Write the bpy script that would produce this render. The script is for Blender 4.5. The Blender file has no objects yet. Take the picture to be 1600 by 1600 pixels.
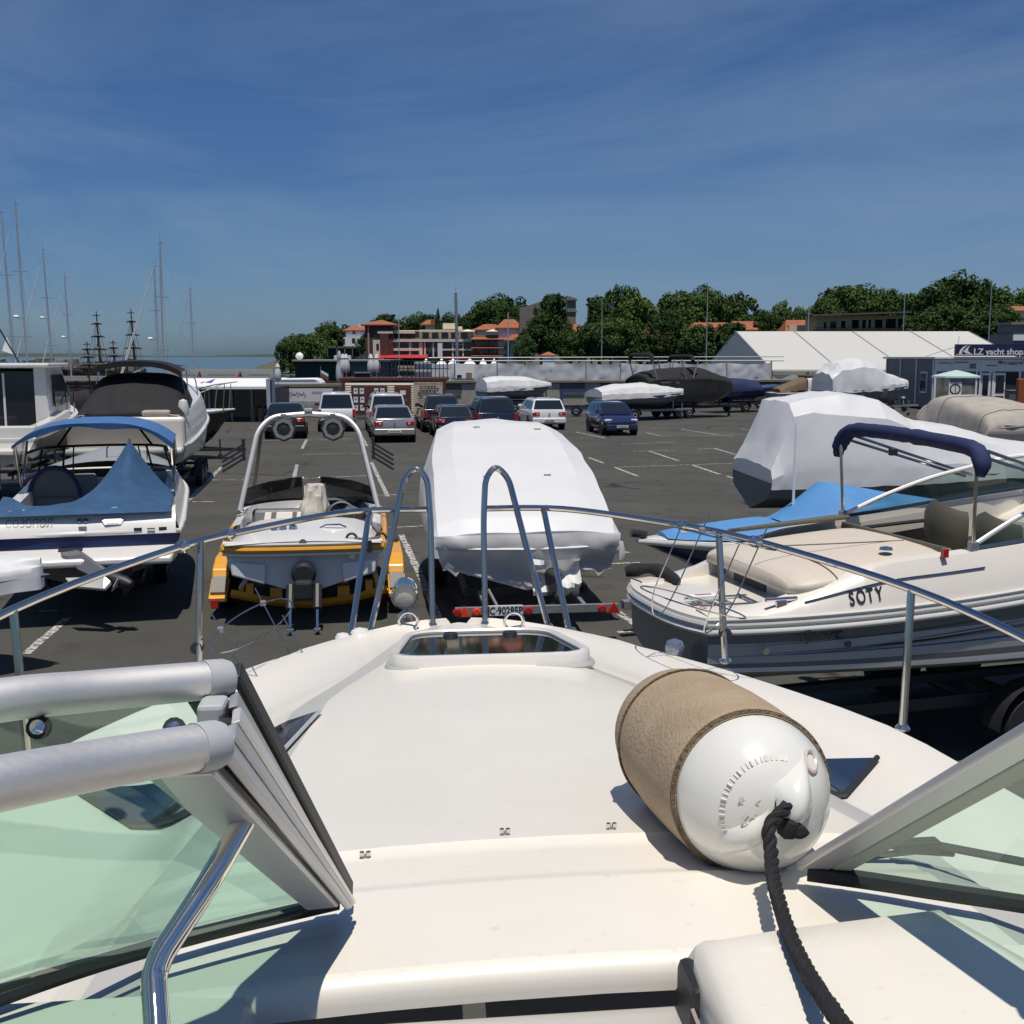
import bpy, bmesh, math, random
from mathutils import Vector, Matrix, noise
from math import radians, sin, cos, tan, pi, atan, atan2, sqrt
R = random.Random(7)
SC = bpy.context.scene
COL = SC.collection

# ---------------------------------------------------------------- camera, sky, sun, exposure
FPX, PITCH, CAMZ = 1727.0, radians(8.0), 3.5
cam = bpy.data.cameras.new('camera'); camo = bpy.data.objects.new('camera', cam); COL.objects.link(camo)
camo.location = (0, 0, CAMZ); camo.rotation_euler = (radians(90) - PITCH, 0, 0)
cam.sensor_width = 36; cam.lens = 36 * FPX / 1600; cam.clip_start = 0.05; cam.clip_end = 60000
SC.camera = camo
SUN_EL, SUN_AZ = radians(76), radians(172)      # high noon sun, just behind the camera; azimuth measured from straight ahead towards the right
world = bpy.data.worlds.new('World'); SC.world = world; world.use_nodes = True
wn = world.node_tree; wn.nodes.clear()
w_out = wn.nodes.new('ShaderNodeOutputWorld'); w_bg = wn.nodes.new('ShaderNodeBackground')
sky = wn.nodes.new('ShaderNodeTexSky'); sky.sky_type = 'NISHITA'; sky.sun_disc = False
sky.sun_elevation = SUN_EL; sky.sun_rotation = SUN_AZ
sky.altitude = 0; sky.air_density = 1.0; sky.dust_density = 0.6; sky.ozone_density = 7.0
w_bg.inputs[1].default_value = 0.077
# thin cirrus over the whole sky: stretched noise on the view direction
tc = wn.nodes.new('ShaderNodeTexCoord'); mp = wn.nodes.new('ShaderNodeMapping')
mp.inputs['Scale'].default_value = (1.2, 1.2, 5.5); mp.inputs['Location'].default_value = (10.96, 4.88, 1.84); mp.inputs['Rotation'].default_value = (0.12, 0.25, 0.3)
n1 = wn.nodes.new('ShaderNodeTexNoise'); n1.inputs['Scale'].default_value = 1.25; n1.inputs['Detail'].default_value = 7; n1.inputs['Roughness'].default_value = 0.62; n1.inputs['Distortion'].default_value = 0.5
rp = wn.nodes.new('ShaderNodeValToRGB'); rp.color_ramp.elements[0].position = 0.38; rp.color_ramp.elements[1].position = 0.72
rp.color_ramp.elements[0].color = (0, 0, 0, 1); rp.color_ramp.elements[1].color = (0.52, 0.52, 0.52, 1)
mx = wn.nodes.new('ShaderNodeMixRGB'); mx.inputs[2].default_value = (3.4, 4.6, 6.2, 1)
hs = wn.nodes.new('ShaderNodeMixRGB'); hs.blend_type = 'MULTIPLY'; hs.inputs[0].default_value = 1; hs.inputs[2].default_value = (0.45, 0.615, 0.84, 1)
L = wn.links.new
L(tc.outputs['Generated'], mp.inputs['Vector']); L(mp.outputs[0], n1.inputs['Vector']); L(n1.outputs[0], rp.inputs[0])
L(sky.outputs[0], hs.inputs[1]); L(hs.outputs[0], mx.inputs[1]); L(rp.outputs[0], mx.inputs[0]); L(mx.outputs[0], w_bg.inputs[0]); L(w_bg.outputs[0], w_out.inputs[0])
sun = bpy.data.lights.new('sun', 'SUN'); sun.energy = 4.3; sun.angle = radians(0.55); sun.color = (1.0, 0.94, 0.85)
suno = bpy.data.objects.new('sun', sun); COL.objects.link(suno)
sdir = Vector((sin(SUN_AZ) * cos(SUN_EL), cos(SUN_AZ) * cos(SUN_EL), sin(SUN_EL)))
suno.rotation_euler = sdir.to_track_quat('Z', 'Y').to_euler(); suno.location = (0, 0, 30)
SC.view_settings.view_transform = 'Standard'; SC.view_settings.look = 'None'; SC.view_settings.exposure = 0.0; SC.view_settings.gamma = 1
SC.view_settings.use_curve_mapping = False
SC.render.engine = 'CYCLES'; SC.cycles.max_bounces = 8; SC.cycles.transparent_max_bounces = 16; SC.cycles.use_denoising = True
SC.cycles.caustics_reflective = False; SC.cycles.caustics_refractive = False; SC.cycles.sample_clamp_indirect = 6

# ---------------------------------------------------------------- measuring the photograph's viewpoint
def ray(px, py):
    a, b = (px - 800) / FPX, -(py - 800) / FPX
    return Vector((a, cos(PITCH) + b * sin(PITCH), -sin(PITCH) + b * cos(PITCH)))
def G(px, py, z=0.0):                     # point at height z
    d = ray(px, py); return Vector((0, 0, CAMZ)) + d * ((z - CAMZ) / d.z)
def D(px, py, y):                         # point at distance y ahead
    d = ray(px, py); return Vector((0, 0, CAMZ)) + d * (y / d.y)
LOT = radians(9.6)                        # the bays of the car park run this far left of straight ahead

# ---------------------------------------------------------------- materials
MT = {}
def mat(name, col=(.8, .8, .8), rough=.5, metal=0, var=0, vscale=3, bump=0, bscale=40, coat=0, spec=.5, col2=None, sub=0, trans=0, stretch=None, island=0, ridge=0, specks=0):
    if name in MT: return MT[name]
    m = bpy.data.materials.new(name); m.use_nodes = True; t = m.node_tree; b = t.nodes['Principled BSDF']
    b.inputs['Base Color'].default_value = (*col, 1); b.inputs['Roughness'].default_value = rough; b.inputs['Metallic'].default_value = metal
    b.inputs['Coat Weight'].default_value = coat; b.inputs['Coat Roughness'].default_value = .08; b.inputs['Specular IOR Level'].default_value = spec
    if trans: b.inputs['Transmission Weight'].default_value = trans
    if var or bump:
        co = t.nodes.new('ShaderNodeTexCoord'); src = co.outputs['Object']
        if stretch:
            mpn = t.nodes.new('ShaderNodeMapping'); mpn.inputs['Scale'].default_value = stretch; t.links.new(src, mpn.inputs[0]); src = mpn.outputs[0]
    if var:
        n = t.nodes.new('ShaderNodeTexNoise'); n.inputs['Scale'].default_value = vscale; n.inputs['Detail'].default_value = 6; n.inputs['Roughness'].default_value = .65
        r = t.nodes.new('ShaderNodeMapRange'); r.inputs[1].default_value = .3; r.inputs[2].default_value = .7
        x = t.nodes.new('ShaderNodeMixRGB'); c2 = col2 or tuple(c * (1 - var) for c in col)
        x.inputs[1].default_value = (*col, 1); x.inputs[2].default_value = (*c2, 1)
        t.links.new(src, n.inputs[0]); t.links.new(n.outputs[0], r.inputs[0]); t.links.new(r.outputs[0], x.inputs[0]); out = x.outputs[0]
        t.links.new(out, b.inputs['Base Color'])
        rr = t.nodes.new('ShaderNodeMapRange'); rr.inputs[3].default_value = rough * .85; rr.inputs[4].default_value = min(1, rough * 1.2)
        t.links.new(n.outputs[0], rr.inputs[0]); t.links.new(rr.outputs[0], b.inputs['Roughness'])
    if specks:                              # scattered dirt
        n3 = t.nodes.new('ShaderNodeTexNoise'); n3.inputs['Scale'].default_value = 55; n3.inputs['Detail'].default_value = 3; r3 = t.nodes.new('ShaderNodeMapRange'); r3.inputs[1].default_value = .66; r3.inputs[2].default_value = .76; r3.inputs[4].default_value = specks
        x3 = t.nodes.new('ShaderNodeMixRGB'); x3.inputs[2].default_value = (.22, .18, .13, 1); t.links.new(src, n3.inputs[0]); t.links.new(n3.outputs[0], r3.inputs[0]); t.links.new(r3.outputs[0], x3.inputs[0]); t.links.new(out, x3.inputs[1]); t.links.new(x3.outputs[0], b.inputs['Base Color'])
    if island:
        g = t.nodes.new('ShaderNodeNewGeometry'); hsv = t.nodes.new('ShaderNodeHueSaturation'); mr = t.nodes.new('ShaderNodeMapRange')
        mr.inputs[3].default_value = 1 - island; mr.inputs[4].default_value = 1 + island
        t.links.new(g.outputs['Random Per Island'], mr.inputs[0]); t.links.new(mr.outputs[0], hsv.inputs['Value'])
        if var: t.links.new(out, hsv.inputs['Color'])
        else: hsv.inputs['Color'].default_value = (*col, 1)
        t.links.new(hsv.outputs[0], b.inputs['Base Color'])
    if bump:
        n2 = t.nodes.new('ShaderNodeTexNoise'); n2.inputs['Scale'].default_value = bscale; n2.inputs['Detail'].default_value = 4
        bp = t.nodes.new('ShaderNodeBump'); bp.inputs['Strength'].default_value = bump; bp.inputs['Distance'].default_value = .02
        if ridge: n2.noise_type = 'RIDGED_MULTIFRACTAL'; n2.inputs['Detail'].default_value = 2.5; bp.inputs['Distance'].default_value = .015
        t.links.new(src, n2.inputs[0]); t.links.new(n2.outputs[0], bp.inputs['Height']); t.links.new(bp.outputs[0], b.inputs['Normal'])
    MT[name] = m; return m
def glassmat(name, tint, refl=1.0, rough=0.0):
    if name in MT: return MT[name]
    m = bpy.data.materials.new(name); m.use_nodes = True; t = m.node_tree; t.nodes.clear()
    o = t.nodes.new('ShaderNodeOutputMaterial'); tr = t.nodes.new('ShaderNodeBsdfTransparent'); gl = t.nodes.new('ShaderNodeBsdfGlossy')
    tr.inputs[0].default_value = (*tint, 1); gl.inputs['Roughness'].default_value = rough
    lw = t.nodes.new('ShaderNodeLayerWeight'); lw.inputs[0].default_value = .5; pw = t.nodes.new('ShaderNodeMath'); pw.operation = 'POWER'; pw.inputs[1].default_value = 4.5   # thin pane: the same reflectance from both sides
    fr = t.nodes.new('ShaderNodeMath'); fr.operation = 'MULTIPLY_ADD'; fr.inputs[1].default_value = .9; fr.inputs[2].default_value = .05
    ml = t.nodes.new('ShaderNodeMath'); ml.operation = 'MULTIPLY'; ml.inputs[1].default_value = refl; ml.use_clamp = True
    t.links.new(lw.outputs['Facing'], pw.inputs[0]); t.links.new(pw.outputs[0], fr.inputs[0])
    ms = t.nodes.new('ShaderNodeMixShader')
    t.links.new(fr.outputs[0], ml.inputs[0]); t.links.new(ml.outputs[0], ms.inputs[0]); t.links.new(tr.outputs[0], ms.inputs[1]); t.links.new(gl.outputs[0], ms.inputs[2]); t.links.new(ms.outputs[0], o.inputs[0])
    MT[name] = m; return m

def fabric(name, col, tr=.35, var=.08, vscale=1.5, bump=.1, bscale=3):     # sheet that lets some light through
    if name in MT: return MT[name]
    m = bpy.data.materials.new(name); m.use_nodes = True; t = m.node_tree; t.nodes.clear(); o = t.nodes.new('ShaderNodeOutputMaterial'); ms = t.nodes.new('ShaderNodeMixShader'); ms.inputs[0].default_value = tr
    pr = t.nodes.new('ShaderNodeBsdfPrincipled'); pr.inputs['Roughness'].default_value = .45; tl = t.nodes.new('ShaderNodeBsdfTranslucent'); co = t.nodes.new('ShaderNodeTexCoord'); n = t.nodes.new('ShaderNodeTexNoise'); n.inputs['Scale'].default_value = vscale; n.inputs['Detail'].default_value = 5
    x = t.nodes.new('ShaderNodeMixRGB'); x.inputs[1].default_value = (*col, 1); x.inputs[2].default_value = (*[c*(1-var*2) for c in col], 1); bp = t.nodes.new('ShaderNodeBump'); bp.inputs['Strength'].default_value = bump; bp.inputs['Distance'].default_value = .03; n2 = t.nodes.new('ShaderNodeTexNoise'); n2.inputs['Scale'].default_value = bscale; n2.noise_type = 'RIDGED_MULTIFRACTAL'; n2.inputs['Detail'].default_value = 2.5
    for a, b in ((co.outputs['Object'], n.inputs[0]), (co.outputs['Object'], n2.inputs[0]), (n.outputs[0], x.inputs[0]), (x.outputs[0], pr.inputs['Base Color']), (x.outputs[0], tl.inputs[0]), (n2.outputs[0], bp.inputs['Height']), (bp.outputs[0], pr.inputs['Normal']), (pr.outputs[0], ms.inputs[1]), (tl.outputs[0], ms.inputs[2]), (ms.outputs[0], o.inputs[0])): t.links.new(a, b)
    MT[name] = m; return m
GEL = mat('gelcoat_white', (.72, .70, .66), .28, var=.05, vscale=1.3, coat=.5)
GELC = mat('gelcoat_cream', (.74, .69, .61), .3, var=.06, vscale=1.5, coat=.5)
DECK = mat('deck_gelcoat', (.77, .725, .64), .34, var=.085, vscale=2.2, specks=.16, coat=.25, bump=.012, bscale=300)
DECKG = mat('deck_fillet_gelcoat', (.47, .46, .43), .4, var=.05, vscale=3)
WRAP = fabric('shrink_wrap_white', (.86, .86, .865), .28, .05, 2.5, .30, 2.2)
WRAPSH = fabric('shrink_wrap_shaded', (.66, .66, .66), .3, .14, 3, .4, 3)  # greyer copy of the white wrap: shade on hull and transom put into its colour
STEEL = mat('polished_steel', (.62, .56, .50), .10, 1)
CHROME = mat('chrome', (.80, .75, .70), .05, 1)
ALU = mat('anodised_aluminium', (.86, .83, .79), .58, 1, var=.06, vscale=30, stretch=(.2, 8, 8))
ALUG = mat('grey_aluminium_frame', (.58, .58, .58), .45, .7, var=.08, vscale=8)
PEWTER = mat('moulded_end_cap', (.42, .43, .44), .45)
BLACK = mat('black_rubber', (.018, .018, .02), .6, var=.2, vscale=10)
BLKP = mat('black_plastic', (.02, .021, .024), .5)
GALV = mat('galvanised_steel', (.36, .37, .38), .5, .6, var=.3, vscale=6)
GLASSG = glassmat('green_windscreen_glass', (.75, .92, .84), 1.1)
GLASSD = glassmat('smoked_glass', (.12, .13, .14), 1.2)
GLASSC = glassmat('clear_vinyl', (.62, .64, .64), .9, .05)
WINDK = mat('dark_window', (.012, .016, .022), .06, spec=.8)
WINBL = mat('dark_blue_window', (.014, .022, .045), .1, spec=.6)
NAVYC = mat('navy_canvas', (.013, .022, .085), .8, var=.3, vscale=5, bump=.45, bscale=5, ridge=1)
BLUEC = mat('faded_blue_canvas', (.028, .088, .19), .85, var=.35, vscale=3.5, bump=.4, bscale=3, ridge=1)
BLUET = mat('blue_bimini_canvas', (.05, .145, .34), .8, var=.25, vscale=4, bump=.25, bscale=3, ridge=1)
SKYC = mat('sky_blue_tarpaulin', (.085, .26, .54), .7, var=.2, vscale=2.5, bump=.4, bscale=2, ridge=1)
BLKC = mat('black_canvas', (.012, .012, .014), .85, var=.3, vscale=5, bump=.4, bscale=2, ridge=1)
TANC = mat('tan_canvas', (.40, .365, .32), .85, var=.25, vscale=2, bump=.5, bscale=1.6, ridge=1)
OLIVE = mat('olive_vinyl', (.125, .115, .08), .45, var=.15, vscale=8, bump=.1, bscale=60)
TANV = mat('tan_vinyl', (.60, .53, .44), .5, var=.1, vscale=8, bump=.1, bscale=60)
GREYV = mat('grey_vinyl', (.10, .105, .115), .5, var=.2, vscale=9)
NAVY = mat('navy_gelcoat', (.016, .028, .10), .2, coat=.6, var=.1)
INK = mat('black_lettering', (.015, .015, .018), .5)
GREYL = mat('grey_lettering', (.20, .20, .20), .5)
WHITEP = mat('white_paint', (.80, .80, .79), .45, var=.06, vscale=4)
PLATE = mat('number_plate_white', (.75, .75, .74), .4)
REDL = mat('red_lens', (.42, .012, .012), .15, coat=.6)
REDO = mat('orange_reflector', (.75, .07, .02), .2, coat=.6)
AMB = mat('headlight_lens', (.62, .63, .62), .12, coat=.8)
YEL = mat('yellow_trailer_paint', (.72, .35, .03), .38, coat=.3, var=.12, vscale=5)
HGREY = mat('grey_gelcoat', (.15, .16, .16), .22, coat=.6, var=.08)
HLG = mat('light_grey_gelcoat', (.46, .46, .44), .25, coat=.5, var=.08)
HULLG = mat('antifoul_grey', (.16, .17, .18), .5, var=.25, vscale=3)
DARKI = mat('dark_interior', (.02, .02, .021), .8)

# ---------------------------------------------------------------- mesh builder
class MB:
    def __init__(s): s.v, s.f, s.mi, s.cur = [], [], [], 0
    def add(s, vs, fs):
        o = len(s.v); s.v += [tuple(p) for p in vs]; s.f += [tuple(i + o for i in f) for f in fs]; s.mi += [s.cur] * len(fs); return s
    def mat(s, i): s.cur = i; return s
    def box(s, x0, x1, y0, y1, z0, z1):
        return s.add([(x0,y0,z0),(x1,y0,z0),(x1,y1,z0),(x0,y1,z0),(x0,y0,z1),(x1,y0,z1),(x1,y1,z1),(x0,y1,z1)],
                     [(0,3,2,1),(4,5,6,7),(0,1,5,4),(1,2,6,5),(2,3,7,6),(3,0,4,7)])
    def hexa(s, p): return s.add(p, [(0,3,2,1),(4,5,6,7),(0,1,5,4),(1,2,6,5),(2,3,7,6),(3,0,4,7)])
    def bar(s, a, b, w, h):                # square bar from a to b
        a, b = Vector(a), Vector(b); d = (b - a).normalized(); up = Vector((0,0,1)) if abs(d.z) < .95 else Vector((0,1,0))
        x = d.cross(up).normalized() * w / 2; y = x.cross(d).normalized() * h / 2
        return s.hexa([a-x-y, a+x-y, b+x-y, b-x-y, a-x+y, a+x+y, b+x+y, b-x+y])
    def grid(s, rows, cu=False, cv=False):
        n, m = len(rows), len(rows[0]); vs = [p for r in rows for p in r]; fs = []
        for i in range(n if cu else n - 1):
            for j in range(m if cv else m - 1):
                a, b = i, (i + 1) % n; c, d = j, (j + 1) % m
                fs.append((a*m+c, a*m+d, b*m+d, b*m+c))
        return s.add(vs, fs)
    def poly(s, pts): return s.add(pts, [tuple(range(len(pts)))])
    def slab(s, pts, off):                 # polygon with thickness along off
        off = Vector(off); n = len(pts); P = [Vector(p) for p in pts]
        return s.add(P + [p + off for p in P], [tuple(range(n))[::-1], tuple(range(n, 2*n))] + [(i, (i+1) % n, (i+1) % n + n, i + n) for i in range(n)])
    def tube(s, path, r, n=8, caps=True, flat=1.0):
        P = [Vector(p) for p in path]; rows = []; rr = r if isinstance(r, (list, tuple)) else [r] * len(P)
        t0 = (P[1] - P[0]).normalized(); ref = Vector((0,0,1)) if abs(t0.z) < .9 else Vector((1,0,0))
        u = t0.cross(ref).normalized()
        for i, p in enumerate(P):
            t = (P[min(i+1, len(P)-1)] - P[max(i-1, 0)])
            t = t.normalized() if t.length > 1e-9 else t0
            u = (u - t * u.dot(t)); u = u.normalized() if u.length > 1e-6 else t.orthogonal().normalized(); w = t.cross(u)
            rows.append([p + (u * cos(2*pi*k/n) + w * sin(2*pi*k/n) * flat) * rr[i] for k in range(n)])
        s.grid(rows, cv=True)
        if caps: s.poly(rows[0][::-1]); s.poly(rows[-1])
        return s
    def lathe(s, prof, n=20, o=(0,0,0), ax=(0,0,1), caps=True):
        ax = Vector(ax).normalized(); u = ax.orthogonal().normalized(); w = ax.cross(u); o = Vector(o)
        rows = [[o + ax * h + (u * cos(2*pi*k/n) + w * sin(2*pi*k/n)) * r for k in range(n)] for r, h in prof]
        s.grid(rows, cv=True)
        if caps and prof[0][0] > 1e-4: s.poly(rows[0][::-1])
        if caps and prof[-1][0] > 1e-4: s.poly(rows[-1])
        return s
    def disc(s, o, ax, r, h, n=20): return s.lathe([(r, 0), (r, h)], n, o, ax)
    def build(s, name, m, parent=None, smooth=35, bevel=0, seg=2, label=None, recalc=True):
        me = bpy.data.meshes.new(name); me.from_pydata(s.v, [], s.f)
        ms = m if isinstance(m, (list, tuple)) else [m]
        for x in ms: me.materials.append(x)
        if len(ms) > 1: me.polygons.foreach_set('material_index', s.mi)
        if recalc:
            bm = bmesh.new(); bm.from_mesh(me); bmesh.ops.remove_doubles(bm, verts=bm.verts, dist=1e-5); bmesh.ops.recalc_face_normals(bm, faces=bm.faces); bm.to_mesh(me); bm.free()
        if smooth: me.shade_smooth(); me.set_sharp_from_angle(angle=radians(smooth))
        o = bpy.data.objects.new(name, me); COL.objects.link(o)
        if parent: o.parent = parent
        if bevel:
            b = o.modifiers.new('edge', 'BEVEL'); b.width = bevel; b.segments = seg; b.limit_method = 'ANGLE'; b.angle_limit = radians(35)
        if label: o['label'] = label
        return o
def tag(o, label=None, cat=None, group=None, kind=None):
    if label: o['label'] = label
    if cat: o['category'] = cat
    if group: o['group'] = group
    if kind: o['kind'] = kind
    return o
def thing(name, label, cat, loc=(0,0,0), rz=0, group=None):
    o = bpy.data.objects.new(name, None); COL.objects.link(o); o.empty_display_size = .3
    o.location = loc; o.rotation_euler = (0, 0, rz); return tag(o, label, cat, group)
def copy_tree(o, parent=None):
    kids = [c for c in bpy.data.objects if c.parent == o]
    c = o.copy(); COL.objects.link(c); c.parent = parent
    for k in kids: copy_tree(k, c)
    return c
def inst(src, name, parent=None, loc=(0,0,0), rot=(0,0,0), sc=(1,1,1)):
    o = bpy.data.objects.new(name, src); COL.objects.link(o); o.parent = parent; o.location = loc; o.rotation_euler = rot; o.scale = sc; return o
def text(s, size, loc, rot, m, parent, name='lettering', ext=.002, align='CENTER', sx=1.0, shear=0, bold=0):
    c = bpy.data.curves.new(name, 'FONT'); c.body = s; c.size = size; c.align_x = align; c.align_y = 'CENTER'; c.extrude = ext; c.shear = shear; c.offset = bold
    t = bpy.data.objects.new('tmp_text', c); COL.objects.link(t); bpy.context.view_layer.update()
    me = bpy.data.meshes.new_from_object(t.evaluated_get(bpy.context.evaluated_depsgraph_get())); bpy.data.objects.remove(t); bpy.data.curves.remove(c); me.name = name
    me.materials.clear(); me.materials.append(m); o = bpy.data.objects.new(name, me); COL.objects.link(o); o.parent = parent; o.location = loc; o.rotation_euler = rot; o.scale = (sx, 1, 1); return o
def lerp(a, b, t): return a + (b - a) * t
def interp(tab, x):
    if x <= tab[0][0]: return tab[0][1]
    for (a, b), (c, d) in zip(tab, tab[1:]):
        if x <= c: return lerp(b, d, (x - a) / (c - a))
    return tab[-1][1]
def smooth_path(P, k=6, closed=False):
    P = [Vector(p) for p in P]; n = len(P); out = []
    for i in range(n if closed else n - 1):
        if closed: a, b, c, d = P[i-1], P[i], P[(i+1) % n], P[(i+2) % n]
        else: a, b, c, d = P[max(i-1,0)], P[i], P[i+1], P[min(i+2,n-1)]
        for j in range(k):
            t = j / k; out.append(.5 * ((2*b) + (c-a)*t + (2*a-5*b+4*c-d)*t*t + (3*b-a-3*c+d)*t**3))
    if not closed: out.append(P[-1])
    return out
def fillet(P, r=.05, k=5):                 # straight runs with rounded corners
    P = [Vector(p) for p in P]; out = [P[0]]
    for a, b, c in zip(P, P[1:], P[2:]):
        u, v = (a - b), (c - b); q = min(r, u.length * .48, v.length * .48); p0, p1 = b + u.normalized() * q, b + v.normalized() * q
        for j in range(k + 1):
            t = j / k; out.append(p0 * (1-t)**2 + b * 2*t*(1-t) + p1 * t*t)
    return out + [P[-1]]
def crinkle(pts, amp, sc, seed=0):
    o = Vector((seed * 7.3, seed * 3.1, seed)); return [p + Vector(noise.noise_vector(Vector(p) * sc + o)) * amp for p in pts]
def loft(mb, st, nu=44, nv=15, amp=0, sc=2.2, seed=1, cap=True, smooth=True, taut=False):
    """st: [(y, [(x,z) half profile from the lower rim to the middle])]; mirrored, interpolated, creased with noise"""
    ctrl = [[Vector((x, y, z)) for x, z in pr] for y, pr in st]
    if smooth:
        smp = (lambda P, k: [P[i].lerp(P[i+1], j/k) for i in range(len(P)-1) for j in range(k)] + [P[-1]]) if taut else smooth_path     # film pulled straight between its supports
        k = max(1, nu // (len(st) - 1)); cols = [smp([r[i] for r in ctrl], k) for i in range(len(ctrl[0]))]
        ctrl = [[c[i] for c in cols] for i in range(len(cols[0]))]
    rows = []
    for r in ctrl:
        h = smp(r, max(1, nv // (len(r) - 1))) if smooth else r
        full = h + [Vector((-p.x, p.y, p.z)) for p in h[::-1][1:]]
        if amp: full = [p + Vector(noise.noise_vector(Vector((p.x*sc, p.y*sc, p.z*sc*.5)) + Vector((seed*5.1, seed, 0)))) * amp + Vector(noise.noise_vector(p * sc * 3.1)) * amp * .35 for p in full]
        rows.append(full)
    mb.grid(rows)
    if cap: mb.poly(rows[0]); mb.poly(rows[-1][::-1])
    return rows

# ---------------------------------------------------------------- boat hulls: +y is the bow, z = 0 the ground
class Hull:
    def __init__(s, L, B, zk, zc, zg0, zg1, tm=.45, p=2.2, rake=.5, flare=.86, kb=.62, stern_in=.04, kup=0):
        s.L, s.B, s.zk, s.zc, s.zg0, s.zg1, s.tm, s.p, s.rake, s.flare, s.kb, s.si = L, B, zk, zc, zg0, zg1, tm, p, rake, flare, kb, stern_in
        s.kup = kup
    def half(s, t):
        b = s.B / 2 * (1 - s.si * (1 - min(1, t / s.tm)) ** 2)
        if t > s.tm: b *= max(0.0, 1 - ((t - s.tm) / (1 - s.tm)) ** s.p)
        return max(b, .012)
    def zg(s, t): return lerp(s.zg0, s.zg1, t ** 1.6)
    def pt(s, t, v, side=1, off=0):
        bg = s.half(t); q = max(0, (t - s.kb) / (1 - s.kb)); zg = s.zg(t)
        zk = lerp(s.zk + s.kup * t, zg - .28 * (zg - s.zk), q ** 2.4); zc = lerp(s.zc + s.kup * t, zg - .2 * (zg - s.zk), q ** 1.8); bc = bg * lerp(s.flare + .06, s.flare - .3, q)
        if v <= .4: w = v / .4; x, z = bc * w, lerp(zk, zc, w)
        else: w = (v - .4) / .6; x, z = lerp(bc, bg, w ** .8), lerp(zc, zg, w)
        y = t * s.L + s.rake * v * max(0, (t - .5) * 2) ** 2 - s.rake * max(0, (t - .5) * 2) ** 2
        return Vector(((x + off) * side, y, z))
    def strip(s, mb, v0, v1, t0=0, t1=1, off=0, nt=26, nv=6, sides=(1, -1)):
        for sd in sides:
            rows = [[s.pt(lerp(t0, t1, i / nt), lerp(v0, v1, j / nv), sd, off) for j in range(nv + 1)] for i in range(nt + 1)]
            mb.grid(rows)
        return mb
    def shell(s, name, m, parent, v0=0, v1=1, transom=True):
        mb = MB(); s.strip(mb, v0, v1, nv=10)
        if transom:
            a = [s.pt(0, lerp(v0, v1, j / 10)) for j in range(11)]; mb.poly(a + [Vector((-p.x, p.y, p.z)) for p in a[::-1]])
        return mb.build(name, m, parent, 40)
    def rim(s, v=1, t0=0, t1=1, nt=28, off=0, dz=0):
        a = [s.pt(lerp(t0, t1, i / nt), v, 1, off) + Vector((0,0,dz)) for i in range(nt + 1)]; return a
    def rub(s, name, m, parent, r=.03, v=1, off=.0, dz=0, stern=True):
        a = s.rim(v, off=off, dz=dz); b = [Vector((-p.x, p.y, p.z)) for p in a[::-1]]; P = a + b
        if stern: P = [Vector((0, P[0].y, P[0].z))] + P + [Vector((0, P[0].y, P[0].z))]
        return MB().tube(P, r, 6).build(name, m, parent, 60)
    def deck(s, name, m, parent, t0, t1, crown=.06, dz=.0, inset=0, nt=20, nx=6):
        rows = []
        for i in range(nt + 1):
            t = lerp(t0, t1, i / nt); g = s.pt(t, 1); w = max(g.x - inset, .01)
            rows.append([Vector((w * k / nx, g.y, g.z + dz + crown * (1 - (k / nx) ** 2) * min(1, w * 2))) for k in range(-nx, nx + 1)])
        return MB().grid(rows).build(name, m, parent, 40)
def wheel(parent, x, y, r, w, name='wheel', side=1):
    mb = MB(); mb.lathe([(r*.58, 0), (r*.94, .0), (r, .03), (r, w-.03), (r*.94, w), (r*.58, w)], 20, (x - w/2, y, r), (1, 0, 0))
    o = mb.build(name, BLACK, parent, 50)
    MB().lathe([(.001, .02), (r*.2, .03), (r*.3, .06), (r*.56, .035), (r*.6, 0)], 14, (x + side * w/2 - side * .045, y, r), (side, 0, 0)).build('rim', GALV, o, 40); return o
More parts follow.
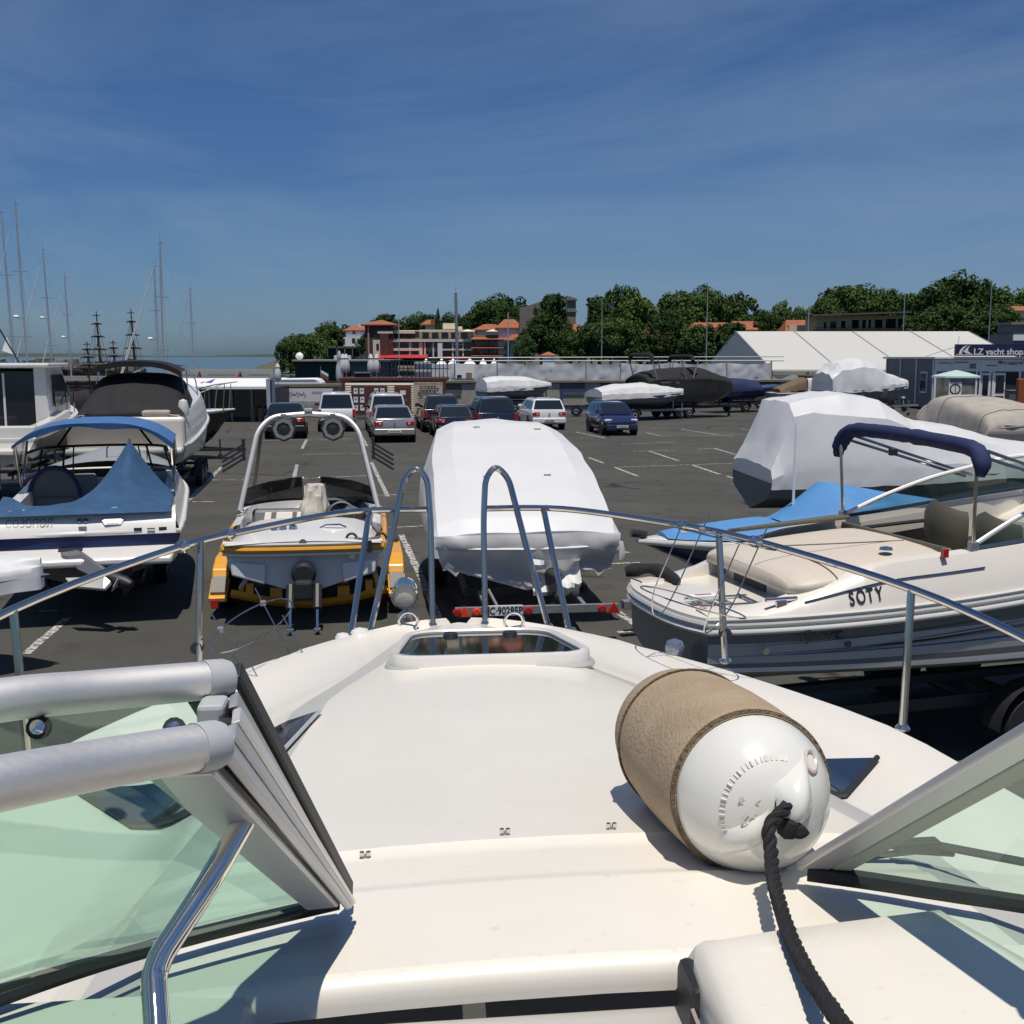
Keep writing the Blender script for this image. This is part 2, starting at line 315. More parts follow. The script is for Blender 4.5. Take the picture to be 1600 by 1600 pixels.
# ================================================================ SETTING
def asphalt_mat():
    m = bpy.data.materials.new('asphalt'); m.use_nodes = True; t = m.node_tree; b = t.nodes['Principled BSDF']; b.inputs['Roughness'].default_value = .88; b.inputs['Specular IOR Level'].default_value = .25
    co = t.nodes.new('ShaderNodeTexCoord')
    def N(sc, det=4, typ='ShaderNodeTexNoise'):
        n = t.nodes.new(typ); n.inputs['Scale'].default_value = sc
        if typ == 'ShaderNodeTexNoise': n.inputs['Detail'].default_value = det
        t.links.new(co.outputs['Object'], n.inputs['Vector']); return n
    def mix(fac, a, c2, lo, hi):
        r = t.nodes.new('ShaderNodeMapRange'); r.inputs[1].default_value = lo; r.inputs[2].default_value = hi; t.links.new(fac, r.inputs[0])
        x = t.nodes.new('ShaderNodeMixRGB'); t.links.new(r.outputs[0], x.inputs[0])
        if isinstance(a, tuple): x.inputs[1].default_value = (*a, 1)
        else: t.links.new(a, x.inputs[1])
        x.inputs[2].default_value = (*c2, 1); return x.outputs[0]
    c = mix(N(.35, 6).outputs[0], (.055, .054, .047), (.074, .071, .061), .35, .65)
    c = mix(N(1.6, 5).outputs[0], c, (.034, .033, .029), .56, .78)
    c = mix(N(70, 2).outputs[0], c, (.105, .10, .092), .58, .72)
    c = mix(N(26, 2).outputs[0], c, (.22, .21, .195), .70, .76)
    v = N(.22, 1, 'ShaderNodeTexVoronoi'); v.feature = 'DISTANCE_TO_EDGE'
    ms = t.nodes.new('ShaderNodeMath'); ms.operation = 'MULTIPLY_ADD'; ms.inputs[1].default_value = 6.0; t.links.new(v.outputs['Distance'], ms.inputs[0]); t.links.new(N(.5, 3).outputs[0], ms.inputs[2])
    c = mix(ms.outputs[0], (.020, .019, .018), (0, 0, 0), 9, 10) if False else c
    inv = t.nodes.new('ShaderNodeMapRange'); inv.inputs[1].default_value = .42; inv.inputs[2].default_value = .52; inv.inputs[3].default_value = 1; inv.inputs[4].default_value = 0; t.links.new(ms.outputs[0], inv.inputs[0])
    c = mix(inv.outputs[0], c, (.026, .025, .023), 0, 1.0)
    c = mix(N(.11, 2).outputs[0], c, (.082, .079, .070), .60, .66)
    t.links.new(c, b.inputs['Base Color'])
    bp = t.nodes.new('ShaderNodeBump'); bp.inputs['Strength'].default_value = .5; bp.inputs['Distance'].default_value = .01
    t.links.new(N(90, 3).outputs[0], bp.inputs['Height']); t.links.new(bp.outputs[0], b.inputs['Normal']); return m
ASPH = asphalt_mat()
def worn_paint():
    m = bpy.data.materials.new('worn_line_paint'); m.use_nodes = True; t = m.node_tree; b = t.nodes['Principled BSDF']; b.inputs['Roughness'].default_value = .8
    co = t.nodes.new('ShaderNodeTexCoord'); n = t.nodes.new('ShaderNodeTexNoise'); n.inputs['Scale'].default_value = 9; n.inputs['Detail'].default_value = 8; n.inputs['Roughness'].default_value = .75
    r = t.nodes.new('ShaderNodeMapRange'); r.inputs[1].default_value = .47; r.inputs[2].default_value = .56; x = t.nodes.new('ShaderNodeMixRGB')
    x.inputs[1].default_value = (.46, .45, .42, 1); x.inputs[2].default_value = (.055, .053, .05, 1)
    t.links.new(co.outputs['Object'], n.inputs[0]); t.links.new(n.outputs[0], r.inputs[0]); t.links.new(r.outputs[0], x.inputs[0]); t.links.new(x.outputs[0], b.inputs[0]); return m
PAINT = worn_paint()
mb = MB(); out = [(-75,-25),(95,-25),(95,145),(24,145),(24,99),(-8,86),(-75,74)]
mb.slab([(x, y, -1.9) for x, y in out], (0, 0, 1.9)); lot = tag(mb.build('car_park', ASPH, None, 0), kind='structure')
LINES = [((580,722),(606,776)),((346,730),(292,784)),((464,726),(455,768)),((479,687),(472,701)),((562,676),(573,697)),((627,836),(655,895)),((656,897),(692,985)),
 ((105,966),(40,1022)),((958,952),(1004,984)),((965,988),(1003,985)),
 ((900,675),(947,685)),((1010,676),(1035,682)),((1065,671),(1125,680)),((1157,670),(1187,674)),((1010,670),(1045,669)),((970,694),(1055,691)),((1035,681.5),(1146,680.5)),
 ((960,730),(996,744)),((1014,705),(1060,720)),((1114,700),(1162,714)),((1080,726),(1124,741)),((1136,744),(1168,756)),((1140,757),(1168,755.5)),((968,730),(1144,724)),((990,705),(1056,704)),((1090,702),(1118,700)),
 ((300,784),(335,784)),((327,750),(389,750)),((447,749),(580,743)),((472,710),(570,708)),((397,689),(470,687)),((482,686.5),(582,685)),((571,774),(622,773)),((595,825),(662,822)),((345,702),(372,702)),((955,881),(1000,879)),((920,715),(944,724)),((955,860),(985,864)),((380,905),(420,903)),((60,955),(90,954))]
for a, b in LINES:
    A, B = G(*a), G(*b); d = (B - A); L_ = d.length; d.normalize(); w = Vector((-d.y, d.x, 0)) * (.06 if abs(a[1]-b[1]) > 6 else .045)
    seg = max(1, int(L_ / .35)); m2 = MB()
    for i in range(seg):
        p, q = A + d * (L_*i/seg), A + d * (L_*(i+1)/seg); j0, j1 = R.uniform(.8, 1.1), R.uniform(.8, 1.1)
        m2.add([p - w*j0, p + w*j1, q + w*j1, q - w*j0], [(0,1,2,3)])
    for k, vv in enumerate(m2.v): m2.v[k] = (vv[0], vv[1], .004)
    m2.build('parking_line', PAINT, lot, 0, recalc=True)
# sea, far coast
SEA = mat('sea_water', (.012, .045, .085), .12, var=.3, vscale=.02, bump=.5, bscale=1.2, spec=.5)
tag(MB().add([(-30000,60,-1.5),(30000,60,-1.5),(30000,40000,-1.5),(-30000,40000,-1.5)], [(0,1,2,3)]).build('sea', SEA, None, 0), kind='structure')
HILLM = mat('far_coast_scrub', (.055, .075, .045), .9, var=.4, vscale=.002)
rows = []
for i in range(61):
    x = -9000 + i * 190; hgt = 14 + 60 * max(0, noise.noise(Vector((x * .0005, 2.2, 0))) + .25)
    e = min(1, max(0, (x + 9000) / 1500)) * min(1, max(0, (2400 - x) / 2500)); h = hgt * e
    rows.append([Vector((x, 14500, -2)), Vector((x, 15000, h*.7)), Vector((x, 15600, h)), Vector((x, 16500, -2))])
tag(MB().grid(rows).build('far_hills', HILLM, None, 60), kind='structure')
# wooded headland
def sst(a, b, x): t = max(0, min(1, (x - a) / (b - a))); return t * t * (3 - 2 * t)
def terr(x, y):
    sh = lerp(285, 175, sst(0, 70, x)); r = sst(0, 130, y - sh) * sst(-6, 26, x + .212 * y)
    return -1.8 + r * (9.5 + 9 * sst(380, 520, y) + 2.0 * noise.noise(Vector((x*.02, y*.02, 0))))
GRASSY = mat('headland_soil_and_grass', (.05, .065, .025), .95, var=.5, vscale=.15, col2=(.11, .10, .06))
tag(MB().grid([[Vector((x, y, terr(x, y))) for x in range(-160, 461, 10)] for y in range(165, 700, 9)]).build('headland', GRASSY, None, 60), kind='structure')

# ---------------------------------------------------------------- trees
LEAF = [mat('leaves_deep', (.030, .060, .018), .9, var=.4, vscale=1.1, island=.5, spec=.1, col2=(.048, .080, .022)), mat('leaves_mid', (.042, .078, .022), .9, var=.4, vscale=1.1, island=.5, spec=.1, col2=(.068, .108, .028)), mat('leaves_light', (.062, .108, .026), .9, var=.4, vscale=1.1, island=.5, spec=.1, col2=(.095, .14, .036)), mat('leaves_brown', (.085, .072, .032), .7, island=.4, var=.3, vscale=1)]
BARK = mat('bark', (.06, .048, .036), .9, var=.3, vscale=6)
def crown_mesh(seed, kind):
    r = random.Random(seed); vs, fs = [], []
    cl = []
    if kind == 'cypress':
        for i in range(26): z = i / 25; cl.append((Vector((r.uniform(-.05,.05), r.uniform(-.05,.05), .04 + .92*z)), .30 * (1 - z) ** .6 + .06, .09))
    else:
        for i in range(30):
            a = r.uniform(0, 2*pi); z = r.uniform(0, 1) ** .9; rad = .40 * sqrt(max(.05, 1 - (1.75*z - .75) ** 2)) * (.45 + .55 * r.random() ** .5)
            q = r.uniform(.12, .21); cl.append((Vector((cos(a)*rad, sin(a)*rad, .14 + .70*z)), q, q * r.uniform(.7, .95)))
        for i in range(16):              # stray outer boughs
            a = r.uniform(0, 2*pi); z = r.uniform(.1, 1); rad = .47 * sqrt(max(.05, 1 - (1.6*z - .65) ** 2)); q = r.uniform(.05, .09); cl.append((Vector((cos(a)*rad, sin(a)*rad, .13 + .80*z + r.uniform(-.03,.05))), q, q))
        cl.append((Vector((0, 0, .5)), .3, .32))
    for c, rr, rz in cl:
        n = int(210 * (rr / .16) ** 1.4) if kind != 'cypress' else 80
        for _ in range(n):
            d = Vector((r.gauss(0,1), r.gauss(0,1), r.gauss(0,1))).normalized(); k = r.uniform(.72, 1.08)
            p = c + Vector((d.x*rr*k, d.y*rr*k, d.z*rz*k)); s = r.uniform(.014, .034) * (1.0 if kind != 'cypress' else 1.5)
            nn = (d + Vector((r.gauss(0,.6), r.gauss(0,.6), r.gauss(0,.6) + .35))).normalized(); u = nn.orthogonal().normalized(); w = nn.cross(u)
            an = r.uniform(0, pi); u, w = u*cos(an) + w*sin(an), w*cos(an) - u*sin(an); o = len(vs)
            vs += [p + u*s, p + w*s*.7, p - u*s, p - w*s*.7]; fs.append((o, o+1, o+2, o+3))
    me = bpy.data.meshes.new('crown'); me.from_pydata([tuple(v) for v in vs], [], fs); return me
def trunk_mesh(seed):
    r = random.Random(seed); mb = MB(); mb.tube([(0,0,-.06),(.005,.004,.15),(.0,.01,.4),(.01,0,.66)], [.034,.026,.018,.006], 7)
    for i in range(6):
        a = i * 1.05 + r.uniform(-.3,.3); z = .16 + .07*i; mb.tube([(0,0,z),(cos(a)*.12, sin(a)*.12, z+.10),(cos(a)*.25, sin(a)*.25, z+.16)], [.014,.010,.004], 5)
    me = mb.build('trunk', BARK, None, 60); d = me.data; bpy.data.objects.remove(me); return d
CROWN = {}
for mi, mm in enumerate(LEAF):
    for sd in range(3 if mi < 3 else 1):
        me = crown_mesh(40 + sd + mi * 5, 'broad'); me.materials.append(mm); CROWN[(mi, sd)] = me
cy = crown_mesh(99, 'cypress'); cy.materials.append(LEAF[0]); TRUNK = [trunk_mesh(3), trunk_mesh(8)]
def tree(px, ytop, Y, wpx, mi, label, group=None, name='broadleaf_tree', mesh=None, ybase=None):
    top = D(px, ytop, Y); x = top.x; zb = terr(x, Y) if ybase is None else D(px, ybase, Y).z
    zb = min(zb, top.z - 2.5); h = top.z - zb + .3; w = wpx / FPX * Y * 1.30
    o = thing(name, label, 'tree', (x, Y, zb), R.uniform(0, 6.28), group)
    inst(mesh or CROWN[(mi, R.randrange(3) if mi < 3 else 0)], 'crown', o, sc=(w*R.uniform(.9,1.12), w, h / .97)); inst(R.choice(TRUNK), 'trunk', o, sc=(h*.9, h*.9, h)); return o
T1 = 'trees on the headland'
tree(452, 529, 318, 36, 1, 'leftmost low tree at the seaward tip of the wooded headland')
tree(474, 522, 322, 44, 1, 'second tree from the seaward tip of the headland')
tree(498, 520, 320, 44, 2, 'light green tree in front of the taller dark tree at the headland tip')
tree(520, 506, 345, 60, 0, 'tall dark tree just left of the white house with the red roof')
tree(543, 512, 350, 40, 0, 'dark tree directly behind the white house with the red roof')
tree(574, 519, 312, 26, 0, 'dark shrubby tree squeezed between the white house and the brown hotel tower', ybase=556)
tree(600, 491, 372, 46, 0, 'round tree rising behind the brown hotel tower roof')
tree(628, 499, 380, 36, 0, 'small pointed tree above the hotel right of its tower')
tree(655, 491, 380, 52, 0, 'round dark tree above the middle of the hotel roof')
tree(684, 489, 352, 15, 0, 'narrow dark cypress standing above the hotel roof', name='cypress_tree', mesh=cy)
ORD = ('first','second','third','fourth','fifth','sixth','seventh','eighth','ninth','tenth')
for k, (px, yt, w) in enumerate(((640,506,40),(700,492,44),(722,489,44),(735,498,46),(742,484,46),(760,476,50),(812,480,46))): tree(px, yt, 385 + R.uniform(-12, 14), w, 0, 'dark green tree on the slope above the hotel, %s from the sea' % ORD[k], 'trees above the hotel')
tree(783, 463, 400, 70, 0, 'tallest broad tree on the slope above the right end of the hotel')
tree(862, 459, 268, 52, 0, 'big dark tree in front of the stone church walls', ybase=566)
tree(846, 490, 262, 50, 0, 'lower dark tree left in front of the stone church', ybase=566)
tree(893, 516, 262, 34, 0, 'dark tree right below the stone church tower', ybase=566)
tree(938, 464, 255, 54, 0, 'tall dark tree behind the flagpole nearest the church', ybase=566)
tree(975, 449, 275, 62, 1, 'tallest tree of the grove between the church and the long red roof', ybase=566)
tree(1003, 464, 270, 60, 2, 'yellow green tree in the middle of the grove', ybase=566)
tree(1056, 455, 280, 64, 1, 'bushy mid green tree left of the thin flagpole before the tent', ybase=566)
tree(1100, 449, 285, 66, 1, 'high rounded tree behind the flagpole left of the white tent', ybase=566)
tree(1150, 461, 290, 60, 1, 'rounded tree above the long red tiled roof', ybase=566)
tree(1182, 482, 300, 40, 0, 'small dark tree at the right end of the long red tiled roof', ybase=560)
tree(1036, 511, 236, 38, 3, 'brownish dry tree in front of the low red roof', ybase=566)
tree(1120, 512, 238, 46, 3, 'olive brown tree beside the peak of the white tent', ybase=566)
for k, (px, yt, w) in enumerate(((820,526,30),(905,522,40),(925,506,50),(955,498,54),(985,502,56),(1012,525,46),(1040,478,44),(1062,505,56),(1090,508,54),(1142,505,50))): tree(px, yt, 242 + R.uniform(-8, 8), w, R.choice((0,0,1)), 'low tree in the thicket behind the tarpaulin fence, %s from the hotel side' % ORD[k], 'thicket behind the tarpaulin fence', ybase=568)
tree(1226, 473, 295, 36, 2, 'light feathery tree just right of the long red roof', ybase=540)
tree(1250, 482, 300, 26, 2, 'slim pale tree beside the small red roof behind the tent', ybase=540)
tree(1206, 490, 262, 46, 0, 'low dark tree over the left part of the tent ridge', ybase=540)
tree(1320, 449, 330, 70, 1, 'broad tree above the left half of the yellow guesthouse')
tree(1358, 447, 335, 74, 1, 'highest broad tree above the yellow guesthouse')
tree(1390, 455, 330, 56, 1, 'tree above the right half of the yellow guesthouse')
tree(1290, 468, 320, 44, 1, 'low tree at the left roof edge of the yellow guesthouse')
tree(1430, 459, 290, 56, 1, 'tree just right of the yellow guesthouse')
tree(1466, 447, 215, 60, 0, 'left shoulder tree of the big dark clump behind the yacht shop', ybase=545)
tree(1504, 431, 220, 84, 0, 'largest dark dome shaped tree behind the yacht shop sign', ybase=545)
tree(1535, 441, 224, 60, 1, 'tree left of the tallest flagpole near the yacht shop', ybase=545)
tree(1560, 455, 290, 56, 1, 'paler tree right behind the flagpole by the yacht shop', ybase=545)
tree(1592, 453, 300, 60, 2, 'pale tree at the far right edge above the red roof', ybase=545)
tree(1625, 456, 300, 60, 1, 'tree cut by the right picture edge')
for k, (px, yt, w, mi) in enumerate(((1435,495,40,1),(1452,488,56,0),(1480,480,60,0),(1512,478,64,0),(1545,490,60,0),(1560,478,50,1),(1578,496,60,0),(1610,500,60,0))): tree(px, yt, 196 + R.uniform(-6, 8), w, mi, 'leafy tree in the lower belt behind the yacht shop, %s from the guesthouse' % ORD[k], 'lower trees behind the yacht shop', ybase=548)

# ---------------------------------------------------------------- far buildings
TILE = mat('terracotta_tiles', (.36, .115, .055), .85, var=.35, vscale=1.5, bump=.4, bscale=8)
BRK = mat('brown_brick', (.105, .045, .032), .85, var=.25, vscale=2)
CREAM = mat('cream_render', (.74, .65, .50), .85, var=.1, vscale=.5)
STON = mat('grey_stone', (.24, .215, .18), .9, var=.3, vscale=.8)
WHT = mat('white_render', (.78, .78, .79), .8, var=.07, vscale=.6)
YELR = mat('yellow_render', (.56, .46, .28), .85, var=.15, vscale=.7)
REDA = mat('red_awning', (.42, .02, .03), .7)
DGRN = mat('green_shade_net', (.010, .040, .034), .8, var=.3, vscale=2)
CONC = mat('concrete', (.38, .35, .30), .9, var=.25, vscale=1.2, bump=.3, bscale=10)
CONCD = mat('dark_concrete', (.105, .105, .105), .9, var=.25, vscale=1.5)
CONCC = mat('weathered_coping', (.25, .21, .165), .95, var=.4, vscale=2, bump=.4, bscale=6)
TARP = fabric('white_tarpaulin', (.78, .78, .77), .3)
TENTW = fabric('tent_pvc', (.74, .72, .66), .22, .03, .4, .05)
TENTG = fabric('tent_gable_pvc', (.78, .78, .77), .45, .06, .7, .3, 1.5)
BRW = mat('brown_paint', (.10, .032, .02), .55, var=.2, vscale=5)
SIDE = mat('cream_siding', (.78, .70, .55), .6, var=.06, vscale=3)
GREYP = mat('grey_panel', (.13, .14, .15), .55, var=.08, vscale=2)
def px_box(mb, x0, y0, x1, y1, Y, dep):    # box whose front face covers a stretch of the view at distance Y
    a, b = D(x0, y1, Y), D(x1, y0, Y); mb.box(min(a.x,b.x), max(a.x,b.x), Y, Y + dep, min(a.z,b.z), max(a.z,b.z)); return mb
def pb(name, m, par, x0, y0, x1, y1, Y, dep, bevel=0):
    o = par.location if par else Vector((0,0,0)); mb = MB(); px_box(mb, x0, y0, x1, y1, Y, dep); mb.v = [(a-o.x, b-o.y, c-o.z) for a, b, c in mb.v]; return mb.build(name, m, par, 0, bevel)
def hip(name, m, par, x0, x1, ye, yt, Y, dep, over=.6, ridge=.35):
    o = par.location; a, b = D(x0, ye, Y), D(x1, ye, Y); zt = D((x0+x1)/2, yt, Y).z; X0, X1, y0, y1 = a.x-over-o.x, b.x+over-o.x, Y-over-o.y, Y+dep+over-o.y; ze = a.z-o.z; zt -= o.z
    cx, cy, rl = (X0+X1)/2, (y0+y1)/2, (X1-X0)/2*ridge; mb = MB()
    mb.add([(X0,y0,ze),(X1,y0,ze),(X1,y1,ze),(X0,y1,ze),(cx-rl,cy,zt),(cx+rl,cy,zt),(X0,y0,ze-.25),(X1,y0,ze-.25),(X1,y1,ze-.25),(X0,y1,ze-.25)], [(0,1,5,4),(1,2,5),(2,3,4,5),(3,0,4),(6,7,1,0),(7,8,2,1),(8,9,3,2),(9,6,0,3),(9,8,7,6)])
    return mb.build(name, m, par, 0)
def win(par, x0, y0, x1, y1, Y, frame=None):
    w = pb('window', WINDK, par, x0, y0, x1, y1, Y - .06, .05)
    if frame: pb('window_frame', frame, par, x0 - .4, y0 - .6, x1 + .4, y0, Y - .1, .08)
    return w
# white house with the red roof
Y = 318; h = thing('house', 'white house with red tiled hip roof on the headland', 'house', (D(552,560,Y).x, Y, 0.0))
pb('wall', WHT, h, 541, 515, 570, 545, Y, 9); pb('upper_storey', WHT, h, 537, 527, 570, 545, Y - 1.2, 1.2); hip('roof', TILE, h, 539, 571, 516, 508, Y, 9); pb('chimney', WHT, h, 561, 506, 564, 513, Y + 3, 1)
for a in ((551,517,555,522),(535.5,529,539,538),(550,528.5,555,536)): win(h, *a, Y - 1.2)
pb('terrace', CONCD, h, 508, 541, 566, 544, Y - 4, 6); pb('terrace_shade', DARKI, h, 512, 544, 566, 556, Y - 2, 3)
for x in (511, 526, 538, 550, 562): pb('post', CONCD, h, x, 541, x + 1.2, 558, Y - 4, .3)
pb('base_wall', WHITEP, h, 522, 555, 548, 563, Y - 6, 2); pb('retaining_wall', STON, h, 490, 556, 572, 566, Y - 1.5, 8)
# hotel
Y = 300; h = thing('hotel', 'long cream hotel with arched balconies, brown brick tower and terracotta eaves', 'hotel', (D(690,562,Y).x, Y, 0.0))
pb('tower', BRK, h, 571, 507, 614, 560, Y, 10); hip('tower_roof', TILE, h, 568, 617, 507, 499, Y, 10, .8, .05)
pb('tower_band', CREAM, h, 590, 517, 614, 521, Y - .4, .4); pb('brick_pier', BRK, h, 594, 521, 607, 558, Y - .8, .8); pb('tower_pipe', CONC, h, 575, 508, 576.5, 560, Y - .3, .3)
pb('tower_balcony', CREAM, h, 583, 531, 594, 556, Y - .6, .6); pb('window', WINDK, h, 588, 537, 592, 547, Y - .68, .06); pb('window', WINDK, h, 585, 523, 592, 531, Y - .06, .05)
pb('wall', CREAM, h, 607, 516, 741, 562, Y + 3, 9); pb('dark_storey', DARKI, h, 617, 518, 655, 528, Y + 2.6, .3); pb('roof_slab', CREAM, h, 655, 515, 742, 518.5, Y + 1.6, 4); pb('roof_slab', CREAM, h, 616, 517, 648, 521, Y + 1, 3)
pb('balcony_slab', CREAM, h, 602, 530, 737, 534, Y + .2, 3); pb('balcony_slab', CREAM, h, 615, 544, 655, 548, Y + .4, 2.6); pb('balcony_slab', CREAM, h, 688, 545, 740, 547.5, Y + .4, 2.6)
pb('upper_room', CREAM, h, 692, 505, 712, 514, Y + 6, 6); pb('chimney', CREAM, h, 716, 510, 722, 515, Y + 6, 2)
for x in (612, 639.5, 655, 663, 676): pb('column', CREAM, h, x, 534, x + (5 if x == 655 else 2.2), 558, Y + .6, .5)
pb('pier', WHT, h, 684, 535, 691, 558, Y + .3, .8)
for x in (623, 645, 664, 677): 
    for y in ((535, 543), (549, 557)): win(h, x, y[0], x + (15 if x == 623 else 10), y[1], Y + 2.9)
for x0, x1 in ((693,706),(709,722),(725,740)):
    win(h, x0, 538, x1, 545, Y + 2.9); win(h, x0, 548.5, x1, 556, Y + 2.9)
    c = D((x0+x1)/2, 538, Y + 2.84) - h.location; rr = (x1-x0)/2/FPX*Y; MB().poly([c + Vector((cos(a)*rr, 0, sin(a)*rr*.6)) for a in [pi*k/8 for k in range(9)]]).build('arched_light', WINDK, h, 0)
for x in (706.5, 722.5): pb('column', CREAM, h, x, 536, x + 2, 557, Y + .6, .5)
for k in range(5): win(h, 660 + k*15, 520, 670 + k*15, 529, Y + 2.9)
pb('end_wing', mat('ochre_render', (.30, .19, .115), .85, var=.2, vscale=.6), h, 738, 523, 791, 562, Y + 1, 9)
for ye in (529, 542.5, 555):
    a, b = D(736, ye, Y - 1), D(793, ye, Y - 1); o = h.location
    MB().hexa([(a.x-o.x, -1.5, a.z-.35), (b.x-o.x, -1.5, b.z-.35), (b.x-o.x, 1.0, b.z-.1), (a.x-o.x, 1.0, a.z-.1), (a.x-o.x, -1.5, a.z-.15), (b.x-o.x, -1.5, b.z-.15), (b.x-o.x, 1.0, b.z+.45), (a.x-o.x, 1.0, a.z+.45)]).build('tiled_eave', TILE, h, 0)
for x0, x1 in ((745,762),(765,780)): win(h, x0, 533.5, x1, 541, Y + 1); win(h, x0, 546, x1, 554, Y + 1)
for x0, x1, yb, yt in ((690,738,561,555),): 
    a, b = D(x0, yb, Y - 2), D(x1, yt, Y + .5); o = h.location
    MB().hexa([(a.x-o.x,-2,a.z),(b.x-o.x,-2,a.z),(b.x-o.x,3,b.z-.2),(a.x-o.x,3,b.z-.2),(a.x-o.x,-2,a.z+.2),(b.x-o.x,-2,a.z+.2),(b.x-o.x,3,b.z),(a.x-o.x,3,b.z)]).build('porch_roof', TILE, h, 0)
pb('ground_floor', DARKI, h, 600, 560, 792, 571, Y + .5, 6)
a, b = D(585, 559, Y - 4), D(669, 555, Y); o = h.location
MB().hexa([(a.x-o.x,-5,a.z-.1),(b.x-o.x,-5,a.z-.1),(b.x-o.x,.5,b.z),(a.x-o.x,.5,b.z),(a.x-o.x,-5,a.z),(b.x-o.x,-5,a.z),(b.x-o.x,.5,b.z+.15),(a.x-o.x,.5,b.z+.15)]).build('red_awning', REDA, h, 0)
for px in (731, 770):
    c = D(px, 518, Y + .5) - h.location; MB().lathe([(1.6 if px == 731 else 2.0, 0), (.05, .6)], 8, c).build('terrace_parasol', CREAM, h, 0)
for px, x1, ye, yt, YY, lab in ((757,762,516,507,330,'house with pale red tiled roof behind the right end of the hotel'),):
    hh = thing('house', lab, 'house', (D(px,560,YY).x, YY, 0.0)); pb('wall', CREAM, hh, 745, 514, 785, 545, YY, 8); hip('roof', TILE, hh, 742, 788, 515, 506, YY, 8)
hh = thing('house', 'white house with salmon tiled roof right of the hotel', 'house', (D(795,560,300).x, 300, 0.0)); pb('wall', WHT, hh, 779, 511, 812, 566, 300, 9); hip('roof', TILE, hh, 777, 815, 512, 498, 300, 9); hip('lower_roof', TILE, hh, 789, 830, 531, 522, 296, 6, .3); win(hh, 790, 536, 797, 556, 300)
hh = thing('house', 'small red roofed house peeking above the hotel beside the cypress', 'house', (D(672,510,362).x, 362, 0.0)); pb('wall', CREAM, hh, 665, 506, 682, 540, 362, 6); hip('roof', TILE, hh, 660, 684, 507, 499, 362, 6); pb('dormer', TILE, hh, 673, 499, 680, 509, 361, 2)
# stone church
Y = 290; h = thing('stone_church', 'old grey stone church with square bell tower among the trees', 'church', (D(855,560,Y).x, Y, 0.0))
a = [D(812,560,Y), D(812,482,Y), D(848,470,Y), D(898,490,Y), D(898,560,Y)]; MB().slab([p - h.location for p in a], (0, 14, 0)).build('nave', STON, h, 0)
pb('bell_tower', STON, h, 886, 468, 900, 512, Y - 1.5, 4); pb('tower_cornice', STON, h, 884.5, 485, 902, 487.5, Y - 1.8, 4.6)
a, b = D(884.5,468,Y), D(901,464,Y); o = h.location; MB().add([(a.x-o.x,-2,D(884,462.5,Y).z),(b.x-o.x,-2,D(900,467,Y).z),(b.x-o.x,3,D(900,467,Y).z),(a.x-o.x,3,D(884,462.5,Y).z),(a.x-o.x,-2,a.z-.3),(b.x-o.x,-2,a.z-.3),(b.x-o.x,3,a.z-.3),(a.x-o.x,3,a.z-.3)], [(0,1,2,3),(4,5,1,0),(5,6,2,1),(6,7,3,2),(7,4,0,3)]).build('tower_roof', STON, h, 0)
hip('apse_roof', TILE, h, 893, 908, 518, 506, Y - 4, 4, .2); pb('apse', STON, h, 893, 518, 908, 560, Y - 4, 4); pb('buttress', STON, h, 812, 480, 824, 560, Y - 1, 1)
hh = thing('kiosk_hut', 'tiny white hut with red pyramid roof below the church', 'hut', (D(856,560,230).x, 230, 0.0)); pb('wall', WHT, hh, 848, 554, 867, 570, 230, 3); hip('roof', TILE, hh, 846, 868, 555, 549.5, 230, 3, .3, .05)
hh = thing('house', 'long low house with red tiled roof behind the grove and tent', 'house', (D(1150,540,262).x, 262, 0.0)); pb('wall', CREAM, hh, 1085, 514, 1190, 545, 262, 9)
for x0, x1 in ((1084,1148),(1146,1192)): hip('roof', TILE, hh, x0, x1, 515, 503 if x0 < 1100 else 501, 262, 9, .3, .8)
hh = thing('house', 'low red roofed house with white gable inside the grove', 'house', (D(1025,530,250).x, 250, 0.0)); pb('wall', WHT, hh, 1008, 520, 1045, 560, 250, 7); hip('roof', TILE, hh, 1005, 1048, 521, 511, 250, 7, .3, .6)
hh = thing('house', 'red tiled roof standing left of the yellow guesthouse', 'house', (D(1252,510,250).x, 250, 0.0)); pb('wall', CREAM, hh, 1232, 508, 1274, 540, 250, 8); hip('roof', TILE, hh, 1228, 1276, 518, 499, 250, 8, .2, .7)
hh = thing('guesthouse', 'long yellow guesthouse with a row of balcony windows above the tent', 'building', (D(1348,510,240).x, 240, 0.0)); pb('wall', YELR, hh, 1274, 493, 1423, 540, 240, 9)
a, b = D(1268, 493.5, 238.5), D(1426, 488, 238.5); o = hh.location; MB().hexa([(a.x-o.x,-2.5,a.z-.1),(b.x-o.x,-2.5,b.z-.1),(b.x-o.x,10,b.z+.3),(a.x-o.x,10,a.z+.3),(a.x-o.x,-2.5,a.z+.25),(b.x-o.x,-2.5,b.z+.25),(b.x-o.x,10,b.z+.6),(a.x-o.x,10,a.z+.6)]).build('roof', CONCD, hh, 0)
for x0, x1, t in ((1287,1291.5,503),(1297,1307,501),(1314,1321,501),(1331,1342,499.5),(1347,1353,499.5),(1357,1361,499),(1367,1379,499),(1384,1400,498),(1403,1413,497.5)): win(hh, x0, t, x1, 513, 240, WHITEP)
pb('balcony', BLKP, hh, 1272, 511, 1423, 511.6, 238.6, .1); pb('balcony_slab', CONCD, hh, 1272, 514.5, 1423, 516, 238.6, 1.4)
for k in range(38): pb('baluster', BLKP, hh, 1273 + k*4, 511, 1273.5 + k*4, 515, 238.6, .05)
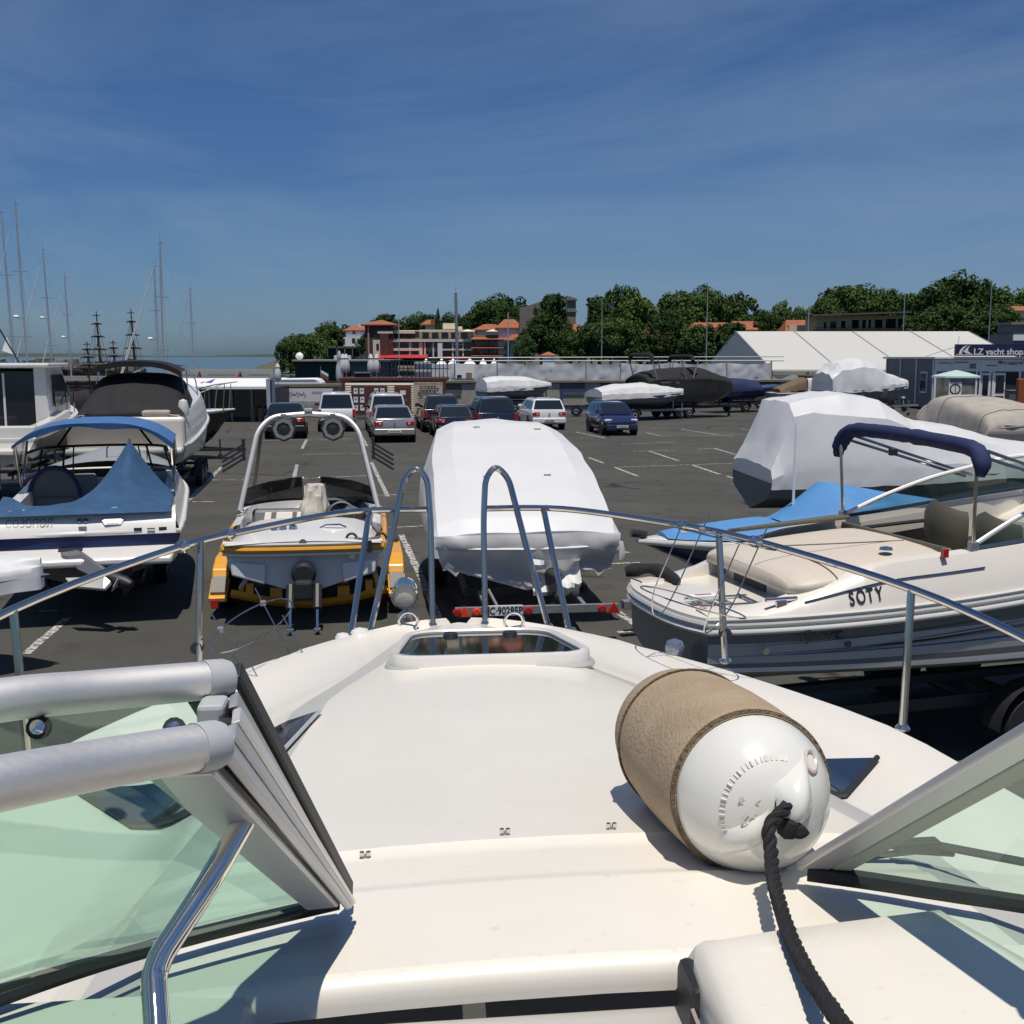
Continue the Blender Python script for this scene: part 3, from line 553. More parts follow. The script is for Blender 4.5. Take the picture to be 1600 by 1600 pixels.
hh = thing('house', 'red roofed house at the right edge above the yacht shop', 'house', (D(1600,500,232).x, 232, 0.0)); pb('wall', CREAM, hh, 1578, 484, 1630, 530, 232, 8); hip('roof', TILE, hh, 1574, 1634, 485, 477, 232, 8, .3, .6)
hh = thing('storage_building', 'grey flat building right of the tallest flagpole above the shop sign', 'building', (D(1600,530,150).x, 150, 0.0)); pb('wall', GREYP, hh, 1583, 522, 1640, 560, 150, 8); pb('sign_panel', WHITEP, hh, 1583, 523, 1612, 532, 149.8, .15); pb('roof', CONCC, hh, 1580, 503, 1640, 507, 152, 6); pb('upper_wall', GREYP, hh, 1583, 507, 1640, 522, 152.3, 5)

# ---------------------------------------------------------------- harbour edge: wall, tarpaulin fence, kiosk, ticket office, restaurant
def wl(s): return Vector((-6.0 + s * .986, 78.6 + s * .167, 0))      # runs across the car park's end
w = thing('harbour_wall', 'weathered concrete harbour wall along the end of the car park', 'wall', wl(0), atan2(.167, .986)); WL = 34.0
MB().box(0, WL, 0, .5, 0, 1.62).build('wall_body', CONC, w, 0); MB().box(-.1, WL + .1, -.18, .7, 1.625, 1.82).build('coping', CONCC, w, 0, .03)
for k in range(11): MB().box(.6 + k*3.0, 2.4 + k*3.0, -.06, -.003, .72, 1.60).build('dark_block', CONCD, w, 0, .02)
for k in range(11): MB().box(2.45 + k*3.0, 3.55 + k*3.0, -.05, -.003, .05, 1.61).build('pilaster', CONC, w, 0, .02)
w2 = thing('harbour_wall', 'short stretch of weathered wall behind the pale banner and caravan', 'wall', Vector((-16, 73.5, 0)), .12); MB().box(0, 9.5, 0, .4, 0, 1.5).build('wall_body', CONC, w2, 0); MB().box(-.1, 9.6, -.15, .55, 1.505, 1.72).build('coping', CONCC, w2, 0, .03)
f = thing('tarpaulin_fence', 'white tarpaulin sheets hung on a rail above the harbour wall', 'fence', wl(0) + Vector((0, 1.2, 0)), atan2(.167, .986))
xs = [0.2, 1.9, 5.0, 11.6, 14.2, 18.0, 22.4, 26.0]
for a, b in zip(xs, xs[1:]):
    n = int((b-a)*5) + 2
    MB().grid([[Vector((lerp(a+.05, b-.05, i/n), .10*noise.noise(Vector((i*.5+a*3, j*.7, 0))) + .04*sin(i*1.3), lerp(1.7, 3.05 - .12*sin(pi*i/n), j/5))) for j in range(6)] for i in range(n+1)]).build('sheet', TARP, f, 60)
for x in xs: MB().box(x-.05, x+.05, .12, .22, 0, 3.2).build('post', GALV, f, 0)
MB().tube([(0, .17, 3.2), (27, .17, 3.2)], .05, 6).build('top_rail', WHITEP, f, 60); MB().tube([(0, .17, 3.42), (27, .17, 3.5)], .04, 6).build('upper_rail', GALV, f, 60)
MB().box(1.95, 3.3, -.1, -.05, 1.95, 3.0).build('poster', WHITEP, f, 0); MB().box(2.7, 3.15, -.12, -.101, 2.0, 2.35).build('poster_picture', mat('poster_tan', (.45, .25, .12), .7, var=.6, vscale=6), f, 0); MB().box(2.05, 2.4, -.12, -.101, 2.0, 2.2).build('poster_picture', INK, f, 0)

Y = 62.0; K = thing('kiosk', 'cream clapboard kiosk with brown door and notice board under a roof terrace', 'kiosk', (D(615,655,Y).x, Y, 0), radians(1.5))
def kx(px): return (px - 615) / FPX * Y * .998
def kz(py): return D(615, py, Y).z
x0, x1, zt = kx(540), kx(692), kz(596)
MB().box(x0 + .05, x1 - .05, .06, 3.4, .12, zt - .05).build('wall_core', SIDE, K, 0)
nb = 15
for k in range(nb):
    z0, z1 = lerp(.14, zt - .06, k/nb), lerp(.14, zt - .06, (k+1)/nb) - .012
    MB().hexa([(x0+.02, .0, z0), (x1-.02, .0, z0), (x1-.02, .055, z0), (x0+.02, .055, z0), (x0+.02, .035, z1), (x1-.02, .035, z1), (x1-.02, .058, z1), (x0+.02, .058, z1)]).build('clapboard', SIDE, K, 0)
for xa in (x0 - .16, x1): MB().box(xa, xa + .17, -.06, .3, 0, zt + .02).build('corner_board', BRW, K, 0)
MB().box(x0 - .3, x1 + .25, -.004, 3.6, zt + .025, zt + .20).build('roof_fascia', BRW, K, 0, .02); MB().box(x0 - .2, x1 + .2, -.05, 3.5, 0, .12).build('plinth', CONCD, K, 0)
B_ = MB().box(kx(550), kx(606), -.07, -.002, kz(647), kz(603)).build('notice_board', BRW, K, 0, .01)
for px, py in ((557,611),(566.5,611),(589,611),(598.5,611),(557,624.5),(567,624.5),(557,637),(567,637)): MB().box(kx(px)-.115, kx(px)+.115, -.09, -.072, kz(py)-.16, kz(py)+.16).build('notice', PLATE, B_, 0); MB().box(kx(px)-.07, kx(px)+.07, -.096, -.091, kz(py)+.0, kz(py)+.07).build('notice_print', mat('notice_blue', (.12, .2, .3), .6), B_, 0)
d = MB().box(kx(617), kx(643), -.08, -.004, .12, kz(602)).build('door_frame', mat('varnished_wood', (.17, .055, .022), .45, var=.3, vscale=4, stretch=(6,1,.5)), K, 0, .01)
MB().box(kx(620.5), kx(639.5), -.10, -.082, .2, kz(606)).build('door_leaf', BRW, d, 0, .01); MB().box(kx(626), kx(634.5), -.115, -.102, kz(617), kz(610)).build('door_notice', PLATE, d, 0); MB().box(kx(623), kx(637), -.112, -.102, kz(636), kz(620)).build('door_panel', WINDK, d, 0)
S_ = MB().box(kx(647), kx(692), -.05, -.002, kz(655) + .25, kz(597)).build('sign_board', mat('sign_cream', (.50, .44, .33), .7, var=.08, vscale=2), K, 0)
def kt(s, px, py, h, m): return text(s, h, (kx(px), -.053, kz(py)), (pi/2, 0, 0), m, S_, sx=.8)
REDI = mat('red_lettering', (.45, .04, .03), .6)
kt('ПРОДАЖБА И СЕРВИЗ НА', 669.5, 600, .15, REDI); kt('SALES AND SERVICE', 669.5, 626, .15, REDI)
r2 = random.Random(4)
for k, py in enumerate((604,607,610,612.5,615,617.5,620,622.5,630,633,638)):
    x = kx(669.5) - r2.uniform(.4, .7); e = kx(669.5) + r2.uniform(.35, .66); mm = MB()
    while x < e: q = r2.uniform(.05, .16); mm.box(x, x + q, -.055, -.051, kz(py) - .03, kz(py) + .03); x += q + .03
    mm.build('small_print', INK, S_, 0)
zr = zt + .2
for k in range(18): MB().box(kx(594 + k*6.2) - .02, kx(594 + k*6.2) + .02, .1, .14, zr, zr + .95).build('baluster', BLKP, K, 0)
for zz in (.5, .95): MB().box(kx(592), kx(702), .09, .15, zr + zz - .02, zr + zz + .025).build('railing_bar', BLKP, K, 0)
MB().bar((kx(633), .12, zr), (kx(645), .12, zr + .95), .03, .03).build('cross_brace', BLKP, K, 0); MB().bar((kx(645), .17, zr), (kx(633), .17, zr + .95), .03, .03).build('cross_brace', BLKP, K, 0)
MB().box(kx(648), kx(674), .2, .25, zr + .03, zr + .9).build('white_screen', TARP, K, 0); MB().box(kx(553), kx(575), 1.0, 1.6, zr, zr + .24).build('vent_box', DARKI, K, 0); MB().box(kx(552), kx(576), .95, 1.65, zr + .242, zr + .3).build('vent_lid', GALV, K, 0)
def shut_parasol(px, YY, zb, hgt, lab):
    p = D(px, 600, YY); o = thing('closed_parasol', lab, 'parasol', (p.x, YY, zb)); MB().tube([(0,0,0),(0,0,hgt)], .03, 6).build('pole', WHITEP, o)
    MB().lathe([(.16, hgt*.22), (.24, hgt*.35), (.2, hgt*.6), (.12, hgt*.8), (.16, hgt*.83), (.05, hgt)], 9, (0,0,0)).build('folded_canopy', TARP, o, 50)
zz = zr + .0
for px, lab in ((531,'tall closed white parasol at the left corner of the kiosk terrace'),(536.5,'closed white parasol second from the left on the kiosk terrace'),(541.5,'closed white parasol third from the left on the kiosk terrace'),(580,'closed white parasol beside the vent box on the kiosk terrace'),(589,'closed white parasol against the dark hut wall on the terrace')): shut_parasol(px, 64.2, zr - (.02 if px > 535 else .8), 1.35 if px > 535 else 2.3, lab)
shut_parasol(434.5, 70, 1.7, 1.4, 'closed white parasol above the caravan roof')
# ticket office with white awning
Y = 60; O = thing('ticket_office', 'low harbour office with white awning over dark blue glass front', 'office', (D(350,650,Y).x, Y, 0), radians(2))
def ox(px): return (px - 350) / FPX * Y
def oz(py): return D(350, py, Y).z
MB().box(ox(275), ox(424), 1.4, 6, 0, oz(607)).build('office_body', mat('office_blue', (.012, .02, .05), .5, var=.4, vscale=1), O, 0)
MB().hexa([(ox(262), -.6, oz(606)), (ox(420), -.6, oz(606)), (ox(420), 2, oz(594)), (ox(262), 2, oz(594)), (ox(262), -.6, oz(604)), (ox(420), -.6, oz(604)), (ox(420), 2, oz(592)), (ox(262), 2, oz(592))]).build('awning', WHITEP, O, 0)
MB().box(ox(262), ox(420), -.63, -.603, oz(607.5), oz(603.5)).build('awning_valance', WHITEP, O, 0); MB().hexa([(ox(420.5), -.6, 0), (ox(429), -.6, 0), (ox(429), .4, 0), (ox(420.5), .4, 0), (ox(419.5), -.6, oz(592)), (ox(428), -.6, oz(590)), (ox(428), .4, oz(590)), (ox(419.5), .4, oz(592))]).build('end_wall', mat('office_end_panel', (.42, .47, .5), .6, var=.2, vscale=2), O, 0); MB().box(ox(426), ox(428.5), -.64, -.6, .1, oz(593)).build('blue_edge', NAVYC, O, 0)
for px in (297, 320, 355, 387): MB().box(ox(px)-.06, ox(px)+.06, 1.2, 1.36, 0, oz(606)).build('mullion', GALV, O, 0)
for px0, px1 in ((300,318),(323,353),(358,385),(390,419)): MB().box(ox(px0), ox(px1), 1.3, 1.34, .2, oz(608)).build('pane', WINDK, O, 0)
for a, b, c, m in (((311,600.5),(316,598),(315.5,601),REDI),((318,600),(327,594.5),(329,600.5),mat('sail_violet', (.10, .06, .2), .7))):
    P = [Vector((ox(q[0]), -.61 - .0, oz(q[1]))) for q in (a, b, c)]
    P = [Vector((p.x, -.66 + (p.z - oz(606)) / (oz(594) - oz(606)) * 2.6 - .02, p.z + .07)) for p in P]; MB().poly(P).build('sail_emblem', m, O, 0)
for px in (393, 405): MB().box(ox(px)-.12, ox(px)+.12, .2, .5, .0, .75).build('counter_box', mat('kraft_brown', (.2, .14, .08), .8), O, 0)
sc = thing('printed_screen', 'pale printed wind screen with small sail logos above the office awning', 'screen', (D(345,585,63).x, 63, 0)); fx = lambda px: (px - 345) / FPX * 63
zA, zB = D(345,594,63).z, D(345,576.5,63).z
MB().box(fx(262), fx(426), 0, .04, zA, zB).build('screen_sheet', mat('screen_beige', (.44, .42, .38), .7, var=.12, vscale=2), sc, 0)
for px in (262, 300, 345, 390, 425): MB().box(fx(px)-.03, fx(px)+.03, .05, .11, 0, zB + .03).build('post', GALV, sc, 0)
for px in (311, 374):
    z = zA + .2; MB().poly([(fx(px)-.13, -.004, z), (fx(px)+.02, -.004, z + .3), (fx(px)+.02, -.004, z)]).build('sail_logo', REDI, sc, 0); MB().poly([(fx(px)+.03, -.004, z), (fx(px)+.03, -.004, z + .36), (fx(px)+.15, -.004, z)]).build('sail_logo', INK, sc, 0)
for a, b in ((280,304),(325,366),(388,420)):
    x = fx(a); mm = MB()
    while x < fx(b): q = r2.uniform(.04, .1); mm.box(x, x+q, -.006, -.002, zA + .27, zA + .33); x += q + .035
    mm.build('faint_print', mat('grey_print', (.25, .24, .23), .8), sc, 0)
Y = 66; bn = thing('banner', 'white printed banner with grey script on the wall beside the office', 'banner', (D(478,640,Y).x, Y, 0)); bx_ = lambda px: (px - 478) / FPX * Y; bz = lambda py: D(478, py, Y).z
MB().box(bx_(435), bx_(520), 0, .05, bz(641), bz(607)).build('banner_sheet', mat('banner_white', (.66, .65, .68), .5, var=.04, vscale=1), bn, 0)
MB().tube([Vector((bx_(452) + 1.0*k/40, -.012, bz(615.5) + .10*sin(k*1.1)*(1 + .8*sin(k*.37)))) for k in range(41)], .012, 5).build('script_flourish', GREYL, bn)
for k in range(2):
    x = bx_(488); mm = MB()
    while x < bx_(514): q = r2.uniform(.04, .1); mm.box(x, x+q, -.006, -.002, bz(613 + 2.2*k), bz(613 + 2.2*k) + .045); x += q + .03
    mm.build('small_print', GREYL, bn, 0)
MB().box(bx_(455), bx_(500), -.012, -.004, bz(641), bz(627)).build('banner_photo', mat('banner_photo_grey', (.14, .14, .15), .5, var=.8, vscale=3, col2=(.5,.5,.5)), bn, 0)
for px in (435, 520): MB().box(bx_(px)-.04, bx_(px)+.04, .06, .14, 0, bz(606)).build('post', GALV, bn, 0)
cv = thing('caravan', 'white caravan with rounded front behind the banner wall', 'caravan', (D(466,600,78).x, 78, 0), radians(2)); cx_ = lambda px: (px - 466) / FPX * 78; cz = lambda py: D(466, py, 78).z
P = [(cx_(427), .5), (cx_(427), cz(592)), (cx_(490), cz(591)), (cx_(497), cz(593)), (cx_(501.5), cz(598)), (cx_(502.5), cz(604)), (cx_(500), .5)]
MB().slab([(x, 0, z) for x, z in P], (0, 2.2, 0)).build('body', WHITEP, cv, 30, .06); MB().box(cx_(428), cx_(494), -.02, -.004, cz(595), cz(594)).build('trim', GALV, cv, 0); MB().box(cx_(482), cx_(495), -.02, -.004, cz(603), cz(600)).build('window', WINDK, cv, 0)
for x in (-.8, .0): wheel(cv, x, .3, .32, .18)
Y = 92; rs = thing('restaurant_pavilion', 'dark green netted restaurant pavilion with thin flat roof', 'pavilion', (D(530,600,Y).x, Y, 0)); pb('roof', CONC, rs, 456, 562, 610, 564.5, Y - .5, 9); pb('pavilion_body', DARKI, rs, 462, 565, 606, 612, Y + .3, 8)
for k, (a, b) in enumerate(((462,493),(494,513),(514,531),(532,547))): pb('net_panel', DGRN, rs, a, 565, b, 606, Y + .1, .12)
for k, (a, b) in enumerate(((549,564),(565,582),(583,605))): pb('wall_panel', mat('pale_green_panel', (.11, .14, .13), .7, var=.2, vscale=1), rs, a, 565, b, 612, Y + .1, .12)
pb('timber_rail', mat('brown_timber', (.09, .045, .025), .7, var=.3), rs, 490, 593, 548, 612, Y - .1, .12)
fl = thing('flag', 'small white green red flag hanging before the green pavilion', 'flag', (D(501,600,88).x, 88, 0)); mm = MB(); a = D(501,578,88) - fl.location; MB().tube([(a.x, 0, 0), (a.x, 0, a.z + .3)], .025, 6).build('pole', GALV, fl)
for k, m in enumerate((WHITEP, mat('flag_green', (.02, .2, .08), .7), mat('flag_red', (.35, .02, .02), .7))): MB().slab([(a.x, 0, a.z - .2*k), (a.x + .6, 0, a.z - .33 - .2*k), (a.x + .6, 0, a.z - .53 - .2*k), (a.x, 0, a.z - .2 - .2*k)], (0, .015, 0)).build('stripe', m, fl, 0)
ds = thing('satellite_dish', 'white satellite dish on the roof edge of the green pavilion', 'dish', (D(468,562,94).x, 94, D(468,563,94).z)); MB().lathe([(.001, .12), (.2, .05), (.32, 0)], 16, (0, 0, .35), (0, -1, .3)).build('dish', WHITEP, ds); MB().tube([(0,0,0),(0,.1,.38)], .03, 6).build('bracket', GALV, ds)
for px, w, yt, yb, YY, lab in ((568,30,553,563,230,'pale triangular shade sail left of the red awning'),):
    o = thing('shade_sail', lab, 'shade sail', (D(px,yb,YY).x, YY, 0)); a, b, c = [q - o.location for q in (D(px-20,yb,YY), D(px,yt,YY), D(px+14,yb-3,YY+2))]; MB().slab([a, b, c], (0, .4, -.1)).build('sail_cloth', CREAM, o, 0)
    for q in (a, b, c): MB().tube([(q.x, q.y+.2, -1.5), (q.x, q.y+.2, q.z)], .1, 6).build('post', GALV, o)
for i, (px, w) in enumerate(((666,16),(690,18),(708,18),(734,22),(755,14),(772,12))):
    YY = 150; o = thing('white_parasol', 'open white parasol on the terrace below the hotel, %s from its tower' % ORD[i], 'parasol', (D(px,570,YY).x, YY, -1.0), 0, 'terrace parasols below the hotel'); zc_ = D(px,569,YY).z + 1.0; MB().lathe([(w/2/FPX*YY*1.2, zc_), (.05, zc_ + .75)], 4, (0,0,0)).build('canopy', WHITEP, o, 0); MB().tube([(0,0,0),(0,0,zc_+.5)], .04, 6).build('pole', GALV, o)
tq = MB().box(-40, 60, 140, 165, -1.9, -1.0).build('terrace_quay', CONC, None, 0); tag(tq, kind='structure')
fn = thing('slat_fence', 'dark red timber slat fence with white strips behind the white car', 'fence', (D(130,640,58).x, 58, 0)); sx_ = lambda px: (px - 130) / FPX * 58
for k in range(9):
    z = .25 + k*.22; MB().box(sx_(90), sx_(168), 0, .04, z, z + .16).build('slat', mat('dark_red_timber', (.07, .025, .02), .7, var=.3, vscale=3), fn, 0)
for px in (92, 120, 147, 166): MB().box(sx_(px)-.05, sx_(px)+.05, .05, .13, 0, 2.25).build('post', BRW, fn, 0)
MB().box(sx_(92), sx_(168), .2, .25, .3, 2.2).build('backing_sheet', TARP, fn, 0)
MB().box(sx_(88), sx_(170), -.1, .3, 2.26, 2.5).build('planter_top', CONC, fn, 0)
# ---------------------------------------------------------------- tent
T = thing('marquee', 'large white marquee with ridged roof and sagging translucent gable', 'tent', (21, 90, 0)); TL, TW, ze, zr_ = 21.8, 30.0, 2.45, 5.85
for k in range(4):
    a, b = k*TL/4 + .02, (k+1)*TL/4 - .02
    for s in (0, 1):
        rows = []
        for i in range(9):
            u = i/8; x = lerp(a, b, u); sag = -.10*sin(pi*u)
            rows.append([Vector((x, (TW/2)*(j/8) if s == 0 else TW - (TW/2)*(j/8), lerp(ze, zr_, j/8) + sag*sin(pi*j/8))) for j in range(9)])
        MB().grid(rows).build('roof_panel', TENTW, T, 60)
for k in range(5):
    x = k*TL/4; MB().tube([(x, 0, ze-.03), (x, TW/2, zr_-.02), (x, TW, ze-.03)], .07, 6).build('roof_beam', GALV, T)
    for y in (0, TW): MB().box(x-.06, x+.06, y-.06, y+.06, 0, ze).build('leg', GALV, T, 0)
rows = []
for i in range(31):
    y = TW*i/30; top = lerp(ze, zr_, 1 - abs(y - TW/2)/(TW/2)) - .04
    rows.append([Vector((-.02 + .16*noise.noise(Vector((y*.6, j*.4, 3))), y, lerp(1.3, top, j/8))) for j in range(9)])
MB().grid(rows).build('gable_sheet', TENTG, T, 60); MB().box(.05, .1, 0, TW, .1, 1.25).build('gable_skirt', TARP, T, 0)
for k in range(4):
    n = 14; MB().grid([[Vector((lerp(k*TL/4+.1, (k+1)*TL/4-.1, i/n), -.05 + .05*sin(i*1.1), z)) for z in (.3, 1.2, ze-.4)] for i in range(n+1)]).build('side_sheet', TARP, T, 60)
MB().box(0, TL, -.16, -.05, ze-.12, ze+.02).build('eave_gutter', WHITEP, T, 0)
# ---------------------------------------------------------------- yacht shop
Y = 72.8; S = thing('yacht_shop', 'grey cabin shop with white glazed front and navy roof sign', 'shop', (27.6, Y, 0)); fx = lambda px: (px - 800)/FPX*Y - 27.6; fz = lambda py: D(1520, py, Y).z
MB().box(0, 14, .05, 9.5, .1, 3.35).build('body', GREYP, S, 0); MB().box(-.15, 14.2, -.35, 9.8, 3.355, 3.5).build('roof', WHITEP, S, 0, .02); MB().box(-.1, 14, -.6, .05, 0, .1).build('step', CONC, S, 0)
for y in (.06, 3.1, 6.2, 9.2): MB().box(-.06, -.002, y, y + .12, .1, 3.35).build('side_batten', WHITEP, S, 0)
wq = MB().box(-.07, -.003, 1.1, 2.3, 1.1, 2.5).build('side_window_frame', WHITEP, S, 0, .01); MB().box(-.09, -.072, 1.2, 1.66, 1.2, 2.4).build('pane', WINDK, wq, 0); MB().box(-.09, -.072, 1.74, 2.2, 1.2, 2.4).build('pane', WINDK, wq, 0)
MB().box(.02, 14, -.05, .047, 2.55, 3.33).build('fascia', WHITEP, S, 0)
for a, b in ((1459,1519),(1525,1585),(1591,1640)): MB().box(fx(a), fx(b), -.09, -.052, fz(577), fz(562)).build('sign_panel', PLATE, S, 0)
text('International', .34, (fx(1571), -.095, fz(566.5)), (pi/2,0,0), NAVYC, S, sx=.95); MB().box(fx(1553.5), fx(1557.5), -.1, -.092, fz(568), fz(564)).build('red_mark', REDI, S, 0)
for a, b, y in ((1460,1478,568),(1484,1506,567),(1534,1551,572),(1568,1582,570)): MB().box(fx(a), fx(b), -.095, -.0915, fz(y), fz(y-2)).build('faint_print', GREYL, S, 0)
MB().slab([(fx(1478.5), -.092, fz(570)), (fx(1482), -.092, fz(568)), (fx(1478.5), -.092, fz(566)), (fx(1480), -.092, fz(568))], (0,-.004,0)).build('arrow_mark', INK, S, 0); MB().box(fx(1508), fx(1518), -.097, -.0915, fz(576), fz(568)).build('small_emblem', GREYL, S, 0)
MB().box(fx(1456.5), fx(1519), -.03, .045, .35, 2.5).build('shop_window', mat('window_poster', (.30, .29, .27), .3, var=.8, vscale=1.1, col2=(.03,.05,.04)), S, 0); MB().box(fx(1478), fx(1498), -.05, -.032, .8, 1.85).build('window_notice', PLATE, S, 0)
MB().lathe([(.28, 0), (.36, 0), (.36, .01), (.28, .01)], 18, (fx(1488), -.052, 1.4), (0,-1,0), False).build('notice_emblem', INK, S, 40)
for px in (1456, 1520, 1526, 1541, 1546, 1587): MB().box(fx(px)-.06, fx(px)+.06, -.1, .046, .1, 2.55).build('white_post', WHITEP, S, 0, .01)
d1 = MB().box(fx(1528), fx(1540), -.08, .04, .15, 2.45).build('glazed_panel', WHITEP, S, 0, .01); MB().box(fx(1529.5), fx(1538.5), -.1, -.082, .3, 2.3).build('pane', WINDK, d1, 0)
d2 = MB().box(fx(1547.5), fx(1565), -.08, .04, .12, 2.45).build('door', WHITEP, S, 0, .01); MB().box(fx(1550), fx(1563), -.1, -.082, 1.15, 2.3).build('pane', WINDK, d2, 0); MB().box(fx(1550), fx(1563), -.1, -.082, .25, .95).build('lower_pane', mat('violet_reflection', (.03, .012, .04), .1), d2, 0)
MB().box(fx(1565.5), fx(1586), -.04, .045, .1, 2.45).build('open_doorway', DARKI, S, 0)
sg = MB().box(fx(1481), 14.2, -.5, -.3, fz(556), fz(538)).build('roof_sign', mat('sign_navy', (.018, .018, .07), .4), S, 0)
text('LZ yacht shop', .56, (fx(1547), -.515, fz(550)), (pi/2,0,0), WHITEP, sg, ext=.01, bold=.008); MB().box(fx(1481)+.05, fx(1507), -.515, -.502, fz(554.5), fz(553.7)).build('white_rule', WHITEP, sg, 0); MB().box(fx(1576), 14, -.515, -.502, fz(554), fz(553.2)).build('white_rule', WHITEP, sg, 0)
text('Я', .95, (fx(1597), -.515, fz(547)), (pi/2,0,0), WHITEP, sg, align='LEFT')
for pts in (((1486,553),(1488,547),(1493,541.5),(1499,539.5),(1494,544),(1491.5,549),(1491,553.5)),((1493,549.5),(1497,544.5),(1503.5,539.5),(1500,545),(1500.5,549),(1505,552.5),(1511,554),(1498,552.5))):
    MB().slab([(fx(a), -.502, fz(b)) for a, b in pts], (0,-.015,0)).build('sail_logo', WHITEP, sg, 0)
MB().tube([(fx(1486), -.3, fz(538)), (fx(1505), 1.5, fz(525))], .02, 5).build('sign_stay', GALV, S); MB().tube([(fx(1482), -.3, fz(542)), (.1, 2, 3.5)], .02, 5).build('sign_stay', GALV, S)
pu = thing('parasol', 'open pale mint parasol in front of the shop window', 'parasol', (D(1491,640,68).x, 68, 0)); zc_ = D(1491,588,68).z
MB().lathe([(1.5, zc_ - .08), (1.48, zc_ + .02), (.75, zc_ + .22), (.04, zc_ + .38)], 8, (0,0,0)).build('canopy', mat('mint_canvas', (.40, .52, .50), .8), pu, 20); MB().tube([(0,0,0),(0,0,zc_+.4)], .025, 6).build('pole', GALV, pu); MB().lathe([(.3,0),(.3,.08),(.05,.12)], 12).build('foot', CONCD, pu)
for i in range(8): a = pi/8 + i*pi/4; MB().bar((0,0,zc_+.3), (cos(a)*1.35, sin(a)*1.35, zc_-.04), .015, .015).build('rib', GALV, pu, 0)
cb = thing('display_cabinet', 'varnished wooden cabinet board at the right picture edge by the shop', 'cabinet', (D(1604,640,66).x, 66, 0)); MB().box(-.55, .9, 0, .4, .1, 2.2).build('board', mat('orange_wood', (.33, .10, .025), .4, var=.35, vscale=3, stretch=(1,1,5)), cb, 0, .05); MB().box(-.5, .85, .05, .35, 0, .1).build('foot', BLKP, cb, 0)
gb = thing('bin', 'grey wheeled bin in the shop doorway', 'bin', (D(1580,640,71).x, 71, 0)); MB().hexa([(-.28,-.3,.08),(.28,-.3,.08),(.28,.3,.08),(-.28,.3,.08),(-.36,-.36,1.3),(.36,-.36,1.3),(.36,.36,1.3),(-.36,.36,1.3)]).build('bin_body', GREYP, gb, 0, .03); MB().box(-.4,.4,-.4,.4,1.305,1.4).build('lid', GREYP, gb, 0, .03)
for x in (-.3, .3): wheel(gb, x, .25, .1, .06)
# flag poles
for px, yt, YY, lab in ((941,468,128,'thin flagpole in front of the dark grove nearest the church'),(1106,447,126,'thin flagpole rising left of the marquee peak'),(1264,478,124,'flagpole at the red roof left of the yellow guesthouse'),(1414,459,124,'flagpole before the right end of the yellow guesthouse'),(1550,440,124,'flagpole right behind the yacht shop sign')):
    t = D(px, yt, YY); o = thing('flag_pole', lab, 'flagpole', (t.x, YY, -1), 0); MB().tube([(0,0,0),(0,0,t.z+1)], [.09,.05], 7).build('pole', GALV, o); MB().lathe([(.001,.1),(.07,.05),(.001,-.02)], 8, (0,0,t.z+1)).build('finial', GALV, o); MB().box(-.2,.2,-.2,.2,0,.3).build('base', CONC, o, 0)

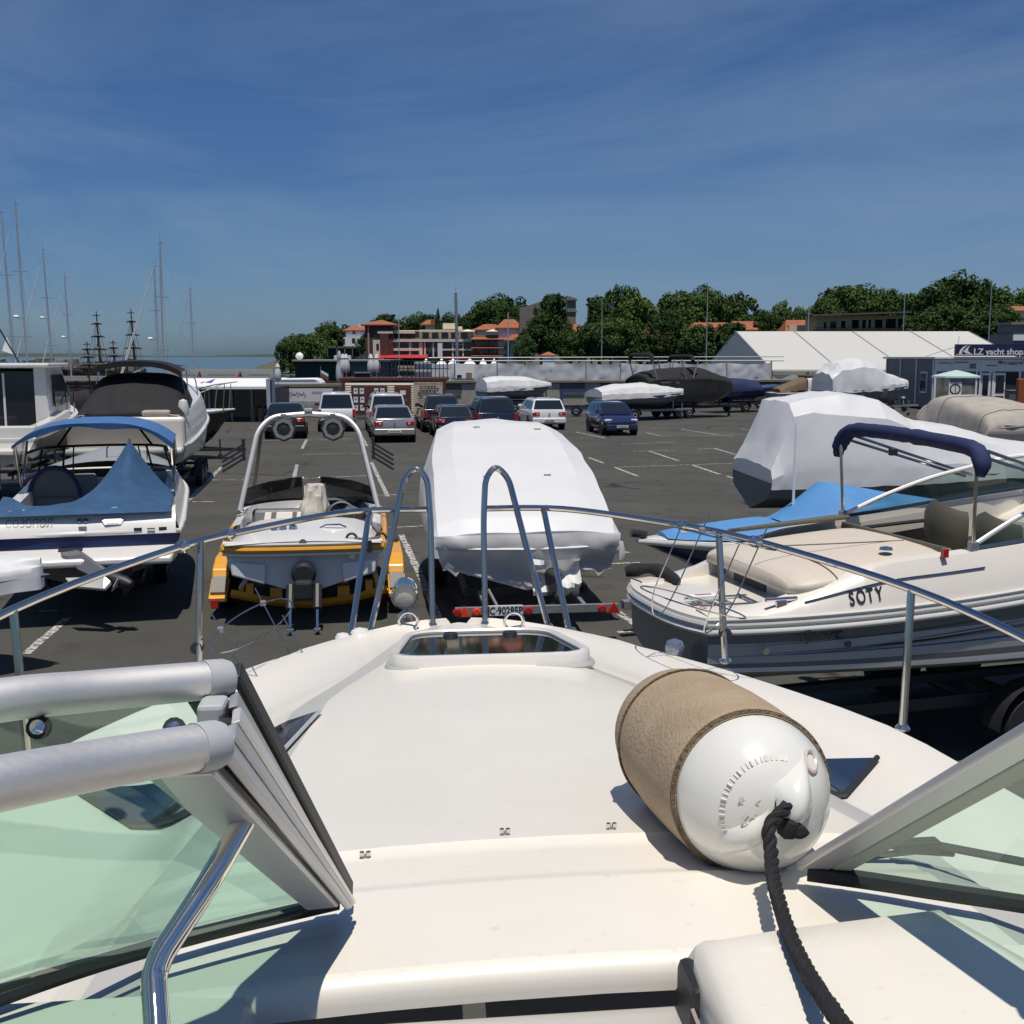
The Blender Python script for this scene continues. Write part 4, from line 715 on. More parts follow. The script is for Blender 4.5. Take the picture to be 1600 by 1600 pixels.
# ---------------------------------------------------------------- marina: sailing boats, tall ships, moored boats, breakwater
def stays(o, pts, r=.008, m=None, name='stay'):
    for a, b in pts: MB().tube([a, b], r, 4).build(name, m or GALV, o, 0)
def sailboat(px, yt, Y, lab, L=9.5, furl=True, lean=0, radar=None, m=None, cover=True, side=-1, spreaders=2, thick=.09, head=None):
    t = D(px, yt, Y); H = t.z + 1.5; hd = head if head is not None else side*radians(75)
    o = thing('sailboat', lab, 'sailboat', (t.x - lean, Y, -1.5), 0)
    hl = Hull(L, 2.9, -.2, .15, 1.05, 1.3, .4, 2.4, .8, .75, .7, .15); q = bpy.data.objects.new('hull', None)
    def rot(mb):
        c, s_ = cos(hd), sin(hd); mb.v = [((x)*c - (y - L*.55)*s_, x*s_ + (y - L*.55)*c, z) for x, y, z in mb.v]; return mb
    mb = MB(); hl.strip(mb, 0, 1, nv=8); a = [hl.pt(0, j/8) for j in range(9)]; mb.poly(a + [Vector((-p.x,p.y,p.z)) for p in a[::-1]]); rot(mb).build('hull', m or GEL, o, 40)
    rows = []
    for i in range(15):
        g = hl.pt(i/14, 1); rows.append([Vector((g.x*k/3, g.y, g.z + .06)) for k in range(-3, 4)])
    rot(MB().grid(rows)).build('deck', GEL, o, 40)
    mb = MB(); loft(mb, [(L*.25, [(.9,1.1),(.8,1.5),(0,1.6)]), (L*.5, [(.9,1.15),(.75,1.6),(0,1.7)]), (L*.75, [(.5,1.2),(.35,1.4),(0,1.45)])], 12, 6); rot(mb).build('cabin', GEL, o, 40)
    MB().tube([(0,0,1.2),(lean*.5,0,H*.5),(lean,0,H)], [thick*1.1, thick, thick*.8], 8).build('mast', ALUG if thick < .1 else GALV, o, 60)
    for k in range(spreaders):
        z = 1.2 + (H-1.2)*(k+1)/(spreaders+1); MB().bar((lean*z/H-.55, -.2, z), (lean*z/H+.55, .2, z), .04, .05).build('spreader', GALV, o, 0)
    MB().bar((lean-.15,0,H),(lean+.25,0,H+.02),.03,.03).build('wind_vane', BLKP, o, 0); MB().tube([(lean,0,H),(lean,0,H+.7)], .015, 4).build('antenna', GALV, o, 0)
    fx_ = Vector((0, L*.42, 1.3)); c, s_ = cos(hd), sin(hd); bow = Vector((-fx_.y*s_, fx_.y*c, 1.3)); st = Vector((L*.5*s_, -L*.5*c, 1.3)); top = Vector((lean,0,H-.3))
    if furl: MB().tube([bow, bow.lerp(top, .3), bow.lerp(top, .9)], [.05, .05, .03], 6).build('furled_sail', WHITEP, o, 60)
    stays(o, [(bow.lerp(top, .9) if furl else bow, top), (st, top), (Vector((1.2*c, 1.2*s_, 1.2)), top), (Vector((-1.2*c, -1.2*s_, 1.2)), top)])
    bm = Vector((s_*L*.38, -c*L*.38, 2.4)); MB().tube([(0,0,2.3), bm], .16 if cover else .07, 7).build('boom', NAVYC if cover else GALV, o, 60)
    if radar: zr1 = D(px, radar, Y).z + 1.5; MB().lathe([(.001,0),(.22,.02),(.25,.12),(.18,.22),(.001,.25)], 12, (-.55+lean*zr1/H,-.2,zr1)).build('radar_dome', WHITEP, o); MB().bar((0+lean*zr1/H,0,zr1),(-.55,-.2,zr1),.05,.05).build('radar_bracket', GALV, o, 0)
    return o
sailboat(24, 320, 95, 'sailing boat with the tallest mast at the left picture edge', 12, lean=-.25, radar=497, head=radians(95))
sailboat(67, 390, 118, 'sailing boat with second tall mast from the left and radar dome', 11, lean=-.35, radar=498, head=radians(100))
sailboat(101, 433, 132, 'sailing boat with third mast from the left and white radar dome', 10, lean=-.2, radar=528, head=radians(95))
sailboat(250, 380, 92, 'sailing boat with the taller mast of the close pair behind the black bimini', 11, lean=.25, head=radians(80), radar=None)
sailboat(241, 416, 104, 'sailing boat with the shorter mast of the close pair behind the black bimini', 10, lean=.1, radar=531, head=radians(85))
sailboat(297, 452, 128, 'sailing boat with lone mast right of the close pair', 9, lean=-.05, furl=False, head=radians(70))
sailboat(712, 458, 112, 'sailing boat with thick white mast in front of the hotel', 10, furl=False, thick=.17, lean=-.2, spreaders=1, cover=False, head=radians(-100))
sailboat(623, 498, 190, 'sailing boat with thin mast in front of the hotel tower', 8, furl=False, head=radians(-80))
sailboat(794, 488, 180, 'sailing boat with thin mast in front of the salmon roofed house', 8, furl=False, head=radians(-110))
sailboat(2, 332, 104, 'sailing boat cut by the left picture edge with dark mast head', 11, lean=-.4, head=radians(100))
TIMB = mat('dark_ship_timber', (.035, .022, .016), .8, var=.3)
for px, yt, px2, lab in ((154, 486, 137, 'left of two old square rigged wooden ships at the far quay'), (208, 482, 178, 'right of two old square rigged wooden ships at the far quay')):
    Y = 165; t = D(px, yt, Y); o = thing('tall_ship', lab, 'sailing ship', (t.x, Y, -1.5)); hl = Hull(17, 5, -.4, .5, 2.4, 3.4, .4, 2.2, 2, .85, .6, .1)
    def rt(mb): mb.v = [(-(y-8.5), x, z) for x, y, z in mb.v]; return mb
    mb = MB(); hl.strip(mb, 0, 1, nv=8); a = [hl.pt(0, j/8) for j in range(9)]; mb.poly(a + [Vector((-p.x,p.y,p.z)) for p in a[::-1]]); rt(mb).build('hull', TIMB, o, 40)
    rt(MB().grid([[Vector((hl.pt(i/14,1).x*k/3, hl.pt(i/14,1).y, hl.pt(i/14,1).z-.3)) for k in range(-3,4)] for i in range(15)])).build('deck', BRW, o, 40)
    for mx_, top in ((0, t.z+1.5), ((px2-px)/FPX*Y, (t.z+1.5)*.62)):
        ms = MB().tube([(mx_,0,1.5),(mx_-.25,0,top*.6),(mx_-.35,0,top)], [.22,.16,.06], 7).build('mast', TIMB, o, 60)
        for k, (zf, hw) in enumerate(((.32,1.5),(.52,1.35),(.68,1.1),(.84,.8),(.95,.55))):
            zz_ = top*zf; MB().tube([(mx_-hw-.3*zf,-.35,zz_-.08),(mx_-.3*zf,0,zz_),(mx_+hw-.3*zf,-.35,zz_-.08)], [.05,.1,.05], 6).build('yard', TIMB, ms); 
            if zf < .9: MB().tube([(mx_-hw*.9-.3*zf,-.36,zz_+.05),(mx_-.3*zf,-.1,zz_+.2),(mx_+hw*.9-.3*zf,-.36,zz_+.05)], [.05,.14,.05], 6).build('furled_sail', mat('weathered_sailcloth', (.22,.18,.14), .9), ms)
        stays(o, [((mx_+s*1.9, yy, 2.6), (mx_-.3, 0, top*f_)) for s in (-1,-.5,.5,1) for yy in (-1.6,) for f_ in (.62,.9)], .03, TIMB, 'shroud')
SMALL = [('white cabin cruiser moored at the far quay below the headland', 330), ]
def small_boat(px, py, Y, L, lab, grp=None, hd=None, m=None, cab=True, name='motor_boat'):
    p = D(px, py, Y); o = thing(name, lab, 'boat', (p.x, Y, -1.5), hd if hd is not None else R.uniform(-2.2, -1.0), grp); hl = Hull(L, L*.34, -.2, .2, .95, 1.35, .45, 2.1, .6); hl.shell('hull', m or GEL, o); hl.deck('deck', GEL, o, 0, 1, .05)
    if cab: mb = MB(); loft(mb, [(L*.3, [(L*.13,1.0),(L*.11,1.9),(0,2.0)]), (L*.5, [(L*.13,1.05),(L*.10,1.95),(0,2.05)]), (L*.68, [(L*.09,1.2),(L*.05,1.4),(0,1.42)])], 10, 5); mb.build('cabin', GEL, o, 40); MB().box(-L*.125, L*.125, L*.3, L*.52, 1.45, 1.75).build('window', WINDK, o, 0)
    MB().tube([(0,L*.35,1.9),(0,L*.35,3.2)], .03, 5).build('antenna', GALV, o); return o
q = 'small boats in the marina behind the slat fence'
for px, py, Y, L_, lab in ((62,590,92,8,'white motor boat with low cabin just right of the pilothouse roof'),(92,592,88,7,'white motor boat behind the bow rail of the pilothouse boat'),(128,588,96,8,'white motor boat in the marina left of the black bimini'),(150,594,90,7,'white motor boat half hidden by the black bimini'),(178,590,95,8,'white motor boat seen under the black bimini frame'),(110,580,125,9,'larger white yacht beneath the old ship masts'),(205,586,120,9,'white yacht beneath the right old ship')): small_boat(px, py, Y, L_, lab)
small_boat(330, 570, 150, 13, 'long white and brown excursion boat behind the printed screen', m=mat('brown_hull', (.16,.05,.025), .6), hd=radians(-92), name='excursion_boat')
small_boat(385, 571, 160, 11, 'white excursion boat at the end of the printed screen', hd=radians(-95), name='excursion_boat'); small_boat(440, 576, 120, 8, 'white fishing boat with crane left of the green pavilion', hd=radians(80)); small_boat(275, 572, 160, 9, 'brown moored boat right of the mast pair', m=mat('brown_hull2', (.2,.07,.03), .6), hd=radians(-90))
bw = MB(); ROCK = mat('breakwater_rock', (.20, .175, .14), .95, var=.4, vscale=.6)
rr_ = random.Random(5)
def rocks(mb, x0, x1, y, n, h):
    for _ in range(n):
        c = Vector((rr_.uniform(x0, x1), y + rr_.gauss(0, 1.6), 0)); s = rr_.uniform(.5, 1.1); c.z = -1.7 + h * max(0, 1 - abs(c.y - y)/4) * rr_.uniform(.5, 1)
        P = [c + Vector((rr_.uniform(.6,1)*s*a, rr_.uniform(.6,1)*s*b, rr_.uniform(.6,1)*s*.7*d)) for a, b, d in ((-1,-1,-1),(1,-1,-1),(1,1,-1),(-1,1,-1),(-1,-1,1),(1,-1,1),(1,1,1),(-1,1,1))]; mb.hexa(P)
rocks(bw, -110, -62, 185, 750, 4.6); tag(bw.build('breakwater_rocks', ROCK, None, 0), 'grey brown rock breakwater on the left horizon', 'rocks', kind='stuff')
aw = thing('quay_awning', 'cream awning on the far quay between the two old ships', 'awning', (D(190,562,150).x, 150, -1.5)); MB().box(-2.3, 2.0, 0, 2, 3.9, 4.15).build('canopy', CREAM, aw, 0, .05)
for x in (-2.2, 1.9): MB().box(x-.05, x+.05, 0, .1, 0, 3.9).build('post', GALV, aw, 0)
# ================================================================ CARS
def rloop(sec):   # (y, zl, zt, w) -> ring of the lower body
    y, zl, zt, w = sec; zm = lerp(zl, zt, .55)
    h = [(w*.80, zl), (w*.97, zl + .10), (w, zm), (w*.985, zt - .12), (w*.93, zt - .03), (w*.80, zt)]
    return [Vector((x, y, z)) for x, z in h] + [Vector((-x, y, z)) for x, z in h[::-1]]
CARP = {}
def paint(name, col, metal=0): return mat('car_paint_' + name, col, .22, metal, coat=.9)
def car(lab, cat, loc, rz, kind, pm, dark_bumper=False, rails=False, group=None, detail=True, plate=True, name='parked_car'):
    o = thing(name, lab, cat, loc, rz, group)
    P = {'sedan': dict(L=4.7, W=1.8, H=1.46, lower=[(0,.42,.80,.78),(.06,.30,.98,.86),(.25,.28,1.00,.89),(1.0,.2,1.0,.9),(2.4,.2,.97,.9),(3.5,.2,.92,.89),(4.3,.26,.80,.86),(4.6,.3,.70,.80),(4.7,.4,.6,.68)], gh=(.62,3.55,1.35,2.75)),
         'hatch': dict(L=3.8, W=1.64, H=1.42, lower=[(0,.42,.80,.72),(.05,.3,.93,.78),(.3,.25,.97,.81),(1.2,.2,.96,.82),(2.4,.2,.93,.82),(3.1,.22,.88,.81),(3.6,.28,.76,.77),(3.8,.36,.62,.66)], gh=(.10,3.0,.42,2.05)),
         'estate': dict(L=4.5, W=1.77, H=1.48, lower=[(0,.42,.85,.78),(.05,.3,.98,.84),(.3,.25,1.0,.87),(1.2,.2,.98,.88),(2.6,.2,.95,.88),(3.4,.22,.90,.87),(4.2,.28,.78,.84),(4.5,.36,.62,.72)], gh=(.14,3.4,.42,2.5)),
         'suv': dict(L=4.6, W=1.85, H=1.72, lower=[(0,.48,.95,.82),(.05,.36,1.08,.88),(.3,.32,1.10,.91),(1.2,.28,1.08,.92),(2.6,.28,1.06,.92),(3.4,.3,1.02,.91),(4.3,.36,.90,.88),(4.6,.44,.72,.76)], gh=(.14,3.4,.5,2.5)),
         'van': dict(L=4.4, W=1.80, H=1.82, lower=[(0,.40,1.0,.82),(.05,.3,1.08,.86),(.3,.26,1.10,.89),(1.2,.22,1.08,.9),(2.8,.22,1.05,.9),(3.5,.24,1.0,.89),(4.2,.3,.84,.86),(4.4,.38,.66,.74)], gh=(.06,3.75,.16,2.75))}[kind]
    H = P['H']; mb = MB(); rows = [rloop(s) for s in P['lower']]; mb.grid(rows, cv=True); mb.poly(rows[0][::-1]); mb.poly(rows[-1])
    body = mb.build('body', pm, o, 50, .02)
    yb0, yb1, yr0, yr1 = P['gh']; W2 = P['W']/2; zb = interp([(s[0], s[2]) for s in P['lower']], 1.5) - .03; wb, wr = W2*.93, W2*.74
    def gp(u, v, side):         # u 0 rear..1 front, v 0 belt..1 roof
        y = lerp(lerp(yb0, yr0, v), lerp(yb1, yr1, v), u); x = lerp(wb, wr, v); return Vector((x*side, y, lerp(zb, H - .02, v) + (.025*sin(pi*u) if v > .9 else 0)))
    mb = MB(); n = 6
    sec = []
    for i in range(n+1):
        u = i/n; ring = [gp(u, v, 1) for v in (0, .35, .7, .93)] + [Vector((wr*.86, gp(u,1,1).y, H + .02*sin(pi*u)))]; ring = ring + [Vector((-p.x, p.y, p.z)) for p in ring[::-1]]; sec.append(ring)
    mb.grid(sec); mb.poly(sec[0][::-1]); mb.poly(sec[-1]); cabin = mb.build('cabin', pm, o, 50, .02)
    def pane(pts, nm, off):
        MB().slab([Vector(p) + Vector(off) for p in pts], Vector(off)*.6).build(nm, WINDK, cabin, 0)
    vt, vb = .90, .10
    a, b = gp(0, vb, 1), gp(0, vt, 1); s_ = .90; pane([(a.x*s_, a.y, a.z), (-a.x*s_, a.y, a.z), (-b.x*s_, b.y, b.z), (b.x*s_, b.y, b.z)], 'rear_window', (0, -.012, .004))
    a, b = gp(1, vb, 1), gp(1, vt, 1); pane([(-a.x*s_, a.y, a.z), (a.x*s_, a.y, a.z), (b.x*s_, b.y, b.z), (-b.x*s_, b.y, b.z)], 'windscreen', (0, .012, .006))
    cuts = (.06, .34, .62, .90) if kind in ('estate','suv','van') else (.10, .5, .88)
    for sd in (1, -1):
        for u0, u1 in zip(cuts, cuts[1:]): pane([gp(u0+.015, .12, sd), gp(u1-.015, .12, sd), gp(u1-.015, .84, sd), gp(u0+.015, .84, sd)], 'side_window', (.011*sd, 0, .003))
        m = MB(); q = gp(.86, .05, sd); m.box(min(q.x, q.x+.2*sd), max(q.x, q.x+.2*sd), q.y-.05, q.y+.08, q.z+.02, q.z+.16); m.build('mirror', pm if kind != 'van' else BLKP, o, 0, .03)
        r = .31 if kind != 'suv' else .35
        for wy in (P['L']*.19, P['L']*.81): wheel(o, sd*(W2-.12), wy, r, .2, side=sd); MB().disc((sd*(W2-.085), wy, r+.02), (sd,0,0), r+.06, .09, 20).build('wheel_arch', BLKP, o, 40)
    bm = BLKP if dark_bumper else pm
    MB().box(-W2*.93, W2*.93, -.08, .12, .32, .58).build('rear_bumper', bm, o, 0, .05, 3); MB().box(-W2*.86, W2*.86, P['L']-.1, P['L']+.06, .26, .50).build('front_bumper', bm, o, 0, .05, 3)
    zl = zb - .12
    for sd in (1, -1):
        x0, x1 = sorted((sd*W2*.52, sd*W2*.92))
        if kind in ('van', 'suv'): MB().box(min(sd*W2*.8, sd*W2*.96), max(sd*W2*.8, sd*W2*.96), -.03, .14, zl-.25, zl+.14).build('tail_light', REDL, o, 0, .02)
        else: MB().box(x0, x1, -.025, .16, zl-.13, zl+.04).build('tail_light', REDL, o, 0, .03); MB().disc((sd*W2*.66, -.03, zl-.045), (0,-1,0), .045, .006, 10).build('reverse_lamp', AMB, o, 0)
        MB().box(x0, x1, P['L']-.34, P['L']-.10, .60, .74).build('headlight', AMB, o, 0, .05)
    MB().box(-.26, .26, -.105, -.082, .42, .53).build('number_plate', PLATE, o, 0); MB().box(-.26, .26, P['L']+.062, P['L']+.08, .36, .47).build('number_plate', PLATE, o, 0)
    for yy in (-.11, P['L']+.082):
        m = MB(); x = -.2
        while x < .2: q = R.uniform(.025, .05); m.box(x, x+q, yy, yy+.003, (.45 if yy < 0 else .39), (.50 if yy < 0 else .44)); x += q + .018
        m.build('plate_characters', INK, o, 0)
    MB().disc((0, -.02 if kind != 'sedan' else -.02, zl-.05), (0,-1,0), .05, .02, 12).build('badge', CHROME, o, 40)
    MB().box(-W2*.5, W2*.5, P['L']-.02, P['L']+.02, .54, .62).build('grille', BLKP, o, 0)
    if rails:
        for sd in (1, -1): MB().tube([(sd*wr*.8, yr0+.1, H), (sd*wr*.8, yr0+.2, H+.06), (sd*wr*.8, yr1-.2, H+.06), (sd*wr*.8, yr1-.1, H)], .018, 6).build('roof_rail', BLKP, o)
    return o
def at_car(px, py): return G(px, py)
WHC, SILV, BLKC2, NAVC, GRC, DBL = paint('white', (.74,.74,.75)), paint('silver', (.42,.40,.37), .55), paint('black', (.012,.012,.014)), paint('navy', (.013,.020,.075)), paint('graphite', (.05,.047,.05), .4), paint('midnight', (.014,.022,.045), .2)
car('black sedan parked below the left tower speaker', 'car', at_car(446, 686), LOT, 'sedan', BLKC2)
car('white panel van with dark rear bumper and barred rear window', 'van', at_car(527, 675), LOT, 'van', WHC, True)
car('white people carrier with roof rails half hidden by the silver sedan', 'car', at_car(607, 679), LOT, 'van', WHC, True, True)
car('silver sedan with round red tail lamps in front of the kiosk door', 'car', at_car(617, 692), LOT, 'sedan', SILV)
car('dark graphite off-roader left of the midnight blue hatchback', 'car', at_car(692, 676), LOT, 'suv', GRC)
car('small dark blue hatchback nearest behind the white wrapped boat', 'car', at_car(712, 686), LOT, 'hatch', DBL)
car('navy off-roader behind the middle of the white wrapped boat roof', 'car', at_car(778, 684), LOT, 'suv', DBL)
car('white estate car with roof rails and red tail lamps', 'car', at_car(858, 672), LOT, 'estate', WHC, False, True)
p = at_car(972, 681); c_ = car('navy blue hatchback facing the camera alone on the open car park', 'car', (0,0,0), LOT + pi, 'hatch', NAVC, False); c_.location = (p.x, p.y, 0); c_.location = Vector((p.x, p.y, 0)) + Matrix.Rotation(LOT + pi, 3, 'Z') @ Vector((0, -3.8, 0))
car('white car with dark rear window beside the slat fence', 'car', at_car(150, 664), LOT, 'hatch', WHC)
# scooter
p = G(1393, 642); o = thing('motor_scooter', 'black scooter parked at the corner of the grey shop', 'scooter', p, radians(200))
for y in (0, 1.2): MB().lathe([(.12,-.05),(.22,-.05),(.24,0),(.22,.05),(.12,.05)], 16, (0,y,.24), (1,0,0)).build('wheel', BLACK, o)
MB().slab([(-.17,-.25,.45),(-.17,.35,.35),(-.17,.55,.3),(-.17,.55,.4),(-.17,.4,.78),(-.17,-.35,.8)], (.34,0,0)).build('body', BLKP, o, 0, .05); MB().box(-.14,.14,.5,1.0,.26,.34).build('footboard', BLKP, o, 0, .02)
MB().slab([(-.19,.95,.3),(-.19,1.1,.35),(-.19,1.02,1.0),(-.19,.9,.98)], (.38,0,0)).build('leg_shield', BLKP, o, 0, .03); MB().tube([(-.34,.92,1.08),(0,.98,1.05),(.34,.92,1.08)], .025, 6).build('handlebar', BLKP, o); MB().box(-.12,.12,1.02,1.12,.82,.96).build('headlamp', AMB, o, 0, .03); MB().tube([(0,1.2,.24),(0,1.0,.95)], .035, 6).build('fork', GALV, o); MB().box(-.14,.14,-.3,.45,.8,.88).build('seat', BLACK, o, 0, .03)
for s in (-1,1): MB().tube([(.3*s,.95,1.1),(.36*s,.95,1.25)], .01, 5).build('mirror_stem', BLKP, o); MB().disc((.36*s,.95,1.3),(0,-1,0),.06,.02,10).build('mirror', BLKP, o, 0)
# ================================================================ BOATS ON THE HARD
def trailer(lab, loc, rz, L, W, zf=.5, m=GALV, wy=.35, tandem=False, bar=None, lights=True, grp=None, jock=True):
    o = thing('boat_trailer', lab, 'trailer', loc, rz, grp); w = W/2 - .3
    for s in (1, -1):
        MB().bar((s*w, .1, zf), (s*w, L*.62, zf), .06, .11).build('side_rail', m, o, 0, .008); MB().bar((s*w, L*.62, zf), (0, L*.98, zf), .06, .11).build('draw_rail', m, o, 0, .008)
        for k in ((L*wy, L*wy + .75) if tandem else (L*wy,)):
            wheel(o, s*(w + .2), k, .31, .19, side=s)
            a = [Vector((s*(w+.2), k + cos(t)*.40, .31 + sin(t)*.40)) for t in [pi*i/10 for i in range(11)]]
            MB().grid([[p + Vector((-s*.11,0,0)), p + Vector((s*.12,0,0))] for p in a]).build('mudguard', BLKP, o, 60)
        MB().bar((s*w*.62, .15, zf + .13), (s*w*.62, L*.55, zf + .13), .09, .07).build('bunk', BLACK, o, 0); 
        for y in (.4, L*.5): MB().bar((s*w*.62, y, zf-.03), (s*w*.62, y, zf + .12), .05, .05).build('bunk_post', m, o, 0)
    for y in (.2, L*wy, L*.6): MB().bar((-w, y, zf-.02), (w, y, zf-.02), .07, .08).build('cross_beam', m, o, 0)
    MB().tube([(-w-.12, L*wy, .31), (w+.12, L*wy, .31)], .04, 8).build('axle', m, o)
    MB().box(-.06, .06, L*.96, L*1.05, zf-.05, zf+.06).build('coupling', m, o, 0, .01); MB().bar((0, L*.84, zf), (0, L*.84, zf + .75), .07, .07).build('winch_post', m, o, 0)
    if jock: MB().tube([(.12, L*.93, .06), (.12, L*.93, zf+.35)], .03, 8).build('jockey_tube', m, o); MB().lathe([(.03,-.03),(.09,-.03),(.1,0),(.09,.03),(.03,.03)], 12, (.12, L*.93, .1), (1,0,0)).build('jockey_wheel', BLACK, o)
    if lights and not bar:
        for s in (1, -1): MB().box(s*(w+.05)-.09, s*(w+.05)+.09, -.02, .06, zf-.05, zf+.06).build('tail_light', REDL, o, 0, .01)
    return o
def stands(lab, loc, rz, L, W, z, grp=None):
    o = thing('boat_cradle', lab, 'cradle', loc, rz, grp)
    for y in (L*.18, L*.62):
        MB().box(-.22, .22, y-.1, y+.1, 0, z).build('keel_block', mat('old_timber', (.10,.075,.05), .9, var=.3), o, 0)
        for s in (1, -1): MB().tube([(s*W*.42, y, .02), (s*W*.33, y, z+.25)], .04, 6).build('prop_leg', GALV, o); MB().box(s*W*.33-.1, s*W*.33+.1, y-.09, y+.09, z+.25, z+.30).build('prop_pad', BLACK, o, 0); MB().box(s*W*.42-.15, s*W*.42+.15, y-.15, y+.15, 0, .03).build('prop_foot', GALV, o, 0)
    return o
def wrapped(lab, loc, rz, L, B, zk, zc, zg0, zg1, st, m=WRAP, hm=None, amp=.03, seed=1, cover='shrink_wrap_cover', rake=.4, seams=0, hullv=1, tm=.45, p=2.2, nu=48, sc=2.2):
    o = thing('wrapped_boat', lab, 'boat', loc, rz); h = Hull(L, B, zk, zc, zg0, zg1, tm, p, rake); h.shell('hull', hm or HULLG, o, 0, hullv)
    mb = MB(); rows = loft(mb, st, nu, 18, amp, sc, seed, taut=(cover != 'canvas_cover')); c = mb.build(cover, m, o, 16 if cover == 'shrink_wrap_cover' else 65)
    for k in range(seams):
        r = rows[int((k + .8)*len(rows)/(seams + .6))]; MB().tube([p + Vector((0,0,.006)) for p in r], .012, 5).build('seam', mat('dark_seam', (.08,.075,.07), .9), c)
    return o, h, rows
def sect(h, t, prof, lift=0):    # cover section that starts at the hull rim
    g = h.pt(t, 1); return (g.y, [(g.x + .03, g.z - .12 + lift)] + [(g.x*a, z) for a, z in prof])

# ---- boat with the blue bimini and СОЗОПОЛ on its stern
YA = LOT + radians(5.5); pA = Vector((-5.70, 14.55, 0)); A = thing('motor_boat', 'white and navy cuddy boat with blue bimini and СОЗОПОЛ on its stern', 'boat', pA, YA)
h = Hull(6.4, 2.5, .42, .78, 1.16, 1.55, .5, 2.3, .55, .84, .6, .02); h.shell('hull', HULLG, A, 0, 1)
mb = MB(); h.strip(mb, .45, 1.0, 0, 1, .006); mb.build('topside', mat('gelcoat_pale_grey', (.50,.51,.53), .25, coat=.5, var=.05), A, 40)
mb = MB(); h.strip(mb, .55, .93, 0, .97, .010, sides=(1,-1)); mb.build('blue_band', NAVY, A, 40); h.rub('rub_rail', GEL, A, .035, 1, .01)
a = [h.pt(0, v) for v in (.52, .95)]; MB().slab([(-a[0].x,-.012,a[0].z),(a[0].x,-.012,a[0].z),(a[1].x,-.012,a[1].z),(-a[1].x,-.012,a[1].z)], (0,.01,0)).build('transom_band', NAVY, A, 0)
# moulded deck: side coamings, raked transom panel, foredeck
for s in (1, -1):
    rows = []
    for i in range(22):
        t = i/21*.98; g = h.pt(t, 1); w = max(.02, g.x); lift = .30 - .06*t; rows.append([Vector((s*w, g.y, g.z)), Vector((s*(w-.05), g.y + .10*(1-t), g.z + .12)), Vector((s*max(.0, w-.13), g.y + .2*(1-t), g.z + lift)), Vector((s*max(.0, w-.30), g.y + .22*(1-t), g.z + lift + .01)), Vector((s*max(0, w-.33), g.y + .22*(1-t), g.z + lift - .35))])
    MB().grid(rows).build('coaming', GEL, A, 50)
z0 = h.zg(0); MB().grid([[Vector((x, yy + .05*(1-abs(x)/1.2), zz)) for x in (-1.17,-1.0,-.5,0,.5,1.0,1.17)] for yy, zz in ((-.06,z0-.02),(-.02,z0+.1),(.08,z0+.2),(.16,z0+.29),(.34,z0+.31),(.36,z0-.1))]).build('transom_panel', GEL, A, 50)
h.deck('foredeck', GEL, A, .62, .99, .14, .30, .12)
rows = [[Vector((x, y, z)) for x in (-.95,-.5,0,.5,.95)] for y, z in ((.36,.95),(2.2,.95),(3.6,.95),(3.62,1.5))]; MB().grid(rows).build('cockpit_sole', mat('sole_grey', (.25,.25,.25), .7, var=.15), A, 0)
MB().hexa([(-1.12,-.52,.80),(1.12,-.52,.80),(1.18,.0,.80),(-1.18,.0,.80),(-1.12,-.52,.90),(1.12,-.52,.90),(1.18,.0,.98),(-1.18,.0,.98)]).build('swim_platform', GEL, A, 0, .035, 3)
text('СОЗОПОЛ', .185, (-.68, .046, z0 + .155), (radians(45),0,0), GREYL, A, ext=.001, sx=.62)
MB().slab([(.20,.075,z0+.185),(.52,.075,z0+.185),(.46,.005,z0+.105),(.26,.005,z0+.105)], (0,-.008,.010)).build('grab_recess', HLG, A, 0, .004); MB().slab([(.24,.052,z0+.182),(.48,.052,z0+.182),(.44,.004,z0+.128),(.28,.004,z0+.128)], (0,-.006,.006)).build('recess_face', GEL, A, 0)
MB().lathe([(.001,.03),(.06,.02),(.07,0)], 14, (.38,.17,z0+.275), (0,-.6,.8)).build('deck_filler', SKYC, A)
for x in (.68, 1.0): MB().box(x-.05, x+.05, -.045, -.015, z0+.02, z0+.06).build('transom_vent', BLKP, A, 0)
MB().tube([(.80,-.045,z0+.035),(.90,-.045,z0+.035)], .018, 8).build('stern_light', CHROME, A)
for x in (-.06, .02): MB().disc((x,.075,z0+.165),(0,-.7,.7),.03,.02,10).build('lock', CHROME, A, 40)
MB().box(-.07,.03,.0,.02,z0+.06,z0+.10).build('catch_plate', GALV, A, 0)
# blue cover over the aft cockpit, tented up to a pole at starboard
def czA(x, y):
    f = max(0, min(1, (y - .25)/1.25)); e = max(0, 1 - abs(x - .52)/(.95 if x < .52 else .66))**1.5; z = z0 + .31 + .05*f + .78*f**.85*e
    if x < -.75: z += .20*f*min(1, (-.75 - x)/.25)
    return z + .018*noise.noise(Vector((x*4, y*5, 1))) + .02*sin(9*(x-.5*y))*f*(1-e)*.6
rows = []
for i in range(25):
    v = i/24; row = []
    for j in range(41):
        x = -1.12 + 2.24*j/40; yl = .62 + .93*sst(-.25, .6, x) - .15*sst(.6, 1.1, x) + .25*sst(-.8,-1.1,x); y = lerp(.12, yl, v); row.append(Vector((x, y, czA(x, y))))
    rows.append(row)
skirt = [Vector((p.x*1.0, .02, z0 + .26)) for p in rows[0]]; MB().grid([skirt] + rows).build('cockpit_cover', BLUEC, A, 70)
rows = []
for i in range(10):
    v = i/9; rows.append([Vector((1.11 - .0*v + .02*sin(5*y), y, lerp(z0+.30, czA(1.1, .12 + y*.8) + .02, v))) for y in [k*.16 for k in range(12)]])
MB().grid(rows).build('cover_side', BLUEC, A, 70)
MB().tube([(.52,1.55,.95),(.52,1.55,z0+1.15)], .02, 6).build('cover_pole', STEEL, A)
